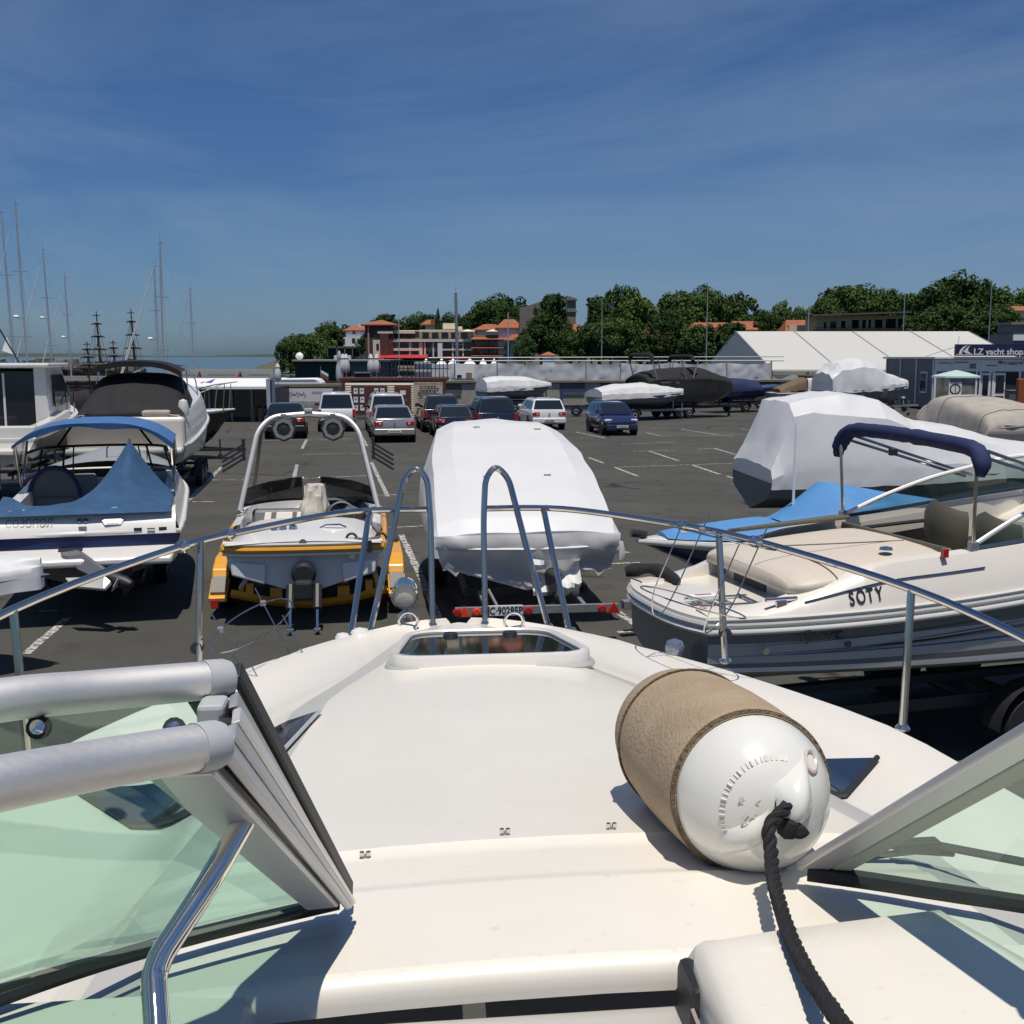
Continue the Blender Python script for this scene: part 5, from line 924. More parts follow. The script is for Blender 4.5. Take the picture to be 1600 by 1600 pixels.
for x in (-.62, .62): MB().box(x-.3, x+.3, 2.15, 2.75, .95, 1.42).build('seat_base', GREYV, A, 0, .05)
for x in (-.62,):
    b = [Vector((x + .36*cos(t), 2.18, 1.4 + .46*sin(t))) for t in [pi*i/12 for i in range(13)]]; MB().slab([Vector((x+.36,2.18,1.3))] + b + [Vector((x-.36,2.18,1.3))], (0,.12,.03)).build('seat_back', GREYV, A, 40, .03); MB().tube([p + Vector((0,-.03,.0)) for p in b], .03, 8).build('seat_piping', NAVYC, A)
MB().box(-1.0,-.15,3.35,3.62,1.0,1.62).build('dash', HLG, A, 0, .06); MB().box(.2,1.0,3.35,3.62,1.0,1.62).build('dash', HLG, A, 0, .06); MB().box(-.15,.2,3.5,3.6,.95,1.55).build('cabin_door', GEL, A, 0)
# windscreen, curtains and bimini
ws = [(-1.12,2.7),(-1.02,3.5),(-.7,3.85),(0,3.98),(.7,3.85),(1.02,3.5),(1.12,2.7)]
wsb = smooth_path([Vector((x, y, 1.66)) for x, y in ws], 4); wst = smooth_path([Vector((x*.90, y-.22, 2.06)) for x, y in ws], 4)
MB().grid([wsb, wst]).build('windscreen', GLASSC, A, 60); MB().tube(wst, .022, 6).build('windscreen_frame', BLKP, A); MB().tube(wsb, .025, 6).build('windscreen_base', ALU, A)
for i in (4, 8, 16, 20): MB().tube([wsb[i], wst[i]], .018, 6).build('windscreen_post', BLKP, A)
for i in (9, 15): MB().tube([wsb[i], wst[i]], .012, 6).build('windscreen_post', BLKP, A)
def bim(x, y): return 2.56 - .30*abs(x/1.1)**3.2 - .03*((y-2.7)/1.0)**2
rows = [[Vector((x, y, bim(x, y))) for x in [-1.12 + 2.24*k/28 for k in range(29)]] for y in [1.75 + .19*i for i in range(11)]]
rows = [[p + Vector((0,.01,-.07 - (.025*sin(p.x*7) if i == 0 else 0))) for p in r] for i, r in ((0, rows[0]),)] + rows
MB().grid(rows).build('bimini_top', BLUET, A, 60)
rows = [[p, q] for p, q in zip([Vector((x, 3.64, bim(x, 3.64)-.01)) for x in [-1.0 + 2.0*k/24 for k in range(25)]], [wst[k] for k in range(25)])]
MB().grid(rows).build('front_curtain', glassmat('grey_vinyl_window', (.34,.34,.33), .5, .1), A, 60)
for k in (7, 17): MB().tube([rows[k][0], rows[k][1]], .02, 5).build('curtain_zip', BLKC, A)
for s in (1, -1):
    MB().grid([[Vector((s*1.11, y, bim(1.1, y)-.02)), Vector((s*1.13, y + .1, 1.9)), Vector((s*1.10, y + .15, z0+.45 + .05*y))] for y in (1.8,2.1,2.5,2.9,3.2)]).build('side_curtain', glassmat('grey_vinyl_window', (.34,.34,.33)), A, 60)
    MB().tube([(s*1.10,2.3,z0+.4),(s*1.09,2.0,1.9),(s*1.08,1.8,2.24)], .016, 6).build('bimini_pole', STEEL, A); MB().tube([(s*1.10,2.3,z0+.4),(s*1.09,3.0,2.2)], .016, 6).build('bimini_pole', STEEL, A)
for y in (1.8, 2.7): MB().tube([Vector((x, y, bim(x,y)-.03)) for x in [-1.08 + 2.16*k/16 for k in range(17)]], .014, 6).build('bimini_bow', STEEL, A)
MB().tube(fillet([(-.05,4.3,1.78),(-.05,4.35,2.0),(.6,4.35,2.0),(.6,4.3,1.78)], .08), .013, 6).build('deck_grab_rail', STEEL, A)
# sterndrive, tilted up and turned
dr = MB(); dr.hexa([(-.35,-.05,.72),(.0,-.05,.72),(.0,.1,.72),(-.35,.1,.72),(-.32,-.18,.98),(-.02,-.18,.98),(-.02,.1,.98),(-.35,.1,.98)]); dr.build('drive_mount', BLKP, A, 0, .02)
MB().slab([(-.30,-.30,.98),(-.05,-.25,1.0),(.28,-.62,.82),(.36,-.72,.70),(.24,-.70,.66),(-.1,-.35,.78)], (.06,-.16,-.02)).build('drive_leg', mat('drive_grey', (.12,.125,.14), .35, coat=.3), A, 30, .03); MB().slab([(-.2,-.62,.70),(.30,-.85,.74),(.42,-.86,.70),(.30,-.98,.60),(-.1,-.80,.62)], (.02,.02,-.04)).build('cavitation_plate', HLG, A, 0, .012)
MB().lathe([(.03,-.02),(.085,.0),(.09,.24),(.05,.34),(.001,.36)], 12, (.36,-.78,.70), (.75,-.5,-.2)).build('gearcase', BLKP, A); pc = Vector((.52,-.89,.66))
for k in range(3):
    t = 2*pi*k/3 + .5; ax = Vector((.75,-.5,-.2)).normalized(); u = ax.orthogonal().normalized(); w = ax.cross(u); d = u*cos(t) + w*sin(t); e = ax.cross(d)
    MB().slab([pc + d*.05 - e*.04, pc + d*.15 - e*.10 + ax*.03, pc + d*.21 + ax*.02, pc + d*.17 + e*.09 - ax*.03, pc + d*.05 + e*.04 - ax*.02], ax*.015).build('propeller_blade', ALUG if k == 1 else BLKP, A, 0, .004)
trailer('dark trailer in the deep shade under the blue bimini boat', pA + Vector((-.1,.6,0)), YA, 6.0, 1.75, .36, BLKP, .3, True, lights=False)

# ---- white covered boat nosing in at the lower left
p = Vector((-5.15, 12.1, 0)); rz = radians(-82); c, s = cos(rz), sin(rz); Lb = 5.2; org = p - Vector((-s*Lb, c*Lb, 0))
hh = Hull(Lb, 2.0, .45, .7, 1.0, 1.1, .45, 2.2, .5); st = [sect(hh, t, [(1.0, hh.zg(t)+.10),(.75, zt), (.4, zt+.08), (0, zt+.1)], -.02) for t, zt in ((0,1.35),(.2,1.5),(.4,1.5),(.6,1.4),(.8,1.28),(.92,1.22),(.985,1.2))]
o, _, rows = wrapped('bow of a boat under a white gathered cover at the lower left edge', (org.x, org.y, 0), rz, Lb, 2.0, .45, .7, 1.0, 1.1, st, amp=.025, cover='cover', seed=3, rake=.5)
stands('props under the white covered boat at the lower left edge', (org.x, org.y, 0), rz, 5.2, 1.7, .45)

# ---- white and yellow wakeboard boat on a yellow trailer
pD = G(466, 985) + Vector((.05, .25, 0)); Dq = thing('wakeboard_boat', 'white open sports boat with yellow stripe and speaker tower', 'boat', pD, LOT * .82)
h = Hull(5.6, 2.14, .42, .72, 1.06, 1.12, .5, 2.3, .5, .86, .62, .06)
h.shell('hull', mat('hull_bluegrey', (.70,.70,.70), .28, coat=.5, var=.08), Dq, 0, .93); mb = MB(); h.strip(mb, .86, 1.02, 0, 1, .012); mb.build('white_topside', GEL, Dq, 40)
def ring(dz, off, y0=-.03): 
    a = h.rim(1, 0, .98, 24, off, dz); b = [Vector((-p.x,p.y,p.z)) for p in a[::-1]]; n = 7; st = [Vector((lerp(-a[0].x, a[0].x, k/n), y0 - .10*(1-(2*k/n-1)**4), a[0].z)) for k in range(1, n)]; return a + b, st
P, st = ring(-.02, .02); MB().tube(st[::-1] and ([P[-1]] + st + [P[0]]), .045, 8, flat=1).build('stern_stripe', YEL, Dq); 
for sg in (0, 1): MB().tube(P[:25] if sg == 0 else P[25:], .045, 8).build('side_stripe', YEL, Dq)
P, st = ring(.05, .01); MB().tube([P[-1]] + st + [P[0]], .03, 8).build('rub_rail', GEL, Dq); P2, st2 = ring(-.085, .018); MB().tube([P2[-1]] + st2 + [P2[0]], .022, 8).build('lower_rub_rail', GEL, Dq)
rows = []   # sloping aft deck
for i in range(13):
    v = i/12; y = lerp(-.10, 1.32, v); z = lerp(1.10, 1.20, v**.7); t = max(0, y/6.0); w = h.half(t) + .0
    rows.append([Vector((w*k, y - (.05*(1-k**4) if i == 0 else 0), z + .05*(1-k*k) - .30*abs(k)**7*v - (.0 if abs(k) < .99 else 0))) for k in [j/8 for j in range(-8, 9)]])
MB().grid(rows).build('aft_deck', GEL, Dq, 50)
MB().grid([[Vector((x, 1.33, z)) for z in (1.20,.7)] for x in (-.85,.85)]).build('aft_bulkhead', GREYV, Dq, 0)
for s in (1, -1):
    rows = []
    for i in range(20):
        t = lerp(.18, .97, i/19); g = h.pt(t, 1); w = g.x; rows.append([Vector((s*w, g.y, g.z+.04)), Vector((s*(w-.03), g.y, g.z + .12)), Vector((s*max(.01,w-.14), g.y, g.z + .15)), Vector((s*max(.005,w-.18), g.y, g.z - .2))])
    MB().grid(rows).build('gunwale', GEL, Dq, 50)
MB().grid([[Vector((x, y, .72)) for x in (-.85,.85)] for y in (1.33, 5.2)]).build('sole', mat('sole_grey2', (.18,.175,.17), .8), Dq, 0)
MB().box(-.85,-.12,1.40,1.9,.72,1.0).build('rear_seat', GREYV, Dq, 0, .06); MB().hexa([(-.86,2.05,.8),(-.12,2.05,.8),(-.12,2.25,.8),(-.86,2.25,.8),(-.86,2.30,1.24),(-.12,2.30,1.24),(-.12,2.45,1.24),(-.86,2.45,1.24)]).build('port_seat_back', GREYV, Dq, 0, .05)
for x, w_ in ((-.42,.13),(-.66,.06),(-.2,.05)): MB().hexa([(x-w_,2.02,.84),(x+w_,2.02,.84),(x+w_,2.06,.84),(x-w_,2.06,.84),(x-w_+.05,2.26,1.2),(x+w_+.03,2.26,1.2),(x+w_+.03,2.29,1.2),(x-w_+.05,2.29,1.2)]).build('seat_panel', mat('cream_vinyl', (.62,.58,.5), .5), Dq, 0, .01)
dsh = MB().hexa([(.14,2.45,.75),(.88,2.45,.75),(.88,2.9,.75),(.14,2.9,.75),(.14,2.42,1.16),(.88,2.42,1.16),(.86,2.85,1.36),(.14,2.85,1.36)]).build('helm_console', GREYV, Dq, 0, .04)
for k, x in enumerate((.20,.32,.44,.56,.70)): MB().lathe([(.055,0),(.055,.02),(.04,.022)], 12, (x, 2.62 + .03*(k == 4), 1.255), (0,-.42,.9)).build('gauge', CHROME if k % 2 else BLKP, dsh, 40)
c0 = Vector((.46,2.28,1.16)); wheelp = [c0 + Vector((cos(t)*.19, -sin(t)*.05 - .0, sin(t)*.18)) for t in [2*pi*k/24 for k in range(25)]]; MB().tube(wheelp, .014, 6).build('steering_wheel', mat('wheel_rim_grey', (.3,.29,.27), .4), Dq)
for t in (.3, 2.8, 4.7): MB().tube([c0, c0 + Vector((cos(t)*.19,-sin(t)*.05,sin(t)*.18))], .012, 5).build('wheel_spoke', CHROME, Dq)
MB().hexa([(.2,1.65,.75),(.7,1.65,.75),(.7,2.1,.75),(.2,2.1,.75),(.22,1.65,1.0),(.68,1.65,1.0),(.68,2.1,.98),(.22,2.1,.98)]).build('helm_seat', mat('cream_vinyl', (.62,.58,.5), .5), Dq, 0, .05)
mb = MB()      # crumpled cream cover stuffed in the walk-through
rows = []
for i in range(17):
    rw = []
    for j in range(25):
        t = 2*pi*j/24; rr = .27*(1-.45*i/16) + .06*noise.noise(Vector((cos(t)*2, sin(t)*2, i*.25))); zz = .72 + .86*i/16; rw.append(Vector((-.02 + .05*i/16*2 + cos(t)*rr*1.0, 2.15 + .35*i/16 + sin(t)*rr + .05*noise.noise(Vector((j*.5, i*.4, 2))), zz + .05*noise.noise(Vector((j*.7, i*.6, 5))))))
    rows.append(rw)
mb.grid(rows); mb.poly(rows[-1]); mb.build('stuffed_cover', mat('cream_cover', (.50,.46,.40), .85, var=.15, vscale=4, bump=.3, bscale=9), Dq, 25)
for s in (1, -1):
    x0, x1 = (.14, 1.0) if s > 0 else (-1.0, -.14); bot = [Vector((lerp(x0, x1, k/8), 3.0 - .75*abs(lerp(x0,x1,k/8))**3.0, 1.30)) for k in range(9)]; top = [p + Vector((-.06*p.x, -.22, .36 - .10*abs(p.x)**2)) for p in bot]
    MB().grid([bot, top]).build('windscreen', glassmat('dark_smoked_screen', (.07,.07,.075), .7), Dq, 60); MB().tube(bot, .02, 6).build('windscreen_base', BLKP, Dq); MB().tube(top, .014, 6).build('windscreen_trim', BLKP, Dq); MB().tube([bot[0] if s > 0 else bot[-1], top[0] if s > 0 else top[-1]], .018, 6).build('windscreen_post', ALU, Dq)
    # tower legs
    MB().tube(fillet([(s*1.0,1.95,1.28),(s*.74,2.25,2.42),(s*.54,2.35,2.62),(0,2.38,2.66)], .22, 7), .036, 10).build('tower_tube', ALU, Dq); MB().tube(fillet([(s*.92,3.35,1.42),(s*.72,2.75,2.40),(s*.52,2.52,2.58),(0,2.5,2.62)], .2, 7), .026, 8).build('tower_brace', mat('dark_tube', (.16,.15,.14), .35, .8), Dq)
    MB().box(s*1.0-.06, s*1.0+.06, 1.87, 2.05, 1.22, 1.28).build('tower_foot', CHROME, Dq, 0, .01)
    sp = MB().lathe([(.15,0),(.185,.02),(.19,.09),(.15,.14)], 8, (s*.36,2.36,2.44), (0,-1,0)).build('tower_speaker', BLKP, Dq, 30); MB().lathe([(.105,0),(.155,.0),(.155,.012),(.105,.012),(.105,0)], 8, (s*.36,2.219,2.44), (0,-1,0), False).build('speaker_ring', mat('mid_grey', (.22,.23,.23), .3), sp, 0); MB().lathe([(.08,0),(.03,.012)], 8, (s*.36,2.219,2.44), (0,-1,0)).build('speaker_cone', BLKP, sp, 0); MB().box(s*.36-.04, s*.36+.04, 2.28, 2.4, 2.58, 2.66).build('speaker_clamp', GALV, sp, 0)
    for k in range(4): MB().bar((s*.93,2.25,2.02+.07*k), (s*1.24,2.05,1.84+.07*k), .03, .025).build('board_rack_fork', BLKP, Dq, 0)
    MB().box(s*.95-.02, s*.95+.02, 2.2, 2.32, 1.98, 2.3).build('board_rack', BLKP, Dq, 0)
MB().box(-.06,.06,2.32,2.42,2.69,2.74).build('tower_light', HLG, Dq, 0, .01)
MB().lathe([(.05,0),(.05,.05),(.02,.07)], 12, (-.36,.55,1.20), (0,0,1)).build('cleat_base', CHROME, Dq)
for x in (-.40,-.30,-.16): MB().lathe([(.001,.09),(.05,.06),(.06,.02),(.04,0)], 12, (x,.55,1.19), (0,-.1,1)).build('deck_fitting', CHROME, Dq)
MB().tube([(.20,.6,1.20),(.28,.58,1.24),(.46,.58,1.24),(.54,.6,1.20)], .022, 6).build('grab_handle', CHROME, Dq)
for x in (.62,1.0): MB().tube([Vector((x-.07+.07*(1-cos(t))/1, .02+.0, 1.13 + .08*sin(t))) for t in [pi*k/8 for k in range(9)]], .018, 6).build('strap_eye', BLKP, Dq)
MB().tube([(.66,0,1.15),(.82,-.06,1.14),(.98,0,1.16)], .02, 6).build('strap', GREYV, Dq); MB().box(.82,.88,-.15,-.13,.98,1.14).build('strap_tail', BLKP, Dq, 0)
# engine leg, trim rams, through-hull
MB().lathe([(.05,-.1),(.12,-.08),(.16,.0),(.16,.08),(.12,.14)], 20, (0,-.08,.72), (0,-1,0)).build('drive_bellows', BLKP, Dq); MB().box(-.12,.12,-.34,-.1,.40,.66).build('drive_leg', BLKP, Dq, 0, .04)
for x in (-.17,.17): MB().tube([(x,-.12,.56),(x,-.34,.30)], .06, 10).build('trim_ram', BLKP, Dq); MB().tube([(x,-.32,.32),(x,-.50,.06)], .022, 8).build('ram_rod', CHROME, Dq); MB().disc((x,-.49,.05),(0,0,1),.045,.03,10).build('ram_end', GALV, Dq, 0)
for s in (-1, 1): MB().hexa([(s*.50,-.06,.57),(s*.92,-.06,.70),(s*.92,.0,.70),(s*.50,.0,.57),(s*.48,-.05,.84),(s*.94,-.05,.88),(s*.94,.0,.88),(s*.48,.0,.84)]).build('trim_tab_pocket', mat('hull_bluegrey2', (.72,.72,.72), .28, coat=.5), Dq, 0, .05)
MB().disc((.62,-.02,.93),(0,-1,0),.045,.02,12).build('exhaust_port', CHROME, Dq, 40); MB().lathe([(.03,0),(.05,.01)], 12, (0,-.145,1.13),(0,-1,0)).build('emblem', CHROME, Dq)
tr = thing('boat_trailer', 'yellow trailer with boxy mudguards under the wakeboard boat', 'trailer', pD + Vector((0,.3,0)), LOT * .82)
for s in (1, -1):
    xg = s*1.20
    MB().slab([(xg-.13,.55,.50),(xg-.13,.62,.62),(xg-.13,1.0,.72),(xg-.13,2.0,.72),(xg-.13,2.35,.62),(xg-.13,2.4,.5),(xg-.13,2.3,.5),(xg-.13,1.95,.66),(xg-.13,1.05,.66),(xg-.13,.7,.52)], (.22,0,0)).build('mudguard', YEL, tr, 0, .02); MB().hexa([(xg-.12,.27,.31),(xg+.08,.27,.31),(xg+.08,.66,.46),(xg-.12,.66,.46),(xg-.12,.24,.37),(xg+.08,.24,.37),(xg+.08,.64,.56),(xg-.12,.64,.56)]).build('step_pad', mat('step_grey', (.22,.21,.20), .8), tr, 0, .01); MB().hexa([(xg-.14,.20,.24),(xg+.10,.20,.24),(xg+.10,.6,.40),(xg-.14,.6,.40),(xg-.14,.19,.30),(xg+.10,.19,.30),(xg+.10,.62,.50),(xg-.14,.62,.50)]).build('guard_tail', YEL, tr, 0, .01)
    MB().box(xg+s*.06-.05, xg+s*.06+.05, .16, .19, .16, .28).build('tail_light', REDL, tr, 0, .01); MB().box(xg-.06, xg+.06, 1.9, 2.1, .721, .75).build('guard_latch', BLKP, tr, 0)
    for k in (1.05, 1.85): wheel(tr, xg, k, .31, .2, side=s)
    MB().bar((s*.92,.3,.36),(s*.75,4.2,.40),.07,.12).build('side_rail', YEL, tr, 0); MB().bar((s*.75,4.2,.40),(0,6.3,.42),.07,.12).build('draw_rail', YEL, tr, 0); MB().bar((s*.45,.5,.42),(s*.4,3.8,.50),.12,.07).build('bunk', YEL, tr, 0)
    MB().box(s*.45-.08, s*.45+.08, .25, .33, .20, .40).build('bunk_bracket', YEL, tr, 0); MB().box(s*.80-.05, s*.80+.05, .25, .33, .26, .46).build('bunk_bracket', YEL, tr, 0)
MB().tube([(-1.05,.28,.34),(-.5,.24,.22),(0,.22,.17),(.5,.24,.22),(1.05,.28,.34)], .055, 4).build('rear_cross_beam', YEL, tr, 0); MB().tube([(-1.1,1.45,.31),(1.1,1.45,.31)], .04, 8).build('axle', BLKP, tr); MB().box(-.06,.06,6.2,6.6,.38,.48).build('coupling', GALV, tr, 0); MB().tube([(.1,5.9,.05),(.1,5.9,.8)], .03, 6).build('jockey_tube', GALV, tr)

# ---- wrapped cruiser on a trailer with a number plate
pE = Vector((.20, 14.15, 0)); hh = Hull(6.6, 2.5, .48, .80, 1.12, 1.55, .5, 2.4, .5)
st = []
for t, pr in ((0, [(1.02,1.15),(.95,1.20),(.66,1.24),(0,1.25)]), (.03, [(1.03,1.20),(.96,1.34),(.68,1.42),(0,1.44)]), (.10, [(1.03,1.30),(.95,1.56),(.68,1.66),(0,1.69)]), (.20, [(1.02,1.40),(.93,1.80),(.68,1.92),(0,1.95)]), (.34, [(1.01,1.48),(.90,2.06),(.66,2.20),(0,2.24)]), (.50, [(1.0,1.52),(.80,2.28),(.58,2.42),(0,2.46)]), (.60, [(1.0,1.55),(.78,2.32),(.56,2.44),(0,2.50)]), (.68, [(1.0,1.58),(.70,1.95),(.45,2.1),(0,2.15)]), (.82, [(1.0,1.60),(.7,1.75),(.4,1.82),(0,1.85)]), (.99, [(1.0,1.62),(.7,1.66),(.4,1.68),(0,1.7)])): st.append(sect(hh, t, pr, -.06 if t < .05 else 0))
E, hE, rowsE = wrapped('white shrink-wrapped cruiser in the middle on a plated trailer', pE, LOT * .72, 6.6, 2.5, .48, .80, 1.12, 1.55, st, amp=.022, seed=9, hm=WRAPSH, nu=64, sc=1.7)
rows = []
for j in range(41):     # torn wrap hanging over the transom
    x = -1.22 + 2.44*j/40; lo = .80 - .26*(1 - abs(x)/1.22) + .12*noise.noise(Vector((x*3.2,1,2))) + .06*noise.noise(Vector((x*11,4,2))); rows.append([Vector((x*(1 - .10*k/8), -.06 - .05*sin(k*.7) + .05*noise.noise(Vector((x*4, k*.6, 8))), lerp(1.225, lo, k/8))) for k in range(9)])
MB().grid(rows).build('torn_wrap_skirt', WRAPSH, E, 60)
rows = []
for j in range(15):
    x = .05 + .62*j/14; rows.append([Vector((x, -.16 - .10*sin(k*.9 + x*5) + .09*noise.noise(Vector((x*7, k*.8, 3))), lerp(.92, .45 + .10*noise.noise(Vector((x*9,2,1))), k/8))) for k in range(9)])
MB().grid(rows).build('torn_wrap_flap', WRAP, E, 30); MB().tube([(-1.2,-.06,1.07),(-.6,-.10,1.05),(0,-.11,1.04),(.6,-.10,1.05),(1.2,-.06,1.07)], .018, 6).build('wrap_band', WHITEP, E)
MB().tube([(1.24,.02,1.1),(1.25,0,.95),(1.24,0,.86)], [.03,.05,.04], 6).build('tape_tail', WRAP, E)
for x, y in ((-.35,1.1),(.5,1.15),(-.45,3.2),(.62,3.0)):
    q = min((p for r in rowsE for p in r), key=lambda p: (p.x-x)**2 + (p.y-y)**2); MB().box(q.x-.05, q.x+.05, q.y-.012, q.y+.012, q.z+.005, q.z+.016).build('vent_cap', mat('vent_tan', (.3,.26,.18), .8), E, 0)
tE = trailer('trailer with number plate and red triangles under the wrapped cruiser', pE + Vector((0,.15,0)), LOT * .72, 6.6, 2.2, .42, mat('dark_trailer_steel', (.05,.05,.055), .5, .4), .42, True, bar=True)
b = MB().box(-1.02,1.02,-.98,-.93,.36,.46).build('light_board', GALV, tE, 0, .004)
for s in (1, -1): MB().bar((s*.62,.2,.40),(s*.62,-.93,.40),.05,.05).build('light_bar_arm', GALV, tE, 0)
for x, m in ((-.76,REDO),(-.12,REDL),(-1.0,REDL),(.80,REDL)): MB().lathe([(.05,0),(.055,.03),(.035,.045)], 12, (x,-.985,.41), (0,-1,0)).build('lamp', m, b)
for x, m in ((-.91,REDO),(.95,REDL)): MB().slab([(x-.09,-.985,.345),(x+.09,-.985,.345),(x,-.985,.49)], (0,-.02,0)).build('warning_triangle', m, b, 0, .008)
pl = MB().box(-.64,-.19,-1.0,-.982,.35,.48).build('number_plate', PLATE, b, 0, .004); text('C·9028EP', .125, (-.395,-1.003,.412), (pi/2,0,0), INK, pl, ext=.001, sx=.82, bold=.002); MB().box(-.636,-.600,-1.003,-1.0005,.355,.475).build('plate_band', NAVY, pl, 0)
MB().tube([(-.55,-.4,.55),(-.48,-.85,.42)], .02, 6).build('ratchet_strap', GALV, tE)
MB().lathe([(.03,-.02),(.08,0),(.09,.12),(.04,.22)], 12, (.30,-.55,.56), (0,-1,-.15)).build('prop_hub', BLKP, E)
for k in range(3): t = 2*pi*k/3; MB().slab([Vector((.30+cos(t)*.06,-.72,.54+sin(t)*.06)), Vector((.30+cos(t-.4)*.19,-.68,.54+sin(t-.4)*.19)), Vector((.30+cos(t+.4)*.19,-.76,.54+sin(t+.4)*.19))], (0,.015,0)).build('propeller_blade', BLKP, E, 0)
MB().box(.22,.38,-.5,.0,.46,.80).build('drive_leg', BLKP, E, 0, .04)

# ---- SOTY, grey bowrider seen from its starboard quarter
F = thing('bowrider_boat', 'grey and cream bowrider named SOTY with folded navy bimini', 'boat', (1.36, 9.48, 0), radians(-74.3)); h = Hull(6.6, 2.4, .62, .93, 1.30, 2.02, .45, 2.5, .5, .88, .6, .30)
def sdk(t): return h.pt(t, 1)
for v0, v1, m, nm, off in ((0,.44,HLG,'hull_bottom',0),(.44,.50,GEL,'white_boot_band',.004),(.50,.565,HGREY,'grey_boot_band',.004),(.565,.70,HLG,'lower_topside',.004),(.70,.835,HLG,'graphic_panel',.004),(.835,1.0,HGREY,'upper_topside',.004)):
    mb = MB(); h.strip(mb, v0, v1, 0, 1, off); mb.build(nm, m, F, 40)
a = [h.pt(0, j/10) for j in range(11)]; MB().poly(a + [Vector((-p.x,p.y,p.z)) for p in a[::-1]]).build('transom', HGREY, F, 0)
def swoosh(t0, t1, va, vb, wid, m, nm, off=.009):
    for sd in (1,):
        rows = []
        for i in range(25):
            u = i/24; v = lerp(va, vb, u**1.15); w = wid*sin(pi*min(1,max(0.02,u)))**.7; rows.append([h.pt(lerp(t0,t1,u), v-w, sd, off), h.pt(lerp(t0,t1,u), v+w, sd, off)])
        MB().grid(rows).build(nm, m, F, 40)
swoosh(.0,.98,.665,.70,.008,mat('boot_blue', (.01,.045,.28), .3),'blue_stripe'); swoosh(.06,.52,.69,.80,.010,HGREY,'swoosh'); swoosh(.10,.70,.675,.86,.006,INK,'swoosh'); swoosh(.20,.42,.72,.815,.022,INK,'swoosh',.011); swoosh(.14,.60,.68,.825,.007,mat('mid_grey', (.22,.23,.23), .3),'swoosh',.011); swoosh(.22,.46,.74,.83,.010,HLG,'swoosh',.013); swoosh(.02,.40,.80,.90,.004,INK,'swoosh',.011)
g = h.pt(.13, .92, 1, .050); text('Sport', .13, g, (pi/2, 0, pi/2 - .0), INK, F, shear=.5, ext=.001, sx=1.3)
g = h.pt(.56, .87, 1, .014); MB().lathe([(.001,.012),(.11,.010),(.13,0)], 20, (0,0,0), (0,0,1)).build('oval_badge', BLKP, F)
for o_ in F.children:
    if o_.name.startswith('oval_badge'): o_.location = g; o_.rotation_euler = (0, pi/2, 0); o_.scale = (.35, 1.0, 1)
h.rub('rub_rail', GEL, F, .026, 1, .02); 
for dz, r_, m in ((.055,.018,HLG),(.10,.014,GEL)): 
    a = h.rim(1, 0, .98, 26, .012 - dz*.15, dz); MB().tube([Vector((0,a[0].y-.0,a[0].z))] + a, r_, 6).build('rail_moulding', m, F); MB().tube([Vector((-p.x,p.y,p.z)) for p in [Vector((0,a[0].y,a[0].z))] + a], r_, 6).build('rail_moulding', m, F)
# deck moulding: lower platform then rising flanks
def flank(t): return .02 + .36*sst(.03, .26, t)
for s in (1, -1):
    rows = []
    for i in range(41):
        t = i/40*.985; g = h.pt(t, 1); f_ = flank(t); w = g.x; inn = lerp(.26, .30, t); rows.append([Vector((s*w, g.y, g.z)), Vector((s*(w-.02), g.y, g.z + .12)), Vector((s*max(.02,w-.06-.08*f_), g.y, g.z + .12 + f_*.5)), Vector((s*max(.015,w-.16), g.y, g.z + .12 + f_*.85)), Vector((s*max(.01,w-inn), g.y, g.z + .12 + f_*.88)), Vector((s*max(.005,w-inn-.03), g.y, g.z + .06))])
    MB().grid(rows).build('deck_flank', GELC, F, 50)
h.deck('swim_platform', GELC, F, 0, .14, .01, .11, .02, 8)
st0 = [Vector((lerp(-1,1,k/10)*h.half(0), -.16*(1-abs(lerp(-1,1,k/10))**3), 0)) for k in range(11)]
MB().grid([[p + Vector((0,0,h.zg(0)-.02)) for p in st0], [p + Vector((0,.0,h.zg(0)+.11)) for p in st0], [Vector((p.x*.98,.02,h.zg(0)+.125)) for p in st0]]).build('platform_lip', GELC, F, 50)
for dz, m in ((.0,GEL),(.06,HLG)): MB().tube([p + Vector((0,-.012,h.zg(0)+dz)) for p in st0], .024, 6).build('platform_rub', m, F)
MB().box(-.62,.62,.86,.90,h.zg(.1)+.05,1.72).build('transom_wall', HLG, F, 0, .02); MB().box(-.42,.18,.852,.862,1.44,1.56).build('transom_recess', BLKP, F, 0)
st = [(.74, [(.74,1.56),(.76,1.62),(.5,1.67),(0,1.68)]), (.86, [(.86,1.57),(.84,1.66),(.55,1.72),(0,1.73)]), (1.3, [(.90,1.60),(.88,1.71),(.6,1.78),(0,1.80)]), (2.0, [(.90,1.66),(.86,1.77),(.6,1.84),(0,1.86)]), (2.25, [(.88,1.66),(.84,1.77),(.6,1.84),(0,1.86)])]
mb = MB(); rws = loft(mb, st, 24, 12); sp_ = mb.build('sun_pad', TANV, F, 60)
for yy in (10,): MB().tube([p + Vector((0,0,.005)) for p in rws[yy]], .006, 4).build('pad_seam', OLIVE, sp_)
MB().tube([Vector((x, lerp(.75,2.2,abs(x)*.0+u), 1.86)) for x, u in ((.2,0),(.22,.3),(.24,.6),(.25,.99))], .006, 4).build('pad_seam', OLIVE, sp_)
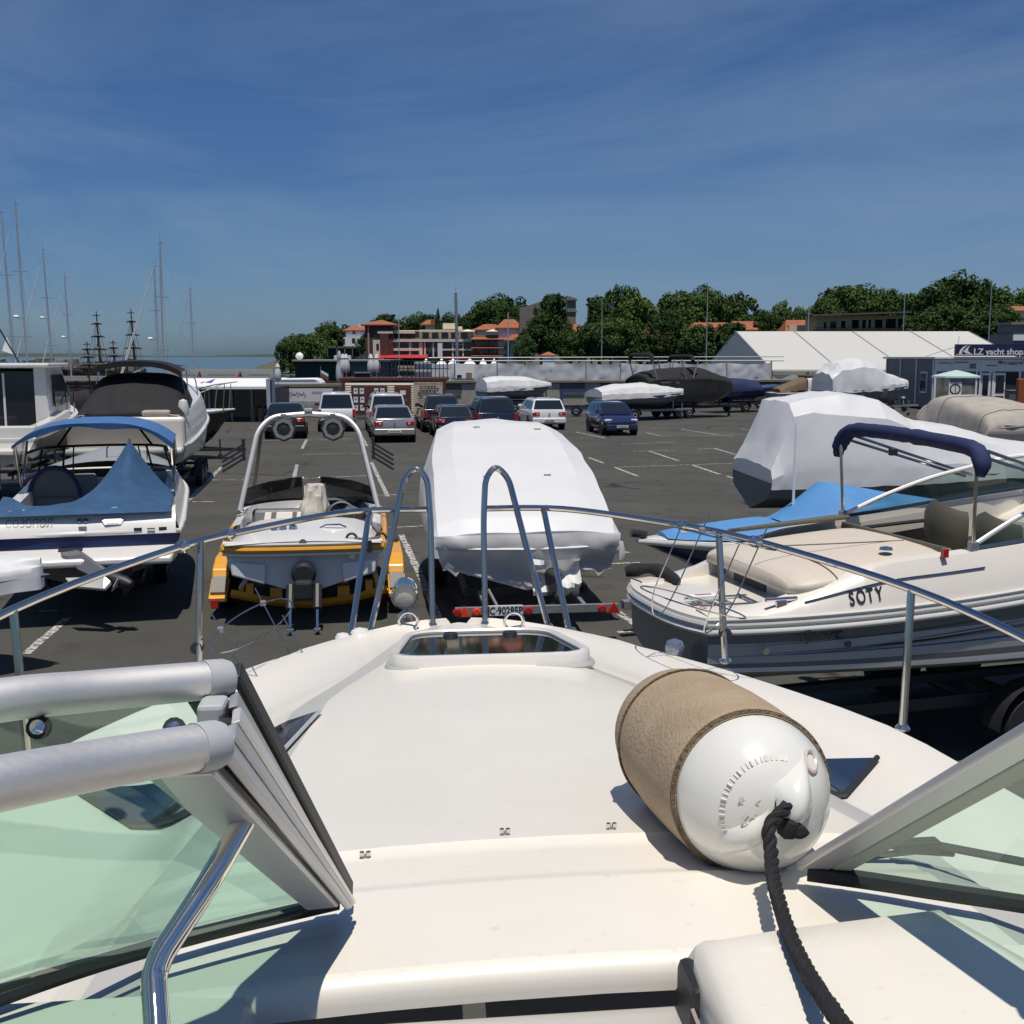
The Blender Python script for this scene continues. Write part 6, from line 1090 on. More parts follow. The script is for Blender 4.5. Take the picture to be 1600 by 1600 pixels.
MB().hexa([(-.86,2.22,1.70),(.86,2.22,1.70),(.84,2.50,1.60),(-.84,2.50,1.60),(-.86,2.22,1.90),(.86,2.22,1.90),(.84,2.48,1.72),(-.84,2.48,1.72)]).build('rear_bolster', OLIVE, F, 0, .05, 3); MB().hexa([(-.9,1.0,1.80),(-.62,1.0,1.86),(-.62,2.2,1.93),(-.9,2.2,1.90),(-.9,1.0,1.84),(-.62,1.0,1.90),(-.62,2.2,1.97),(-.9,2.2,1.94)]).build('walk_pad', OLIVE, F, 0, .02)
MB().grid([[Vector((x, y, 1.12)) for x in (-.9,.9)] for y in (2.3, 5.4)]).build('cockpit_sole', DARKI, F, 0)
for s in (1, -1): MB().grid([[Vector((s*(h.half(t)-.30), h.pt(t,1).y, z)) for z in (1.1, 1.3, h.zg(t)+.40)] for t in [lerp(.33,.8,k/10) for k in range(11)]]).build('cockpit_liner', GELC, F, 50); MB().grid([[Vector((s*(h.half(t)-.32), h.pt(t,1).y, z)) for z in (1.42, 1.58, h.zg(t)+.24)] for t in [lerp(.34,.52,k/6) for k in range(7)]]).build('side_bolster', OLIVE, F, 50)
MB().tube([(-.86,2.5,1.80),(-.85,3.1,1.84),(-.84,3.5,1.86)], .02, 6).build('grab_rail', BLKP, F)
def bucket(x, y, z, rz):
    rows = []
    for i in range(13):
        t = lerp(-1.25, 1.25, i/12); rows.append([Vector((x + sin(t + rz)*rr_, y - cos(t + rz)*rr_*.9, z + hh_ - .10*abs(sin(t))*(hh_ > .2))) for rr_, hh_ in ((.27,0),(.32,.38),(.32,.58),(.28,.66),(.21,.58),(.18,.1))])
    s_ = MB().grid(rows).build('seat_shell', OLIVE, F, 60); MB().lathe([(.2,0),(.23,.05),(.22,.12),(.001,.15)], 14, (x,y,z-.02)).build('seat_cushion', TANV, F); return s_
bucket(.42, 3.15, 1.46, 0); bucket(-.42, 3.25, 1.46, 0)
for x in (.42,-.42): MB().grid([[Vector((x + sin(t)*.175, (3.2 if x > 0 else 3.3) - cos(t)*.15, 1.46 + k)) for k in (0,.2,.42)] for t in [lerp(-1,1,i/8) for i in range(9)]]).build('seat_lining', TANV, F, 60)
MB().box(-.88,.88,2.5,2.75,1.14,1.5).build('rear_bench', TANV, F, 0, .06)
MB().hexa([(.12,4.0,1.3),(.86,4.0,1.3),(.86,4.4,1.3),(.12,4.4,1.3),(.12,4.05,1.85),(.86,4.05,1.85),(.82,4.4,2.02),(.12,4.4,2.02)]).build('helm_console', BLKP, F, 0, .05); MB().hexa([(-.86,4.0,1.3),(-.12,4.0,1.3),(-.12,4.4,1.3),(-.86,4.4,1.3),(-.86,4.05,1.85),(-.12,4.05,1.85),(-.12,4.4,2.02),(-.82,4.4,2.02)]).build('port_console', GELC, F, 0, .05)
def zdk(t): return h.zg(t) + .12 + flank(t)*.88
# windscreen wings and front
for s in (1, -1):
    bot = [Vector((s*(h.half(y/6.6)-.20), y, zdk(y/6.6)+.01)) for y in (2.35,2.8,3.3,3.8,4.2,4.5)] + [Vector((s*.45,4.75,zdk(.7)+.06)), Vector((s*.10,4.82,zdk(.7)+.08))]
    hts = (.02,.16,.27,.33,.35,.35,.34,.34); top = [b_ + Vector((-s*.5*hh_*(1 if i < 6 else .2), -.55*hh_ if i > 3 else -.25*hh_, hh_)) for i, (b_, hh_) in enumerate(zip(bot, hts))]
    bot, top = smooth_path(bot, 4), smooth_path(top, 4); MB().grid([bot, top]).build('windscreen', glassmat('pale_green_screen', (.55,.68,.62), 1.0), F, 60); MB().tube(top, .022, 8).build('windscreen_frame', ALU, F); MB().tube(bot, .018, 6).build('windscreen_base', mat('navy_trim', (.03,.05,.09), .4), F); MB().tube([bot[20], top[20]], .02, 6).build('windscreen_post', GELC, F)
    pb_ = Vector((s*(h.half(.35)-.20), 2.34, zdk(.355))); pt_ = Vector((s*1.02, 2.30, 2.66))
    MB().tube([pb_, pt_], .015, 8).build('bimini_pole', STEEL, F); MB().tube([Vector((s*(h.half(.55)-.22), 3.75, zdk(.55)+.24)), Vector((s*1.0, 2.36, 2.68))], .015, 8).build('bimini_strut', STEEL, F); MB().tube([Vector((s*(h.half(.55)-.22), 3.83, zdk(.55)+.25)), Vector((s*1.0, 2.42, 2.72))], .015, 8).build('bimini_strut', STEEL, F); MB().box(pb_.x-.03, pb_.x+.03, pb_.y-.04, pb_.y+.04, pb_.z-.02, pb_.z+.07).build('pole_hinge', GALV, F, 0, .01)
    a, b_ = Vector((s*(h.half(.55)-.22), 3.75, zdk(.55)+.24)), Vector((s*1.0, 2.36, 2.68)); q_ = a.lerp(b_, .62); MB().box(q_.x-.03, q_.x+.03, q_.y-.04, q_.y+.04, q_.z-.02, q_.z+.05).build('slide_clamp', BLKP, F, 0, .01)
bp_ = smooth_path([(-1.06,2.30,2.50),(-1.06,2.33,2.64),(-.92,2.36,2.77),(-.5,2.38,2.79),(0,2.38,2.78),(.5,2.38,2.76),(.9,2.36,2.73),(1.04,2.33,2.64),(1.07,2.30,2.52)], 6)
mb = MB(); n_ = len(bp_); mb.tube(bp_, [.040 + .045*min(1, min(i, n_-1-i)/6) + .018*noise.noise(Vector((i*.9,1,1))) for i in range(n_)], 12, flat=.8); mb.build('bimini_boot', NAVYC, F, 60)
for k_, ch in enumerate('SOTY'):
    t_ = .178 + .0118*k_; g = h.pt(t_, 1); f_ = flank(t_); p1_, p2_ = Vector((g.x - .02, g.y, g.z + .12)), Vector((g.x - .06 - .08*f_, g.y, g.z + .12 + f_*.5)); q_ = p1_.lerp(p2_, .55); tl_ = atan2(p1_.x - p2_.x, p2_.z - p1_.z)
    text(ch, .165, (q_.x + .010*cos(tl_), q_.y, q_.z + .010*sin(tl_)), (pi/2 - tl_, 0, pi/2 - .05), INK, F, sx=.62, bold=.003, ext=.001)
for y, zz in ((.62,.09),): MB().tube([(h.half(.09)-.10, y-.14, h.zg(.09)+.23),(h.half(.09)-.10, y+.14, h.zg(.09)+.23)], .018, 6).build('cleat_bar', CHROME, F); MB().box(h.half(.09)-.12, h.half(.09)-.08, y-.05, y+.05, h.zg(.09)+.14, h.zg(.09)+.22).build('cleat_base', CHROME, F, 0, .01)
a = [Vector((h.half(t)-.055-.08*flank(t), h.pt(t,1).y, h.zg(t)+.13+flank(t)*.50)) for t in [lerp(.12,.36,k/12) for k in range(13)]]; MB().tube(a, .007, 5).build('pin_stripe', NAVY, F)
MB().lathe([(.001,.012),(.05,.008),(.06,0)], 14, (h.half(.46)-.06, 3.15, h.zg(.46)+.27), (.7,0,.7)).build('oval_emblem', NAVY, F); MB().lathe([(.001,.03),(.05,.02),(.06,0)], 12, (.62,1.75,1.86), (0,0,1)).build('filler_cap', CHROME, F)
MB().box(h.half(.36)-.17, h.half(.36)-.13, 2.0, 2.05, zdk(.32)-.02, zdk(.32)+.05).build('snap_hook', REDL, F, 0)
MB().disc((h.half(.1)+.01,.42,1.16),(1,0,0),.03,.02,10).build('drain_fitting', CHROME, F, 40); MB().disc((h.half(.2)+.01,1.1,1.2),(1,0,0),.028,.02,10).build('drain_fitting', BLKP, F, 40)
for x in (.55, .25): MB().tube([(x, .05, h.zg(0)+.15),(x + .02, .62, h.zg(0)+.15)], .013, 6).build('ladder_tube', STEEL, F)
for y in (.12,.34,.56): MB().tube([(.24, y, h.zg(0)+.155),(.56, y, h.zg(0)+.155)], .013, 6).build('ladder_rung', STEEL, F)
MB().box(.30,.42,.05,.3,h.zg(0)+.17,h.zg(0)+.20).build('warning_label_plate', PLATE, F, 0); MB().box(.33,.36,.10,.25,h.zg(0)+.201,h.zg(0)+.203).build('warning_label', REDL, F, 0)
mb = MB(); mb.tube(smooth_path([(-.95,-.02,h.zg(0)+.16),(-.85,.2,h.zg(0)+.2),(-.6,.3,h.zg(0)+.17),(-.4,.28,h.zg(0)+.16)], 4), [.05,.06,.07,.05,.05,.06,.07,.06,.05,.05,.04,.04,.03], 7); mb.build('dark_rag', BLKC, F, 60)
MB().lathe([(.10,-.02),(.2,0),(.2,.16),(.1,.2)], 14, (.1,-.28,.82), (0,-1,0)).build('drive_upper', BLKP, F); MB().box(.0,.2,-.5,-.1,.45,.85).build('drive_leg', BLKP, F, 0, .05); MB().tube([(-.16,-.5,.7),(-.2,-.75,.75)], .11, 12).build('drive_housing', BLKP, F)
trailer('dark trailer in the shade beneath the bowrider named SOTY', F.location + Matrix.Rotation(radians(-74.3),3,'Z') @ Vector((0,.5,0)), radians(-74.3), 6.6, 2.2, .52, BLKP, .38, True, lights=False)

# ---- boat under the sky blue tarpaulin, bow to the left
rzG = radians(105.7); stern = Vector((7.45, 15.25, 0)); Gq = thing('covered_boat', 'white and navy boat under a tented sky blue tarpaulin', 'boat', stern, rzG); h = Hull(6.1, 2.2, .5, .75, 1.15, 1.22, .5, 2.1, .5)
h.shell('hull', NAVY, Gq, 0, .92); mb = MB(); h.strip(mb, .86, 1, 0, 1, .01); mb.build('white_topside', GEL, Gq, 40); h.rub('rub_rail', GEL, Gq, .035, 1, .012); h.deck('deck', GEL, Gq, .0, .99, .05, .035)
def gs(t, pr): g = h.pt(t, 1); return (g.y, [(g.x + .02, g.z - .0)] + [(g.x*a, z) for a, z in pr])
st = [gs(.64,[(.93,1.27),(.6,1.34),(0,1.38)]), gs(.69,[(.9,1.30),(.6,1.38),(0,1.40)]), gs(.76,[(.88,1.31),(.6,1.37),(0,1.39)]), gs(.88,[(.82,1.31),(.5,1.34),(0,1.36)]), gs(.95,[(.7,1.30),(.4,1.32),(0,1.33)])]
st = [(y, [(pr[0][0]*.88, pr[0][1] + .06)] + [(x*.9, z) for x, z in pr[1:]]) for y, pr in st]; mb = MB(); loft(mb, st, 30, 12, .015, 2.4, 4); mb.build('bow_tarpaulin', SKYC, Gq, 60)
pts = {'y': (.0, 1.4, 2.4, 3.35, 3.9), 'zr': (1.30, 1.55, 1.72, 1.90, 1.42), 'ze': (1.22, 1.28, 1.30, 1.33, 1.30)}
rows = []
for i in range(41):
    y = 3.95*i/40; t = y/6.1; w = h.half(t) + .03; zr1 = interp(list(zip(pts['y'], pts['zr'])), y); ze1 = h.zg(t) + .06; dip = .10*math.exp(-((y-2.5)/.35)**2)
    rw = []
    for k in range(-10, 11):
        a_ = abs(k)/10; z = ze1 + (zr1-ze1)*max(0, 1 - a_**1.5) - dip*(a_ > .2)*(1-a_)*1.6; rw.append(Vector((w*k/10, y + .25*(1-a_)*(i/40), z + .012*noise.noise(Vector((k*.5,y*3,4))))))
    rows.append([Vector((rw[0].x, rw[0].y, rw[0].z-.10))] + rw + [Vector((rw[-1].x, rw[-1].y, rw[-1].z-.10))])
MB().grid(rows).build('tented_tarpaulin', SKYC, Gq, 30)
for s in (1,-1): MB().tube([(s*.5,4.15,1.24),(s*.5,4.3,1.24)], .02, 6).build('cleat', BLKP, Gq)
MB().tube([(-.0,6.0,1.3),(0,6.2,1.33)], .05, 8).build('bow_roller', BLKP, Gq); MB().tube([(.1,3.9,1.24),(.1,3.9,1.36)], [.05,.035], 8).build('antenna_foot', WHITEP, Gq); MB().tube([(.1,3.9,1.36),(.1,3.9,2.65)], [.022,.012], 6).build('antenna', WHITEP, Gq)
trailer('trailer under the boat with the sky blue tarpaulin', stern, rzG, 6.0, 2.0, .42, GALV, .35)

# ---- big wrapped cruiser behind
rzH = radians(-86); pH = Vector((4.75, 21.9, 0)); hh = Hull(8.2, 2.8, .5, .85, 1.15, 1.6, .45, 2.4, .6); st = []
for t, pr in ((0, [(1.02,1.22),(.96,1.38),(.5,1.44),(0,1.46)]), (.02, [(1.02,1.30),(.90,1.70),(.5,1.80),(0,1.84)]), (.055, [(1.01,1.40),(.88,2.38),(.64,2.62),(0,2.66)]), (.10, [(1.01,1.45),(.88,2.45),(.62,2.70),(0,2.74)]), (.18, [(1.0,1.5),(.88,2.40),(.60,2.78),(0,2.84)]), (.27, [(1.0,1.5),(.88,2.34),(.60,2.68),(0,2.74)]), (.345, [(1.0,1.5),(.82,2.1),(.5,2.32),(0,2.38)]), (.40, [(1.0,1.5),(.84,2.04),(.5,2.2),(0,2.26)]), (.47, [(1.0,1.5),(.84,1.96),(.5,2.14),(0,2.18)]), (.60, [(1.0,1.5),(.75,1.74),(.4,1.86),(0,1.88)]), (.78, [(1.0,1.54),(.7,1.66),(.4,1.70),(0,1.72)]), (.985, [(1.0,1.62),(.7,1.68),(.4,1.70),(0,1.72)])): st.append(sect(hh, t, pr))
H, _, rowsH = wrapped('large white shrink-wrapped cruiser with tall stern hump on the right', pH, rzH, 8.2, 2.8, .5, .85, 1.15, 1.6, st, amp=.028, seed=5, hm=HULLG, nu=77, sc=2.0)
MB().tube([(1.19,1.85,2.0),(1.25,1.88,2.02),(1.25,1.98,2.1)], .03, 6).build('wrap_vent', GREYL, H)
stands('props and keel blocks under the large wrapped cruiser', pH, rzH, 8.2, 2.6, .5)

# ---- other laid-up boats across the yard
pI = Vector((15.5, 33.2, 0)); hh = Hull(7.0, 2.6, .5, .8, 1.2, 1.5, .5, 2.3, .5); st = [sect(hh, t, pr) for t, pr in ((0,[(1.0,1.25),(.9,1.4),(.5,1.46),(0,1.48)]),(.06,[(1.0,1.35),(.9,1.7),(.5,1.8),(0,1.84)]),(.3,[(1.0,1.4),(.86,1.95),(.5,2.1),(0,2.14)]),(.55,[(1.0,1.4),(.80,2.05),(.5,2.2),(0,2.24)]),(.7,[(1.0,1.45),(.7,1.9),(.4,2.05),(0,2.1)]),(.98,[(1.0,1.5),(.7,1.55),(.4,1.58),(0,1.6)]))]
wrapped('boat under a ribbed tan canvas cover behind the big wrapped cruiser', pI, LOT*.6, 7.0, 2.6, .5, .8, 1.2, 1.5, st, TANC, HGREY, .05, 7, 'canvas_cover', seams=3); stands('props under the tan covered boat', pI, LOT*.6, 7.0, 2.4, .5)
pJ = Vector((20.6, 44.5, 0)); hh = Hull(6.4, 2.3, .5, .8, 1.4, 1.55, .5, 2.2, .5); J = thing('motor_boat', 'blue and white boat cut by the right edge near the shop', 'boat', pJ + Vector((5.2,1.2,0)), radians(100)); hh.shell('hull', GEL, J); mb = MB(); hh.strip(mb,.88,1.0,0,1,.01); mb.build('blue_band', SKYC, J, 40); mb = MB(); hh.strip(mb,.42,.66,0,1,.01); mb.build('navy_band', mat('teal_band', (.02,.08,.16), .3), J, 40); hh.deck('deck', SKYC, J, 0, .99, .04, .02); mb = MB(); loft(mb, [(1.0,[(1.0,1.45),(.8,2.1),(0,2.2)]),(2.6,[(1.0,1.5),(.8,2.2),(0,2.3)]),(4.2,[(.75,1.55),(.3,1.62),(0,1.65)])], 14, 6, .02); mb.build('grey_blue_cover', mat('pale_blue_canvas', (.38,.44,.50), .8), J, 60); text('OPEN', .3, hh.pt(.6,.78,1,.02), (pi/2,0,pi/2+.25), INK, J, sx=.8); stands('props under the blue and white boat at the right edge', J.location, radians(100), 6.4, 2.2, .5)
pK = D(1320, 640, 64); pK.z = 0; rk = radians(-72); hh = Hull(6.0, 2.4, .7, 1.1, 1.55, 1.8, .45, 2.2, .5); st = [sect(hh, t, pr) for t, pr in ((0,[(1.0,1.6),(.95,2.2),(.6,2.5),(0,2.6)]),(.1,[(1.0,1.7),(.92,2.7),(.6,3.1),(0,3.2)]),(.35,[(1.0,1.8),(.85,2.9),(.5,3.3),(0,3.45)]),(.5,[(1.0,1.8),(.8,2.8),(.5,3.1),(0,3.2)]),(.7,[(1.0,1.9),(.7,2.3),(.4,2.5),(0,2.6)]),(.98,[(1.0,1.9),(.7,2.0),(.4,2.05),(0,2.1)]))]
wrapped('tall white wrapped boat on a trailer before the grey shop wall', pK + Vector((-1.2,.6,0)), rk, 6.0, 2.4, .7, 1.1, 1.55, 1.8, st, amp=.06, seed=12); trailer('galvanised trailer under the tall wrapped boat near the shop', pK + Vector((-1.2,.6,0)), rk, 6.4, 2.2, .6)
pL = D(1222, 640, 69); pL.z = 0; Lb_ = thing('cabin_boat', 'small white cabin boat with brown canvas left of the tall wrapped boat', 'boat', pL + Vector((-.6,.3,0)), radians(-82)); hh = Hull(5.2, 2.0, .6, .85, 1.25, 1.45, .45, 2.2, .4); hh.shell('hull', HLG, Lb_); hh.rub('rub_rail', GEL, Lb_, .04); hh.deck('deck', GEL, Lb_, .3, .99, .05, .02); mb = MB(); loft(mb, [(2.0,[(.85,1.3),(.78,2.1),(0,2.2)]),(3.3,[(.8,1.35),(.7,2.1),(0,2.2)]),(4.0,[(.6,1.4),(.4,1.55),(0,1.58)])], 12, 6); mb.build('cabin', GEL, Lb_, 40); MB().box(-.82,.82,2.15,2.55,1.6,1.98).build('window', WINDK, Lb_, 0); MB().box(-.80,.80,2.7,3.2,1.6,1.98).build('window', WINDK, Lb_, 0); mb = MB(); loft(mb, [(.2,[(.9,1.3),(.7,1.5),(0,1.55)]),(1.95,[(.86,1.5),(.7,2.15),(0,2.25)])], 8, 6, .03); mb.build('brown_canvas', mat('brown_canvas', (.16,.11,.07), .9, var=.2), Lb_, 60); MB().box(-.6,.6,1.9,2.9,2.22,2.34).build('hatch_cover', mat('maroon_canvas', (.07,.02,.02), .8), Lb_, 0, .05); stands('props under the small white cabin boat', Lb_.location, radians(-82), 5.2, 1.9, .6)
pM = D(995, 645, 63); pM.z = 0; rm = radians(-62); hh = Hull(6.6, 2.5, .7, .95, 1.35, 1.6, .7, 4.0, .3); M = thing('covered_boat', 'big boat under black canvas with raised folded bimini by the harbour wall', 'boat', pM, rm); hh.shell('hull', mat('dark_hull', (.03,.031,.033), .3, coat=.4), M); mb = MB(); loft(mb, [sect(hh, t, pr) for t, pr in ((0,[(1.02,1.6),(1.0,2.0),(.97,2.12),(.5,2.2),(0,2.25)]),(.02,[(1.02,1.65),(1.0,2.1),(.97,2.2),(.5,2.5),(0,2.55)]),(.25,[(1.02,1.7),(1.0,2.15),(.96,2.3),(.5,2.75),(0,2.82)]),(.6,[(1.02,1.7),(1.0,2.15),(.96,2.3),(.5,2.8),(0,2.9)]),(.72,[(1.02,1.7),(1.0,2.1),(.95,2.25),(.5,2.6),(0,2.66)]),(.95,[(1.02,1.7),(1.0,1.95),(.9,2.05),(.5,2.2),(0,2.25)]),(.99,[(1.02,1.65),(1.0,1.8),(.9,1.85),(.5,1.9),(0,1.95)]))], 30, 12, .06); mb.build('black_canvas_cover', BLKC, M, 60)
for s in (1,-1):
    for y0, y1 in ((.6,.2),(2.6,2.2),(3.0,3.4)): MB().tube([(s*1.15,y0,2.1),(s*1.15,y1,3.35)], .04, 6).build('bimini_post', GALV, M)
MB().tube(fillet([(-1.15,.2,3.3),(-1.0,.25,3.6),(1.0,.25,3.6),(1.15,.2,3.3)], .2), .12, 8).build('folded_bimini', BLKC, M); MB().tube(fillet([(-1.15,3.0,3.25),(-1.0,3.05,3.5),(1.0,3.05,3.5),(1.15,3.0,3.25)], .2), .12, 8).build('folded_bimini', BLKC, M)
wv = MB().box(1.16,1.24,.6,2.0,1.55,2.1).build('side_window', HGREY, M, 0); MB().box(1.245,1.26,.7,1.3,1.62,2.03).build('pane', WINDK, wv, 0); MB().box(1.245,1.26,1.38,1.9,1.62,2.03).build('pane', WINDK, wv, 0); trailer('dark trailer under the black covered boat', pM, rm, 7.0, 2.3, .6, BLKP, .3, True)
pN = D(928, 640, 61); pN.z = 0; rn = radians(-70); hh = Hull(5.6, 2.2, .7, 1.0, 1.3, 1.5, .45, 2.2, .5); st = [sect(hh, t, pr) for t, pr in ((0,[(1.0,1.45),(.9,1.6),(.5,1.7),(0,1.75)]),(.2,[(1.0,1.5),(.85,1.8),(.5,1.95),(0,2.0)]),(.5,[(1.0,1.5),(.8,1.85),(.5,2.02),(0,2.08)]),(.75,[(1.0,1.55),(.75,1.75),(.4,1.85),(0,1.9)]),(.98,[(1.0,1.55),(.7,1.62),(.4,1.65),(0,1.68)]))]
wrapped('small white wrapped grey hulled boat left of the black covered boat', pN, rn, 5.6, 2.2, .7, 1.0, 1.3, 1.5, st, amp=.04, seed=15); trailer('galvanised trailer under the small wrapped boat', pN, rn, 5.8, 2.0, .55)
pO = D(1105, 640, 70); pO.z = 0; ro = radians(-64); O_ = thing('speed_boat', 'glossy navy speedboat with navy cover on a trailer by the wall', 'boat', pO, ro); hh = Hull(5.8, 2.2, .7, 1.0, 1.4, 1.65, .5, 2.4, .6); hh.shell('hull', NAVY, O_); hh.deck('deck', NAVY, O_, .4, .99, .1, .01); mb = MB(); loft(mb, [sect(hh, t, pr) for t, pr in ((0,[(1.0,1.5),(.9,1.7),(.5,1.8),(0,1.82)]),(.3,[(1.0,1.55),(.85,1.95),(.5,2.1),(0,2.15)]),(.6,[(1.0,1.55),(.7,1.8),(.4,1.95),(0,2.0)]))], 20, 10, .03); mb.build('navy_cover', NAVYC, O_, 60); trailer('trailer under the glossy navy speedboat', pO, ro, 6.4, 2.1, .55)
pP = D(752, 640, 70); pP.z = 0; rp_ = radians(-66); hh = Hull(5.0, 2.0, .8, 1.1, 1.45, 1.65, .45, 2.2, .5); st = [sect(hh, t, pr) for t, pr in ((0,[(1.0,1.6),(.9,1.9),(.5,2.1),(0,2.15)]),(.2,[(1.0,1.65),(.85,2.05),(.5,2.25),(0,2.3)]),(.6,[(1.0,1.65),(.8,2.0),(.5,2.2),(0,2.25)]),(.98,[(1.0,1.7),(.7,1.75),(.4,1.8),(0,1.82)]))]
wrapped('small white wrapped boat behind the navy off-roader', pP, rp_, 5.0, 2.0, .8, 1.1, 1.45, 1.65, st, amp=.04, seed=18); trailer('trailer under the wrapped boat behind the navy off-roader', pP, rp_, 5.4, 1.9, .6)
trailer('bare galvanised trailer by the wall right of the navy speedboat', Vector((D(1235,632,76).x, 76, 0)), radians(80), 6.0, 2.0, .5)
BLT = mat('blue_steel', (.02,.06,.2), .5, var=.2); tb = trailer('blue steel trailer with upright frame beside the small wrapped boat', Vector((D(940,640,66).x, 66, 0)), radians(84), 4.2, 1.9, .45, BLT)
for x in (-.6,.6):
    for y in (.5, 2.4): MB().bar((x,y,.45),(x,y,1.5),.08,.08).build('upright', BLT, tb, 0)
    MB().bar((x,.5,1.5),(x,2.4,1.5),.08,.08).build('top_bar', BLT, tb, 0)

# ---- left background boats
pQ = Vector((-12.15, 25.2, 0)); Q = thing('pilothouse_boat', 'white pilothouse boat with tall dark cabin door at the left edge', 'boat', pQ, LOT); h = Hull(6.8, 2.6, .85, 1.2, 1.62, 2.30, .5, 2.3, .6, .84, .6, .03)
h.shell('hull', GEL, Q); mb = MB(); h.strip(mb, 0, .42, 0, 1, .005); mb.build('antifouling', HULLG, Q, 40); h.rub('rub_rail', GEL, Q, .04, 1, .01); h.deck('deck', GEL, Q, .42, .99, .08, .03)
for s in (1,-1): MB().grid([[Vector((s*h.half(t), h.pt(t,1).y, h.zg(t))), Vector((s*(h.half(t)-.05), h.pt(t,1).y, h.zg(t)+.28)), Vector((s*(h.half(t)-.28), h.pt(t,1).y, h.zg(t)+.28)), Vector((s*(h.half(t)-.3), h.pt(t,1).y, h.zg(t)-.3))] for t in [k/14*.5 for k in range(15)]]).build('bulwark', GEL, Q, 40)
MB().box(.30,1.22,-.02,.30,1.3,1.92).build('stern_locker', GEL, Q, 0, .04); MB().box(-1.22,-.30,-.02,.30,1.3,1.92).build('stern_locker', GEL, Q, 0, .04); MB().grid([[Vector((x,y,1.28)) for x in (-1.0,1.0)] for y in (.3,2.2)]).build('cockpit_sole', HLG, Q, 0); MB().box(-1.2,1.2,-.55,.0,1.28,1.42).build('swim_platform', GEL, Q, 0, .04)
for s in (1,-1): MB().slab([(s*1.05,2.2,1.3),(s*1.0,2.2,3.22),(s*.95,4.1,3.22),(s*.95,4.9,2.45),(s*.98,4.9,1.9)], (-s*.06,0,0)).build('cabin_side', GEL, Q, 0)
MB().box(-1.12,1.12,2.0,4.2,3.225,3.34).build('cabin_roof', GEL, Q, 0, .04); MB().grid([[Vector((x,4.12,3.2)), Vector((x,4.92,2.42))] for x in (-.95,-.3,.3,.95)]).build('front_windscreen', WINDK, Q, 0)
MB().box(-.72,.72,2.22,2.26,1.35,3.14).build('sliding_door', WINDK, Q, 0); 
for x0, x1 in ((-1.0,-.722),(.722,1.0)): MB().box(x0,x1,2.18,2.28,1.3,3.22).build('door_jamb', GEL, Q, 0)
MB().box(-.02,.03,2.19,2.215,1.4,3.1).build('door_stile', GEL, Q, 0)
for s in (1,-1): MB().slab([(s*1.03,2.8,2.25),(s*1.01,2.8,3.05),(s*.985,3.9,3.05),(s*.985,4.6,2.5),(s*.99,4.6,2.3)], (s*.03,0,0)).build('side_window', WINDK, Q, 0); MB().tube(fillet([(s*1.15,3.6,h.zg(.5)+.05),(s*1.1,3.9,h.zg(.5)+.6),(s*.55,6.0,h.zg(.9)+.65),(s*.05,6.9,h.zg(1)+.6)], .2), .018, 6).build('bow_rail', STEEL, Q)
for t in (.68,.82,.94): 
    for s in (1,-1): g = h.pt(t,1); MB().tube([(s*g.x*.95,g.y,g.z),(s*g.x*.95,g.y,g.z+.6)], .015, 6).build('rail_stanchion', STEEL, Q)
MB().tube(fillet([(.25,-.58,1.35),(.25,-.62,.55),(.55,-.62,.55),(.55,-.58,1.35)], .03), .02, 6).build('boarding_ladder', STEEL, Q); MB().tube([(.25,-.62,.8),(.55,-.62,.8)], .02, 6).build('ladder_rung', STEEL, Q); MB().tube([(.25,-.62,1.08),(.55,-.62,1.08)], .02, 6).build('ladder_rung', STEEL, Q)
MB().tube([(.2,3.0,3.34),(-.2,2.7,4.3)], .02, 6).build('flag_staff', NAVYC, Q); MB().slab([(.1,2.95,3.55),(-.18,2.95,3.65),(-.05,2.95,4.0)], (0,.02,0)).build('white_pennant', WHITEP, Q, 0); trailer('trailer under the white pilothouse boat', pQ, LOT, 7.0, 2.4, .66, GALV, .35, True)
pB = Vector((-9.35, 26.8, 0)); Bq = thing('cabin_cruiser', 'white sports cruiser under black cover with raised black bimini', 'boat', pB, LOT); h = Hull(8.4, 2.9, .5, .95, 1.35, 2.15, .5, 2.4, .7, .85, .6, .04)
h.shell('hull', HLG, Bq); mb = MB(); h.strip(mb,.55,1,0,1,.006); mb.build('topside', GEL, Bq, 40); h.rub('rub_rail', GEL, Bq, .045, 1, .012); h.deck('foredeck', GEL, Bq, .5, .99, .25, .35, .1)
for s in (1,-1): MB().grid([[Vector((s*h.half(t), h.pt(t,1).y, h.zg(t))), Vector((s*(h.half(t)-.06), h.pt(t,1).y, h.zg(t)+.4)), Vector((s*(h.half(t)-.18), h.pt(t,1).y, h.zg(t)+.72)), Vector((s*max(.02,h.half(t)-.40), h.pt(t,1).y, h.zg(t)+.74)), Vector((s*max(.01,h.half(t)-.42), h.pt(t,1).y, h.zg(t)+.2))] for t in [k/20*.97 for k in range(21)]]).build('coaming', GEL, Bq, 50)
MB().box(-1.38,1.38,-.10,.25,1.25,2.05).build('transom_seat_back', GELC, Bq, 0, .10, 3); MB().box(-1.35,1.35,-.55,.0,1.18,1.32).build('swim_platform', GEL, Bq, 0, .05); MB().box(.35,1.0,.1,.5,2.06,2.2).build('rolled_cushion', TANC, Bq, 0, .06, 3)
mb = MB(); loft(mb, [(.35,[(1.28,2.05),(1.05,2.12),(.6,2.14),(0,2.15)]),(1.2,[(1.28,2.1),(1.1,2.4),(.6,2.55),(0,2.6)]),(2.3,[(1.26,2.15),(1.1,2.75),(.7,2.98),(0,3.02)]),(3.2,[(1.22,2.2),(1.05,2.8),(.7,3.0),(0,3.05)]),(4.4,[(1.1,2.3),(.9,2.5),(.5,2.6),(0,2.62)])], 30, 14, .03); mb.build('black_cockpit_cover', BLKC, Bq, 60)
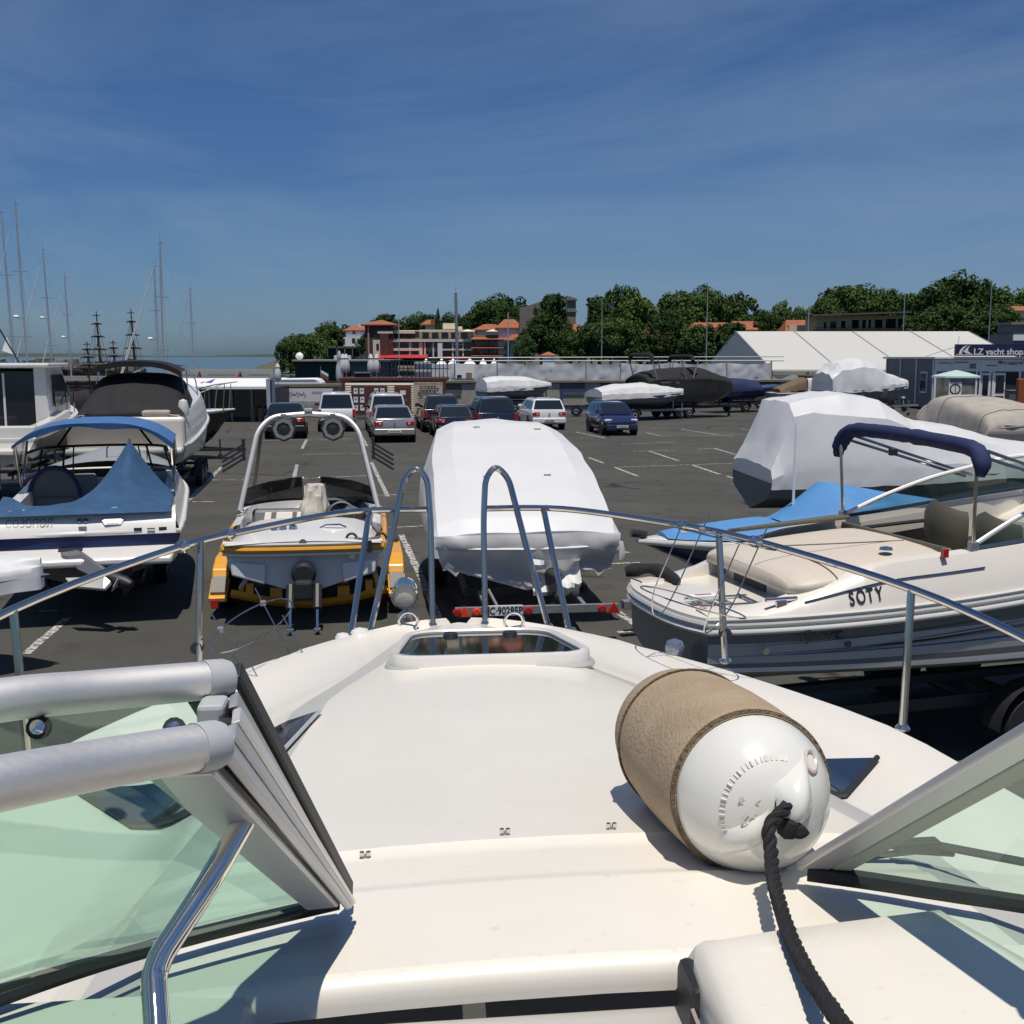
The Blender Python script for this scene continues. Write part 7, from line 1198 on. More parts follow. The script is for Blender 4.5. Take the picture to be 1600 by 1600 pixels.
bq = lambda x, y: 3.42 - .28*abs(x/1.15)**3 - .05*((y-2.4)/1)**2
rows = [[Vector((x,y,bq(x,y))) for x in [-1.15+2.3*k/20 for k in range(21)]] for y in (1.6,1.9,2.3,2.7,3.0)]; rows = [[p - Vector((0,0,.14)) for p in rows[0]]] + rows; MB().grid(rows).build('bimini_top', BLKC, Bq, 60)
for s in (1,-1): MB().tube([(s*1.2,2.2,2.1),(s*1.13,1.7,3.1)], .018, 6).build('bimini_pole', STEEL, Bq); MB().tube([(s*1.2,2.4,2.1),(s*1.13,2.9,3.1)], .018, 6).build('bimini_pole', STEEL, Bq); MB().tube(fillet([(s*1.2,4.8,h.zg(.55)+.7),(s*1.1,5.2,h.zg(.6)+1.15),(s*.5,7.6,h.zg(.9)+1.2),(s*.05,8.5,h.zg(1)+1.1)], .2), .018, 6).build('bow_rail', STEEL, Bq)
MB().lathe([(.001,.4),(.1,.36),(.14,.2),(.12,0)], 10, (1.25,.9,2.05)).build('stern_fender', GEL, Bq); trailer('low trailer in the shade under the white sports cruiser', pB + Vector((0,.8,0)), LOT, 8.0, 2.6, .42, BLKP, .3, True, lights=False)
rc = radians(-98); pc_ = D(368, 700, 38); tipC = Vector((pc_.x, 38, 0)); orgC = tipC - Matrix.Rotation(rc,3,'Z') @ Vector((0,7.2,0)); C_ = thing('motor_boat', 'dark navy hulled boat with white deck and bow rail pointing right', 'boat', orgC, rc); h = Hull(7.2, 2.5, .35, .7, 1.25, 1.72, .45, 2.1, .35, .8, .75)
h.shell('hull', mat('black_navy_gelcoat', (.006,.008,.02), .15, coat=.7), C_); mb = MB(); h.strip(mb,.93,1.0,0,1,.01); mb.build('white_sheer_band', GEL, C_, 40); h.rub('rub_rail', GEL, C_, .035); h.deck('deck', GEL, C_, .35, .99, .08, .02); text('ide', .42, h.pt(.70,.78,1,.02), (pi/2+.3,0,pi/2+.15), GREYL, C_, shear=.4, sx=1.2)
mb = MB(); loft(mb, [(1.5,[(1.1,1.3),(.95,2.2),(0,2.3)]),(3.4,[(1.05,1.4),(.85,2.3),(0,2.4)]),(4.4,[(.9,1.5),(.6,1.75),(0,1.8)])], 12, 6, .02); mb.build('dark_cover', BLKC, C_, 60)
for s in (1,-1):
    MB().tube(fillet([(s*.95,4.6,1.5),(s*.85,5.2,2.1),(s*.4,6.6,2.55),(s*.1,7.3,2.65)], .3), .022, 6).build('bow_rail', STEEL, C_)
    for y, x, z in ((5.6,.75,2.22),(6.3,.5,2.45),(6.9,.28,2.58)): MB().tube([(s*x*.9,y,1.6),(s*x,y+.1,z)], .016, 6).build('rail_stanchion', STEEL, C_)
trailer('dark trailer under the navy hulled boat', orgC, rc, 7.2, 2.2, .34, BLKP, .35, lights=False)
# ================================================================ THE BOAT WE STAND ON
YAW, X0 = radians(6.0), .228
OB = thing('motor_cruiser', 'cream foredeck of the near boat with steel bow rail and green tinted windscreen', 'boat', (X0, 0, 0), YAW)
def tb(p):                                  # place -> boat frame
    p = Vector(p); x, y = p.x - X0, p.y; return Vector((x*cos(YAW) + y*sin(YAW), -x*sin(YAW) + y*cos(YAW), p.z))
def gb_(px, py, d): return tb(G(px, py, CAMZ - d))
EDGE = [(-2.5,1.26),(0,1.30),(1.5,1.31),(2.4,1.29),(2.9,1.21),(3.12,1.10),(3.30,.99),(3.46,.88),(3.67,.72),(3.85,.55),(3.97,.40),(4.05,.27),(4.10,.15),(4.125,.02)]
CREA = [(-2.5,.60),(1.0,.56),(1.95,.52),(2.85,.45),(3.85,.17),(4.05,.08),(4.12,.01)]
DCR = [(-2.5,.70),(1.02,.690),(1.40,.706),(1.415,.713),(1.53,.722),(1.545,.716),(2.0,.790),(3.2,.915),(3.85,.972),(4.05,.990),(4.125,1.0)]
DED = [(-2.5,1.08),(1.5,1.07),(2.9,1.05),(3.6,1.02),(4.125,1.0)]
def deck_row(by):
    e, c, dc, de = interp(EDGE, by), interp(CREA, by), interp(DCR, by), interp(DED, by); c = min(c, e*.6); s = min(c + .34, e*.86); f = min(.045, c*.3); pts = []
    crown = .022*min(1, c/.4)
    for k in (0,.25,.5,.75): x = (c - f)*k; pts.append((x, dc - crown*(1 - k*k)))
    pts += [(c - f, dc), (c + f, dc + .028*min(1, c*3)), (lerp(c+f, s, .33), lerp(dc+.028, de-.02, .36)), (lerp(c+f, s, .66), lerp(dc+.028, de-.02, .74)), (s, de - .02), (lerp(s, e, .5), de - .012), (max(s, e - .05), de - .004), (max(s, e - .02), de), (e, de + .03)]
    return pts
bys = [1.19,1.20,1.215,1.23,1.27,1.34,1.39,1.40,1.415,1.43,1.47,1.51,1.53,1.545,1.56,1.62,1.75,1.9,2.05,2.2,2.4,2.6,2.8,2.95,3.1,3.25,3.4,3.55,3.7,3.8,3.88,3.95,4.0,4.04,4.07,4.10,4.118]
rows = []
for by in bys:
    r = deck_row(by); rows.append([Vector((-x, by, CAMZ - d)) for x, d in r[::-1]] + [Vector((x, by, CAMZ - d)) for x, d in r[1:]])
# cabin-top front edge rounds down into the companionway
n_ = len(rows[0]); r0 = rows[0]; edge = []
mb = MB(); mb.grid(rows)
mi = []
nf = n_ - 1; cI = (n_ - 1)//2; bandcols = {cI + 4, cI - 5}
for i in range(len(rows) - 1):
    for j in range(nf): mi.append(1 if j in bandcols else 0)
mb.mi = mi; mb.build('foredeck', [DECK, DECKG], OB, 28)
lip = []
for a, (dy, dz) in enumerate(((0,0),(-.008,-.002),(-.017,-.008),(-.022,-.017),(-.024,-.028),(-.025,-.036))): lip.append([Vector((p.x, p.y + dy, p.z + dz)) for p in r0])
MB().grid(lip).build('companionway_lip', DECK, OB, 60)
zD = CAMZ - .70
# dash moulding either side of the companionway
for x0, x1, nm in ((-1.28,-.40,'port_dash'),): MB().grid([[Vector((lerp(x0, x1, k/10), y, interp([(.9,zD+.0),(1.09,zD+.004)], y) - .25*sst(-.9,-1.28,lerp(x0,x1,k/10)))) for k in range(11)] for y in (-.2,.3,.7,.95,1.05,1.189)]).build(nm, DECK, OB, 60); MB().grid([[Vector((x1, y, zD + .002)), Vector((x1 + .012, y, zD - .012)), Vector((x1 + .016, y, zD - .5))] for y in (-.2, .5, 1.17)]).build('companionway_wall', DECK, OB, 60)
MB().grid([[Vector((lerp(.30, 1.28, k/10), y, zD + .004 - .25*sst(.9,1.28,lerp(.30,1.28,k/10)))) for k in range(11)] for y in (-.2,.3,.7,.95,1.189)]).build('starboard_dash', DECK, OB, 60)
# hull under the deck
er = [(interp(EDGE, b), b, interp(DED, b)) for b in [-2.5,-1,0,1,2,2.5,2.9,3.2,3.5,3.75,3.9,4.0,4.06,4.1,4.12]]
for s in (1, -1):
    MB().grid([[Vector((s*e, b, CAMZ - d - .03)), Vector((s*(e + .035), b, CAMZ - d - .07)), Vector((s*(e + .035), b, CAMZ - d - .12)), Vector((s*e*.97, b - .05*max(0,b-2.9), CAMZ - d - .45)), Vector((s*e*.84, b - .35*max(0,b-2.6), CAMZ - d - 1.0)), Vector((s*e*.75, b - .9*max(0,b-2.4), 1.0)), Vector((0, b - 1.2*max(0,b-2.4), .72))] for e, b, d in er]).build('hull_side', GEL, OB, 60)
MB().grid([[Vector((x, -2.5, z)) for z in (.72, 1.4, 2.4)] for x in (-1.2, 0, 1.2)]).build('transom', GEL, OB, 0)
MB().grid([[Vector((x, y, 1.55)) for x in (-1.05, 1.05)] for y in (-2.4, 1.05)]).build('cockpit_sole', mat('cockpit_carpet', (.20,.18,.15), .9), OB, 0)
MB().box(-.42,.12,1.04,1.06,1.56,2.66).build('companionway_door', mat('door_acrylic', (.03,.03,.035), .2), OB, 0)
# sliding hatch rails across the companionway
MB().box(-.382,.13,1.09,1.16,CAMZ-.75,CAMZ-.727).build('hatch_rail', ALU, OB, 0, .003); MB().box(-.382,.10,1.052,1.086,CAMZ-.76,CAMZ-.738).build('hatch_rail', ALU, OB, 0, .004); MB().box(-.382,.13,1.0,1.05,CAMZ-.79,CAMZ-.755).build('hatch_rail', ALU, OB, 0, .004)
# snap studs on the ledge
for px, py in ((571,1356),(789,1329),(955,1319)):
    p = gb_(px, py, .722); p.z = CAMZ - interp(DCR, p.y) + .024*max(0, 1 - (p.x/.5)**2) + .002
    q = MB().box(p.x-.006,p.x+.006,p.y-.002,p.y+.002,p.z-.008,p.z+.001).build('snap_base', GALV, OB, 0)
    for dx in (-.0045,.0045): MB().lathe([(.001,.006),(.0035,.005),(.004,0)], 10, (p.x+dx,p.y,p.z+.0005)).build('snap_stud', CHROME, q)
# deck hatch
hz = CAMZ - .925; hc = tb(G(760, 1022, hz)); tilt = atan(-.10)
def hatch_outline(w0, w1, d, r=.10, n=6):
    c = [Vector((-w0, -d, 0)), Vector((w0, -d, 0)), Vector((w1, d, 0)), Vector((-w1, d, 0))]; out = []
    for i in range(4):
        a, b, e = c[i-1], c[i], c[(i+1) % 4]; u, v = (a-b).normalized()*r, (e-b).normalized()*r
        for k in range(n+1): t = k/n; out.append((b+u)*(1-t)**2 + b*2*t*(1-t) + (b+v)*t*t)
    return out
hy = .30; o1, o2 = hatch_outline(.315,.245,hy,.13), hatch_outline(.284,.222,hy-.026,.11)
def hpl(p, z): return Vector((hc.x + p.x, hc.y + p.y*1.0 + .05, hz + z + .0 - .115*(p.y)))
hf = MB().grid([[hpl(p, -.03) for p in o1], [hpl(p, .022) for p in o1], [hpl(p*.985, .032) for p in o1], [hpl(p*1.02, .032) for p in o2], [hpl(p, .026) for p in o2], [hpl(p, -.03) for p in o2]], cv=True).build('deck_hatch_frame', GEL, OB, 40)
MB().poly([hpl(p, .020) for p in o2]).build('hatch_glass', mat('smoked_acrylic', (.014,.015,.017), .04, spec=.9), hf, 0)
for x in (-.10,.10): MB().lathe([(.001,.012),(.022,.010),(.026,0)], 14, hpl(Vector((x,.20,0)), .021)).build('hatch_catch', BLKP, hf)
MB().tube([hpl(p*1.02, -.012) for p in o1] + [hpl(o1[0]*1.02, -.012)], .010, 6).build('hatch_gasket', HLG, hf)
# side windows in the cabin slope
def zs(x, y):
    r = deck_row(y); return CAMZ - interp(sorted(r), abs(x))
def hit(px, py):                           # where that line of sight meets the deck, in the boat's frame
    d = ray(px, py); k = .8
    while k < 5:
        p = tb(Vector((0, 0, CAMZ)) + d*k)
        if 1.2 < p.y < 4.1 and p.z < zs(p.x, p.y): return Vector((abs(p.x), p.y))
        k += .004
A_, B_2, C_2 = hit(501,1116), hit(1372,1190), hit(388,1240)
for s in (1, -1):
    grid = []
    for i in range(9):
        rw = []
        for j in range(9):
            u, v = i/8, j/8; p = A_.lerp(B_2.lerp(C_2, v), u*.985 + .01); rw.append(Vector((s*p.x, p.y, zs(p.x, p.y) + .010)))
        grid.append(rw)
    w_ = MB().grid(grid).build('cabin_window', WINBL, OB, 60)
    MB().tube([grid[8][j] for j in range(9)], .008, 6).build('window_seal', BLACK, w_); MB().tube([grid[i][8] for i in range(9)], .005, 6).build('window_seal', HLG, w_); MB().tube([grid[i][4] + Vector((0,0,.004)) for i in range(2,9)], .006, 6).build('window_bar', BLKP, w_)
# ---- bow rail
def bz_(bx, by, d): return Vector((bx, by, CAMZ - d))
RR = .0118
top = [(.10,4.20,.575),(.40,4.16,.575),(.70,3.86,.585),(.93,3.55,.60),(1.24,2.98,.66),(1.36,2.4,.72),(1.38,1.6,.80),(1.36,1.0,1.0)]
for s in (1, -1):
    T_ = [bz_(s*a, b, c) for a, b, c in top]; MB().tube(smooth_path(T_, 6), RR, 10).build('top_rail', STEEL, OB)
    hoop = [bz_(s*.10,4.10,1.0), bz_(s*.10,4.17,.62), bz_(s*.11,4.20,.46), bz_(s*.15,4.22,.41), bz_(s*.20,4.21,.46), bz_(s*.26,4.12,.72), bz_(s*.33,4.03,1.0)]
    MB().tube(fillet(hoop, .06, 4), RR, 10).build('pulpit_hoop', STEEL, OB)
    for (bx, by, d), (tx, ty, td) in (((.40,3.96,1.0),(.33,4.17,.575)), ((.87,3.56,1.02),(.86,3.64,.592)), ((1.20,2.93,1.05),(1.235,2.99,.66)), ((1.27,2.2,1.05),(1.365,2.2,.74))):
        MB().tube([bz_(s*bx, by, d + .01), bz_(s*tx, ty, td)], RR*.96, 10).build('rail_stanchion', STEEL, OB); MB().lathe([(.021,0),(.021,.005),(.0145,.014)], 14, bz_(s*bx, by, d + .004), (0,0,1)).build('stanchion_base', CHROME, OB)
    for bx, by in ((.10,4.10),(.33,4.03)): MB().lathe([(.02,0),(.02,.005),(.0145,.014)], 14, bz_(s*bx, by, 1.004)).build('stanchion_base', CHROME, OB)
    MB().lathe([(.02,0),(.02,.03),(.012,.04)], 10, bz_(s*.875, 3.57, .93), (0,1,.0)).build('rail_clamp', BLKP, OB)
# searchlight, anchor eyes, cleats, mooring bits
p = tb(D(632, 930, 4.16)); ax = tb(Vector((0,-1,0)) + Vector((X0,0,0))) ; axd = Vector((-.04,-1,-.10))
sl = MB().lathe([(.001,-.115),(.03,-.113),(.044,-.095),(.050,-.06),(.050,.0)], 24, p, axd).build('searchlight', CHROME, OB, 40); MB().lathe([(.050,0),(.053,.003),(.053,.014),(.047,.016),(.046,.006)], 24, p, axd, False).build('lamp_bezel', CHROME, sl, 40); MB().lathe([(.001,.012),(.03,.011),(.047,.007)], 24, p, axd).build('lamp_lens', mat('frosted_lens', (.62,.60,.50), .3, coat=.6, bump=.3, bscale=200), sl, 40); MB().lathe([(.001,-.07),(.012,-.06),(.026,-.04),(.03,-.01),(.024,.02),(.012,.03)], 16, p + Vector((0,.05,-.105))).build('lamp_foot', CHROME, sl); MB().tube([p + Vector((0,.05,-.17)), p + Vector((0,.05,-.04))], .012, 8).build('lamp_stem', CHROME, sl)
for px in (638, 803):
    q = tb(G(px, 976, CAMZ - .985)); pts = [q + Vector((cos(t)*.035, 0, .012 + sin(t)*.035)) for t in [2*pi*k/20 for k in range(21)]]; MB().tube(pts, .006, 8).build('mooring_ring', CHROME, OB); MB().box(q.x-.03,q.x+.03,q.y-.012,q.y+.012,q.z-.03,q.z-.016).build('ring_base', CHROME, OB, 0, .003)
q = tb(G(562, 992, CAMZ - 1.0)); MB().lathe([(.035,0),(.04,.012),(.03,.03),(.001,.038)], 14, q - Vector((0,0,.01))).build('deck_vent', GEL, OB); MB().lathe([(.025,0),(.028,.012),(.02,.025),(.001,.03)], 14, q + Vector((-.06,-.03,-.012))).build('deck_vent', GEL, OB)
q = tb(G(1057, 1030, CAMZ - 1.03)); MB().lathe([(.022,-.02),(.022,.0),(.032,.02),(.034,.035),(.026,.055),(.001,.066)], 18, q + Vector((0,.03,0))).build('navigation_light', mat('clear_dome', (.25,.28,.36), .05, .6, coat=1), OB)
# ---- windscreen: port wing with the centre panel folded open over it, starboard wing
def wsc(b, t, name, mat_, thick=.006):
    return MB().grid([b, [p.lerp(q, .33) for p, q in zip(b, t)], [p.lerp(q, .66) for p, q in zip(b, t)], t]).build(name, mat_, OB, 60)
pbot = smooth_path([tb((-.215,1.285,CAMZ-.655)), tb((-.40,1.20,CAMZ-.662)), tb((-.56,1.09,CAMZ-.668)), tb((-.80,.86,CAMZ-.675)), tb((-1.0,.5,CAMZ-.69)), tb((-1.08,.0,CAMZ-.70))], 5)
ptop = smooth_path([tb((-.275,1.005,CAMZ-.300)), tb((-.36,.925,CAMZ-.286)), tb((-.43,.83,CAMZ-.270)), tb((-.60,.62,CAMZ-.26)), tb((-.74,.34,CAMZ-.255)), tb((-.80,-.1,CAMZ-.25))], 5)
wsc(pbot, ptop, 'port_windscreen', GLASSG); MB().tube(ptop, .0180, 18).build('port_top_rail', ALU, OB)
cbot = smooth_path([tb((-.205,1.235,CAMZ-.640)), tb((-.37,1.165,CAMZ-.650)), tb((-.54,1.07,CAMZ-.655)), tb((-.74,.88,CAMZ-.66))], 5)
ctop = smooth_path([tb((-.243,.855,CAMZ-.310)), tb((-.30,.775,CAMZ-.295)), tb((-.35,.675,CAMZ-.275)), tb((-.44,.52,CAMZ-.25))], 5)
wsc(cbot, ctop, 'folded_centre_panel', GLASSG); MB().tube(ctop, .0188, 18).build('folded_panel_top_rail', ALU, OB)
MB().tube([p + Vector((0,.004,.0)) for p in cbot], .005, 8).build('folded_panel_seal', BLACK, OB); MB().tube([p + Vector((0,0,-.012)) for p in pbot], .010, 8).build('port_gasket', BLACK, OB)
for P_, nm in ((ptop,'port_rail_cap'), (ctop,'folded_rail_cap')):
    d = (P_[0] - P_[1]).normalized(); r_ = .0192 if nm == 'port_rail_cap' else .0200; MB().lathe([(r_,-.016),(r_,.004),(r_*.9,.010),(r_*.4,.013),(.001,.0135)], 20, P_[0], d).build(nm, PEWTER, OB, 50)
# hinge post: stacked extrusions from the rail ends down to the deck
def plank(a0, a1, b0, b1, th, nm, m, bev=.003):     # flat extrusion: a edge and b edge, top->bottom
    a0, a1, b0, b1 = map(Vector, (a0, a1, b0, b1)); nrm = (a1-a0).cross(b0-a0).normalized()*th; return MB().hexa([a0, b0, b1, a1, a0+nrm, b0+nrm, b1+nrm, a1+nrm]).build(nm, m, OB, 0, bev)
Pt, Pb, Ct, Cb = ptop[0], pbot[0], ctop[0], cbot[0]; up = Vector((0,0,.006)); rt = Vector((.010,0,0))
plank(Pt + rt*.9 + Vector((0,.026,.008)), Pb + rt*.9 + Vector((0,.026,.0)), Pt + rt*.9 + Vector((0,.004,.0)), Pb + rt*.9 + Vector((0,.004,-.01)), -.010, 'hinge_post_seal', BLKP)
for k, (f0, f1, off) in enumerate(((.04,.28,.9),(.30,.52,1.3),(.54,.76,1.0),(.78,.99,.7))):
    a0, b0 = Pt.lerp(Ct, f0), Pt.lerp(Ct, f1); a1, b1 = Pb.lerp(Cb, f0), Pb.lerp(Cb, f1); o_ = rt*off + Vector((0,0,-.012)); plank(a0 + o_, a1 + o_, b0 + o_, b1 + o_, -.009, 'hinge_post', ALUG if k != 1 else ALU, .002)
plank(Pt.lerp(Ct,.05) + rt*.25 + Vector((0,0,-.014)), Pb.lerp(Cb,.05) + rt*.25, Ct + rt*.25 + Vector((0,-.006,-.014)), Cb + rt*.25, -.004, 'hinge_backing', BLKP, 0)
plank(Ct + Vector((.004,-.006,-.022)), Cb + Vector((.0,-.008,-.004)), Ct + Vector((-.050,-.012,-.020)), Cb + Vector((-.038,-.012,-.004)), .012, 'folded_panel_stile', ALUG); plank(Pt + Vector((-.004,.0,-.022)), Pb + Vector((.0,.0,-.004)), Pt + Vector((-.030,-.004,-.020)), Pb + Vector((-.028,-.004,-.004)), .010, 'port_stile', mat('dark_stile', (.05,.05,.052), .5))
MB().lathe([(.004,-.006),(.007,0),(.0075,.008),(.004,.012)], 12, Pt.lerp(Ct,.42) + Vector((.004,0,-.02)), (1,-.2,.1)).build('hinge_pin', BLKP, OB)
MB().box(Pt.x-.012, Pt.x+.012, Pt.y-.055, Pt.y-.02, Pt.z-.035, Pt.z-.008).build('rail_bracket', PEWTER, OB, 0, .004)
for px, py, y in ((60,1137,.87),(272,1139,.935)): q = tb(D(px, py, y)); MB().lathe([(.0065,-.004),(.0075,0),(.006,.004),(.001,.0055)], 14, q, (0,-.6,.3)).build('screen_screw', CHROME, OB); MB().lathe([(.010,0),(.010,.004)], 12, q + Vector((0,.003,-.001)), (0,-.6,.3)).build('screw_washer', BLACK, OB)
# grab handle on the folded panel
hd_ = [D(392,1262,.975), D(386,1275,.965), D(326,1380,.90), D(252,1492,.855), D(240,1525,.845), D(247,1640,.80), D(249,1720,.77)]
MB().tube(fillet([tb(p) for p in hd_], .035, 6), .0105, 14).build('grab_handle', CHROME, OB); MB().lathe([(.015,0),(.015,.003),(.011,.006)], 14, tb(D(393,1260,.978)), (.2,-1,-.5)).build('handle_flange', CHROME, OB)
# starboard wing
sbot = smooth_path([tb((.385,1.36,CAMZ-.655)), tb((.52,1.325,CAMZ-.66)), tb((.75,1.24,CAMZ-.665)), tb((1.0,1.05,CAMZ-.675)), tb((1.25,.6,CAMZ-.69))], 5)
stop = smooth_path([tb((.50,.90,CAMZ-.27)), tb((.60,.87,CAMZ-.265)), tb((.78,.80,CAMZ-.26)), tb((.98,.62,CAMZ-.25)), tb((1.10,.2,CAMZ-.25))], 5)
wsc(sbot, stop, 'starboard_windscreen', GLASSG); MB().tube(stop, .0185, 16).build('starboard_top_rail', ALU, OB); MB().tube([p + Vector((0,0,-.010)) for p in sbot], .012, 8).build('starboard_gasket', BLACK, OB)
St, Sb = stop[0], sbot[0]; dn = Vector((.0,.0,-.004)); plank(St + Vector((-.004,.012,.0)), Sb + Vector((-.012,.012,.0)), St + Vector((.034,.004,.0)), Sb + Vector((.026,.004,.0)), .012, 'starboard_post', ALUG); plank(St + Vector((.034,.0,-.002)), Sb + Vector((.027,.0,-.002)), St + Vector((.060,-.004,-.006)), Sb + Vector((.052,-.004,-.004)), .008, 'starboard_stile', mat('stile_olive', (.30,.32,.28), .5))
# wiper in front of the starboard wing
wp = [tb(D(px, py, y)) for px, py, y in ((1325,1328,1.48),(1410,1318,1.49),(1470,1322,1.49),(1600,1347,1.46))]; MB().tube(wp, .006, 6).build('wiper_arm', BLKP, OB); MB().tube([p + Vector((.02,.0,-.012)) for p in wp[:3]], .005, 5).build('wiper_blade', BLACK, OB); MB().box(wp[1].x-.01, wp[2].x, wp[1].y-.01, wp[1].y+.012, wp[1].z-.014, wp[1].z+.004).build('wiper_knuckle', BLKP, OB, 0, .003)
# sliding-hatch cover moulding at starboard of the companionway
q0 = [tb(G(1092,1462,CAMZ-.625)), tb(G(1340,1424,CAMZ-.625))]
a0, a1, b0, b1 = tb(G(1086,1470,CAMZ-.63)), tb(G(1350,1425,CAMZ-.63)), tb((.225,.55,CAMZ-.60)), tb((.62,.45,CAMZ-.60))
cvp = []
for i in range(13):
    v = i/12; L0, L1 = a0.lerp(b0, v), a1.lerp(b1, v); L1 = L1 + Vector((.12 + .10*v,0,0)); w_ = (L1 - L0); rw = [L0 + Vector((-.004,0,-.11)), L0 + Vector((-.002,0,-.05)), L0 + Vector((0,0,-.018)), L0 + Vector((.010,0,-.005)), L0 + Vector((.030,0,.0))] + [L0 + w_*f for f in (.3,.5,.7,.86)] + [L0 + w_*.94 + Vector((0,0,-.008)), L1 + Vector((0,0,-.03)), L1 + Vector((.02,0,-.09))]; cvp.append(rw)
front = [[Vector((p.x + (0 if j > 4 else .006), p.y + .020, min(p.z, cvp[0][5].z - .012) - .0)) for j, p in enumerate(cvp[0])], [Vector((p.x, p.y + .030, p.z - .05 if j in range(4, 10) else p.z - .02)) for j, p in enumerate(cvp[0])], [Vector((p.x, p.y + .033, p.z - .12 if j in range(3, 11) else p.z - .03)) for j, p in enumerate(cvp[0])]]
MB().grid(front[::-1] + cvp).build('hatch_slide_cover', DECK, OB, 60); MB().tube([r[1] + Vector((-.003,0,-.012)) for r in cvp], .005, 6).build('cover_trim', CHROME, OB)
MB().box(a0.x-.012, a0.x+.05, a0.y-.04, a0.y+.035, CAMZ-.80, CAMZ-.665).build('hatch_track_end', BLKP, OB, 0, .01); MB().grid([[r[0] + Vector((.012,0,.0)), r[0] + Vector((.02,0,-.25))] for r in cvp]).build('track_wall', HGREY, OB, 0)

# ---------------------------------------------------------------- fender on the deck
SLV = mat('fender_sleeve_cloth', (.31,.225,.145), .95, var=.28, vscale=9, bump=.3, bscale=150, col2=(.40,.31,.21), stretch=(1,1,1)); FW = mat('fender_vinyl', (.72,.71,.66), .22, coat=.4, var=.06, vscale=6)
near, far = D(1172, 1236, 1.465), D(1066, 1150, 1.765); axd = (near - far).normalized(); Lf = (near - far).length; RF = .1155
FN = thing('boat_fender', 'white cylinder fender in a brown cloth sleeve on the foredeck', 'fender', (near.x, near.y, 0)); o0 = FN.location; n_l, f_l = near - o0, far - o0
prof = [(.03,-.10),(.07,-.085),(.105,-.05),(.120,.0),(.126,.08)] ; mb = MB()
mb.lathe([(RF*.60,-.075),(RF*.80,-.06),(RF*.93,-.03),(RF*1.0,.02),(RF*1.035,.10),(RF*1.045,Lf*.5),(RF*1.035,Lf-.08),(RF*1.01,Lf-.02),(RF*.985,Lf+.006),(RF*.955,Lf+.010),(RF*.94,Lf+.002)], 48, f_l, axd); mb.build('cloth_sleeve', SLV, FN, 60)
MB().lathe([(RF*.95,-.03),(RF*.955,.0),(RF*.91,.028),(RF*.80,.056),(RF*.62,.080),(RF*.42,.094),(RF*.2,.101),(.001,.103)], 48, n_l, axd).build('fender_body', FW, FN, 60); MB().lathe([(.001,-.12),(RF*.5,-.10),(RF*.85,-.04),(RF*.9,0)], 32, f_l, axd).build('fender_far_end', FW, FN, 60)
rs_ = [f_l + axd*.035 + (axd.orthogonal().normalized()*cos(t) + axd.cross(axd.orthogonal().normalized())*sin(t))*RF*1.022 for t in [2*pi*k/64 for k in range(65)]]; MB().tube(rs_, .0022, 5).build('sleeve_seam', mat('hem_stitch', (.20,.14,.085), .95, var=.5, vscale=90, bump=.8, bscale=160), FN)
rg = [n_l + axd*.004 + (axd.orthogonal().normalized()*cos(t) + axd.cross(axd.orthogonal().normalized())*sin(t))*RF*.962 for t in [2*pi*k/64 for k in range(65)]]; MB().tube(rg, .0055, 6).build('sleeve_hem', mat('hem_stitch', (.20,.14,.085), .95, var=.5, vscale=90, bump=.8, bscale=160), FN)
U = (Vector((0,0,1)) - axd*axd.z).normalized(); V = axd.cross(U).normalized()           # up and right on the cap
def cap(u, v, h=0):        # point on the cap: u right, v up, fractions of the radius
    r_ = sqrt(u*u + v*v); hh_ = interp([(0,.103),(.2,.101),(.42,.094),(.62,.080),(.80,.056),(.91,.028),(.955,0)], r_); return n_l + axd*(hh_ + h) + V*(-u*RF if V.x < 0 else u*RF) + U*v*RF
rows = []           # moulded rope eye: rounded bridge
for i in range(13):
    t = i/12; rows.append([cap(lerp(-.05,.42,t), lerp(.02,.28,t) + w_, hh_*sin(pi*min(1,t*1.02))**.6) for w_, hh_ in ((-.34,-.006),(-.26,.014),(-.14,.026),(0,.029),(.14,.026),(.26,.014),(.32,-.006))])
MB().grid(rows).build('rope_eye', FW, FN, 60); rows = []
for i in range(13):
    t = i/12; rows.append([cap(lerp(-.62,-.12,t), lerp(-.40,-.12,t) + w_, hh_*sin(pi*t)**.7) for w_, hh_ in ((-.24,-.006),(-.14,.010),(0,.014),(.12,.010),(.2,-.006))])
MB().grid(rows).build('moulded_rib', FW, FN, 60)
MB().lathe([(.0,0),(.014,.0)], 14, cap(.06,.12,.0012) + axd*.001, axd).build('eye_hole', DARKI, FN)
MB().tube([cap(.50 + .085*cos(t), .50 + .10*sin(t), .001) for t in [2*pi*k/24 for k in range(25)]], .0035, 6).build('valve_ring', mat('valve_pink', (.55,.46,.42), .4), FN)
rotq = Matrix((( -V if V.x < 0 else V), U, axd)).transposed().to_euler()
for s_, u, v, sz in (('G-5', -.28, .02, .026), ('8', -.40, .16, .018)): 
    e = text(s_, sz, cap(u, v, .0008), rotq, mat('faint_pink_print', (.66,.60,.55), .5), FN, ext=.0004); e.rotation_euler = (rotq.to_matrix() @ Matrix.Rotation(radians(40), 3, 'Z')).to_euler()
for k in range(26):
    t = radians(215 - k*5.6); u, v = cos(t)*.60, sin(t)*.60; MB().bar(cap(u*.96, v*.96, .0004), cap(u*1.05, v*1.05, .0004), .003 + .003*(k % 3 == 0), .0008).build('embossed_print', mat('faint_pink_print', (.66,.60,.55), .5), FN, 0)
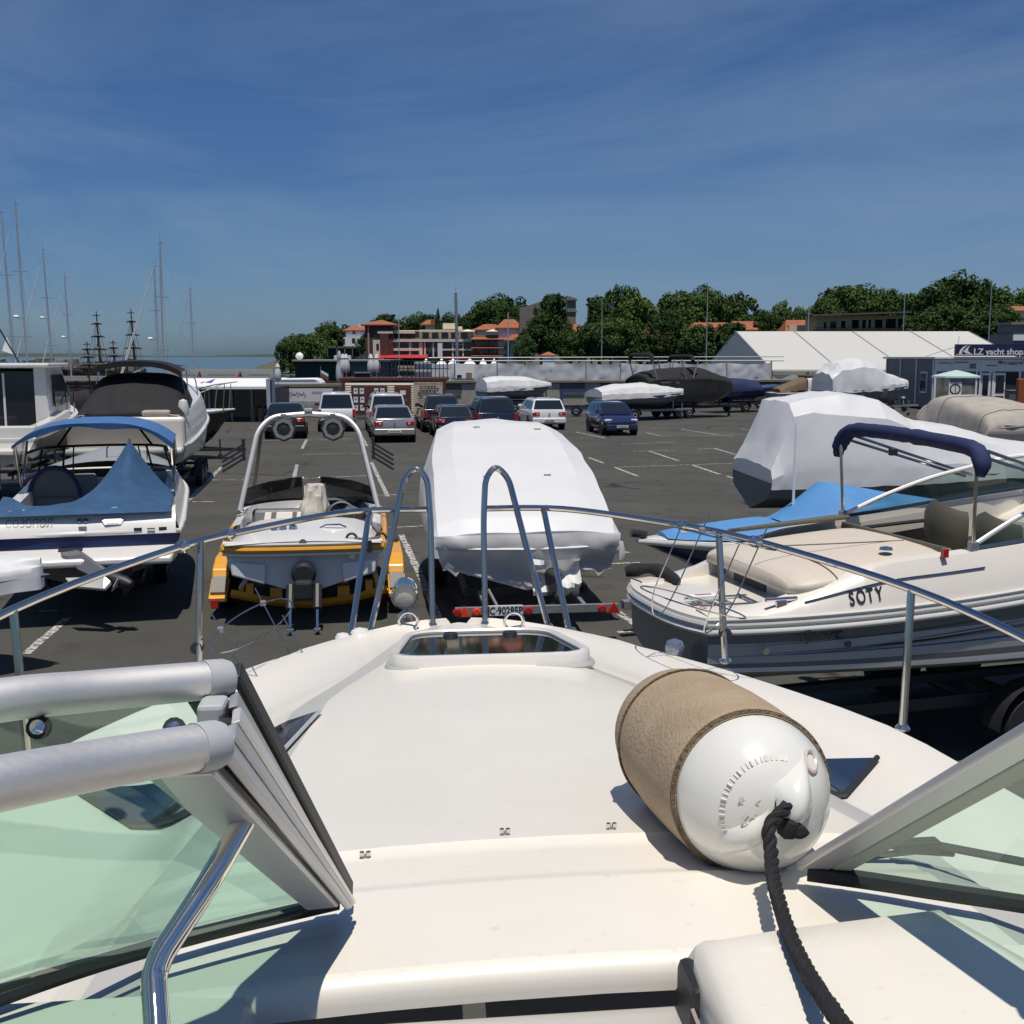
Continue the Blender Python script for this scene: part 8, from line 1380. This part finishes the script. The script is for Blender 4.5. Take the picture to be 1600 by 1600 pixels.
# rope
ROPE = mat('black_rope', (.010,.010,.012), .8, var=.4, vscale=60, bump=.15, bscale=90)
RP = thing('rope', 'black twisted rope tied to the fender and trailing towards the camera', 'rope', (near.x, near.y, 0))
e0 = cap(.06,.12,0) + o0; path = [e0 - axd*.02, e0 + axd*.012 + Vector((0,0,.002)), D(1203,1290,1.325), D(1205,1330,1.30), D(1210,1380,1.24), D(1230,1450,1.13), D(1262,1520,1.02), D(1315,1600,.88), D(1390,1700,.75), D(1480,1800,.65)]
path = smooth_path([p - o0 for p in path], 16); tot = len(path)
for ph in range(3):
    P_ = []; acc = 0
    for i, p in enumerate(path):
        t = (path[min(i+1,tot-1)] - path[max(i-1,0)]).normalized(); u = t.orthogonal(); u = (Vector((1,0,0)) - t*t.x).normalized(); w_ = t.cross(u); acc += (p - path[i-1]).length if i else 0; a = acc*130 + ph*2*pi/3; rr2 = .0045; P_.append(p + (u*cos(a) + w_*sin(a))*rr2)
    MB().tube(P_, .0050, 7).build('rope_strand', ROPE, RP)
kn = [e0 + axd*.012 - o0 + q for q in (Vector((-.004,-.006,-.022)), Vector((.006,-.008,-.028)), Vector((.014,-.008,-.030)), Vector((.020,-.006,-.026)))]; MB().tube(smooth_path(kn, 4), .010, 8).build('knot_tail', ROPE, RP); MB().lathe([(.001,-.016),(.012,-.010),(.015,0),(.012,.010),(.001,.016)], 12, e0 + axd*.012 - o0 + Vector((.000,-.006,-.026)), (.3,0,1)).build('knot', ROPE, RP)

# ---------------------------------------------------------------- wire fender baskets hung on the rail
def basket(lab, pts, tops, drop, m=STEEL):
    """pts: hook point on the rail, two ring centres; rings lie in planes given by two spread vectors"""
    o = thing('fender_basket', lab, 'fender basket', (pts[0].x, pts[0].y, 0)); b0 = Vector((pts[0].x, pts[0].y, 0))
    c1, c2, ux, uy, ax_ = [Vector(q) for q in tops]
    for c in (c1, c2): MB().tube(smooth_path([c - b0 + ux*cos(t) + uy*sin(t) for t in [2*pi*k/14 for k in range(14)]], 2, True) + [c - b0 + ux], .0026, 6).build('wire_ring', m, o)
    bot = c2 + (c2 - c1).normalized()*drop
    for k in (-1, 1):
        for e in (0,):
            a = ux*(.55*k + e); P_ = [c1 + a + uy*.82 - (c2-c1)*.30, c1 + a + uy*.82, c2 + a + uy*.82, bot + a*.9 + uy*.35, bot + a*.9 - uy*.35, c2 + a - uy*.82, c1 + a - uy*.82, c1 + a - uy*.82 - (c2-c1)*.06]; MB().tube(fillet([q - b0 for q in P_], .05, 4), .0024, 6).build('wire_hoop', m, o)
        MB().box(*[v for q in ((c1 + ux*.55*k + uy*.82 - b0),) for v in (q.x-.010,q.x+.010,q.y-.010,q.y+.010,q.z-.010,q.z+.010)]).build('wire_clip', GALV, o, 0, .003)
    for k in (-1, 1): q = pts[0] - b0 + ux*.5*k + Vector((0,0,0)); MB().lathe([(.017,-.018),(.019,0),(.017,.018)], 12, pts[1 if k < 0 else 2] - b0, ax_).build('rail_bracket', CHROME, o); MB().box(*[v for w_ in (pts[1 if k < 0 else 2] - b0,) for v in (w_.x-.013,w_.x+.013,w_.y-.009,w_.y+.009,w_.z-.022,w_.z+.018)]).build('bracket_plate', CHROME, o, 0, .004)
def onrail(s, f): 
    P_ = smooth_path([bz_(s*a, b, c) for a, b, c in top], 6); i = int(f); q = P_[i].lerp(P_[i+1], f - i); return Matrix.Rotation(YAW, 3, 'Z') @ q + Vector((X0, 0, 0))
def at_px(s, px):                          # the point of the rail that stands over that column of the view
    best = None
    for k in range(0, 400):
        q = onrail(s, k/10); v = q - Vector((0, 0, CAMZ)); dpt = v.y*cos(PITCH) - v.z*sin(PITCH)
        if dpt > .3:
            e = abs(800 + FPX*v.x/dpt - px)
            if best is None or e < best[0]: best = (e, q)
    return best[1]
hL, hR = at_px(-1, 320), at_px(1, 1180)
p1, p2 = D(425,960,3.50), D(372,1000,3.32); basket('wire fender basket hanging outside the port bow rail', [hL, at_px(-1, 285), at_px(-1, 357)], [D(395,975,3.62), D(440,1060,3.58), (D(455,935,3.75) - D(330,1015,3.3))*.5, Vector((-.06,.075,.015)), at_px(-1, 357) - at_px(-1, 285)], .05)
basket('wire fender basket with black clamps hanging outside the starboard bow rail', [hR, at_px(1, 1070), at_px(1, 1180)], [D(1125,838,3.55), D(1080,940,3.55), (D(1215,845,3.40) - D(1050,805,3.75))*.5, Vector((.06,.10,-.02)), at_px(1, 1180) - at_px(1, 1070)], .08)
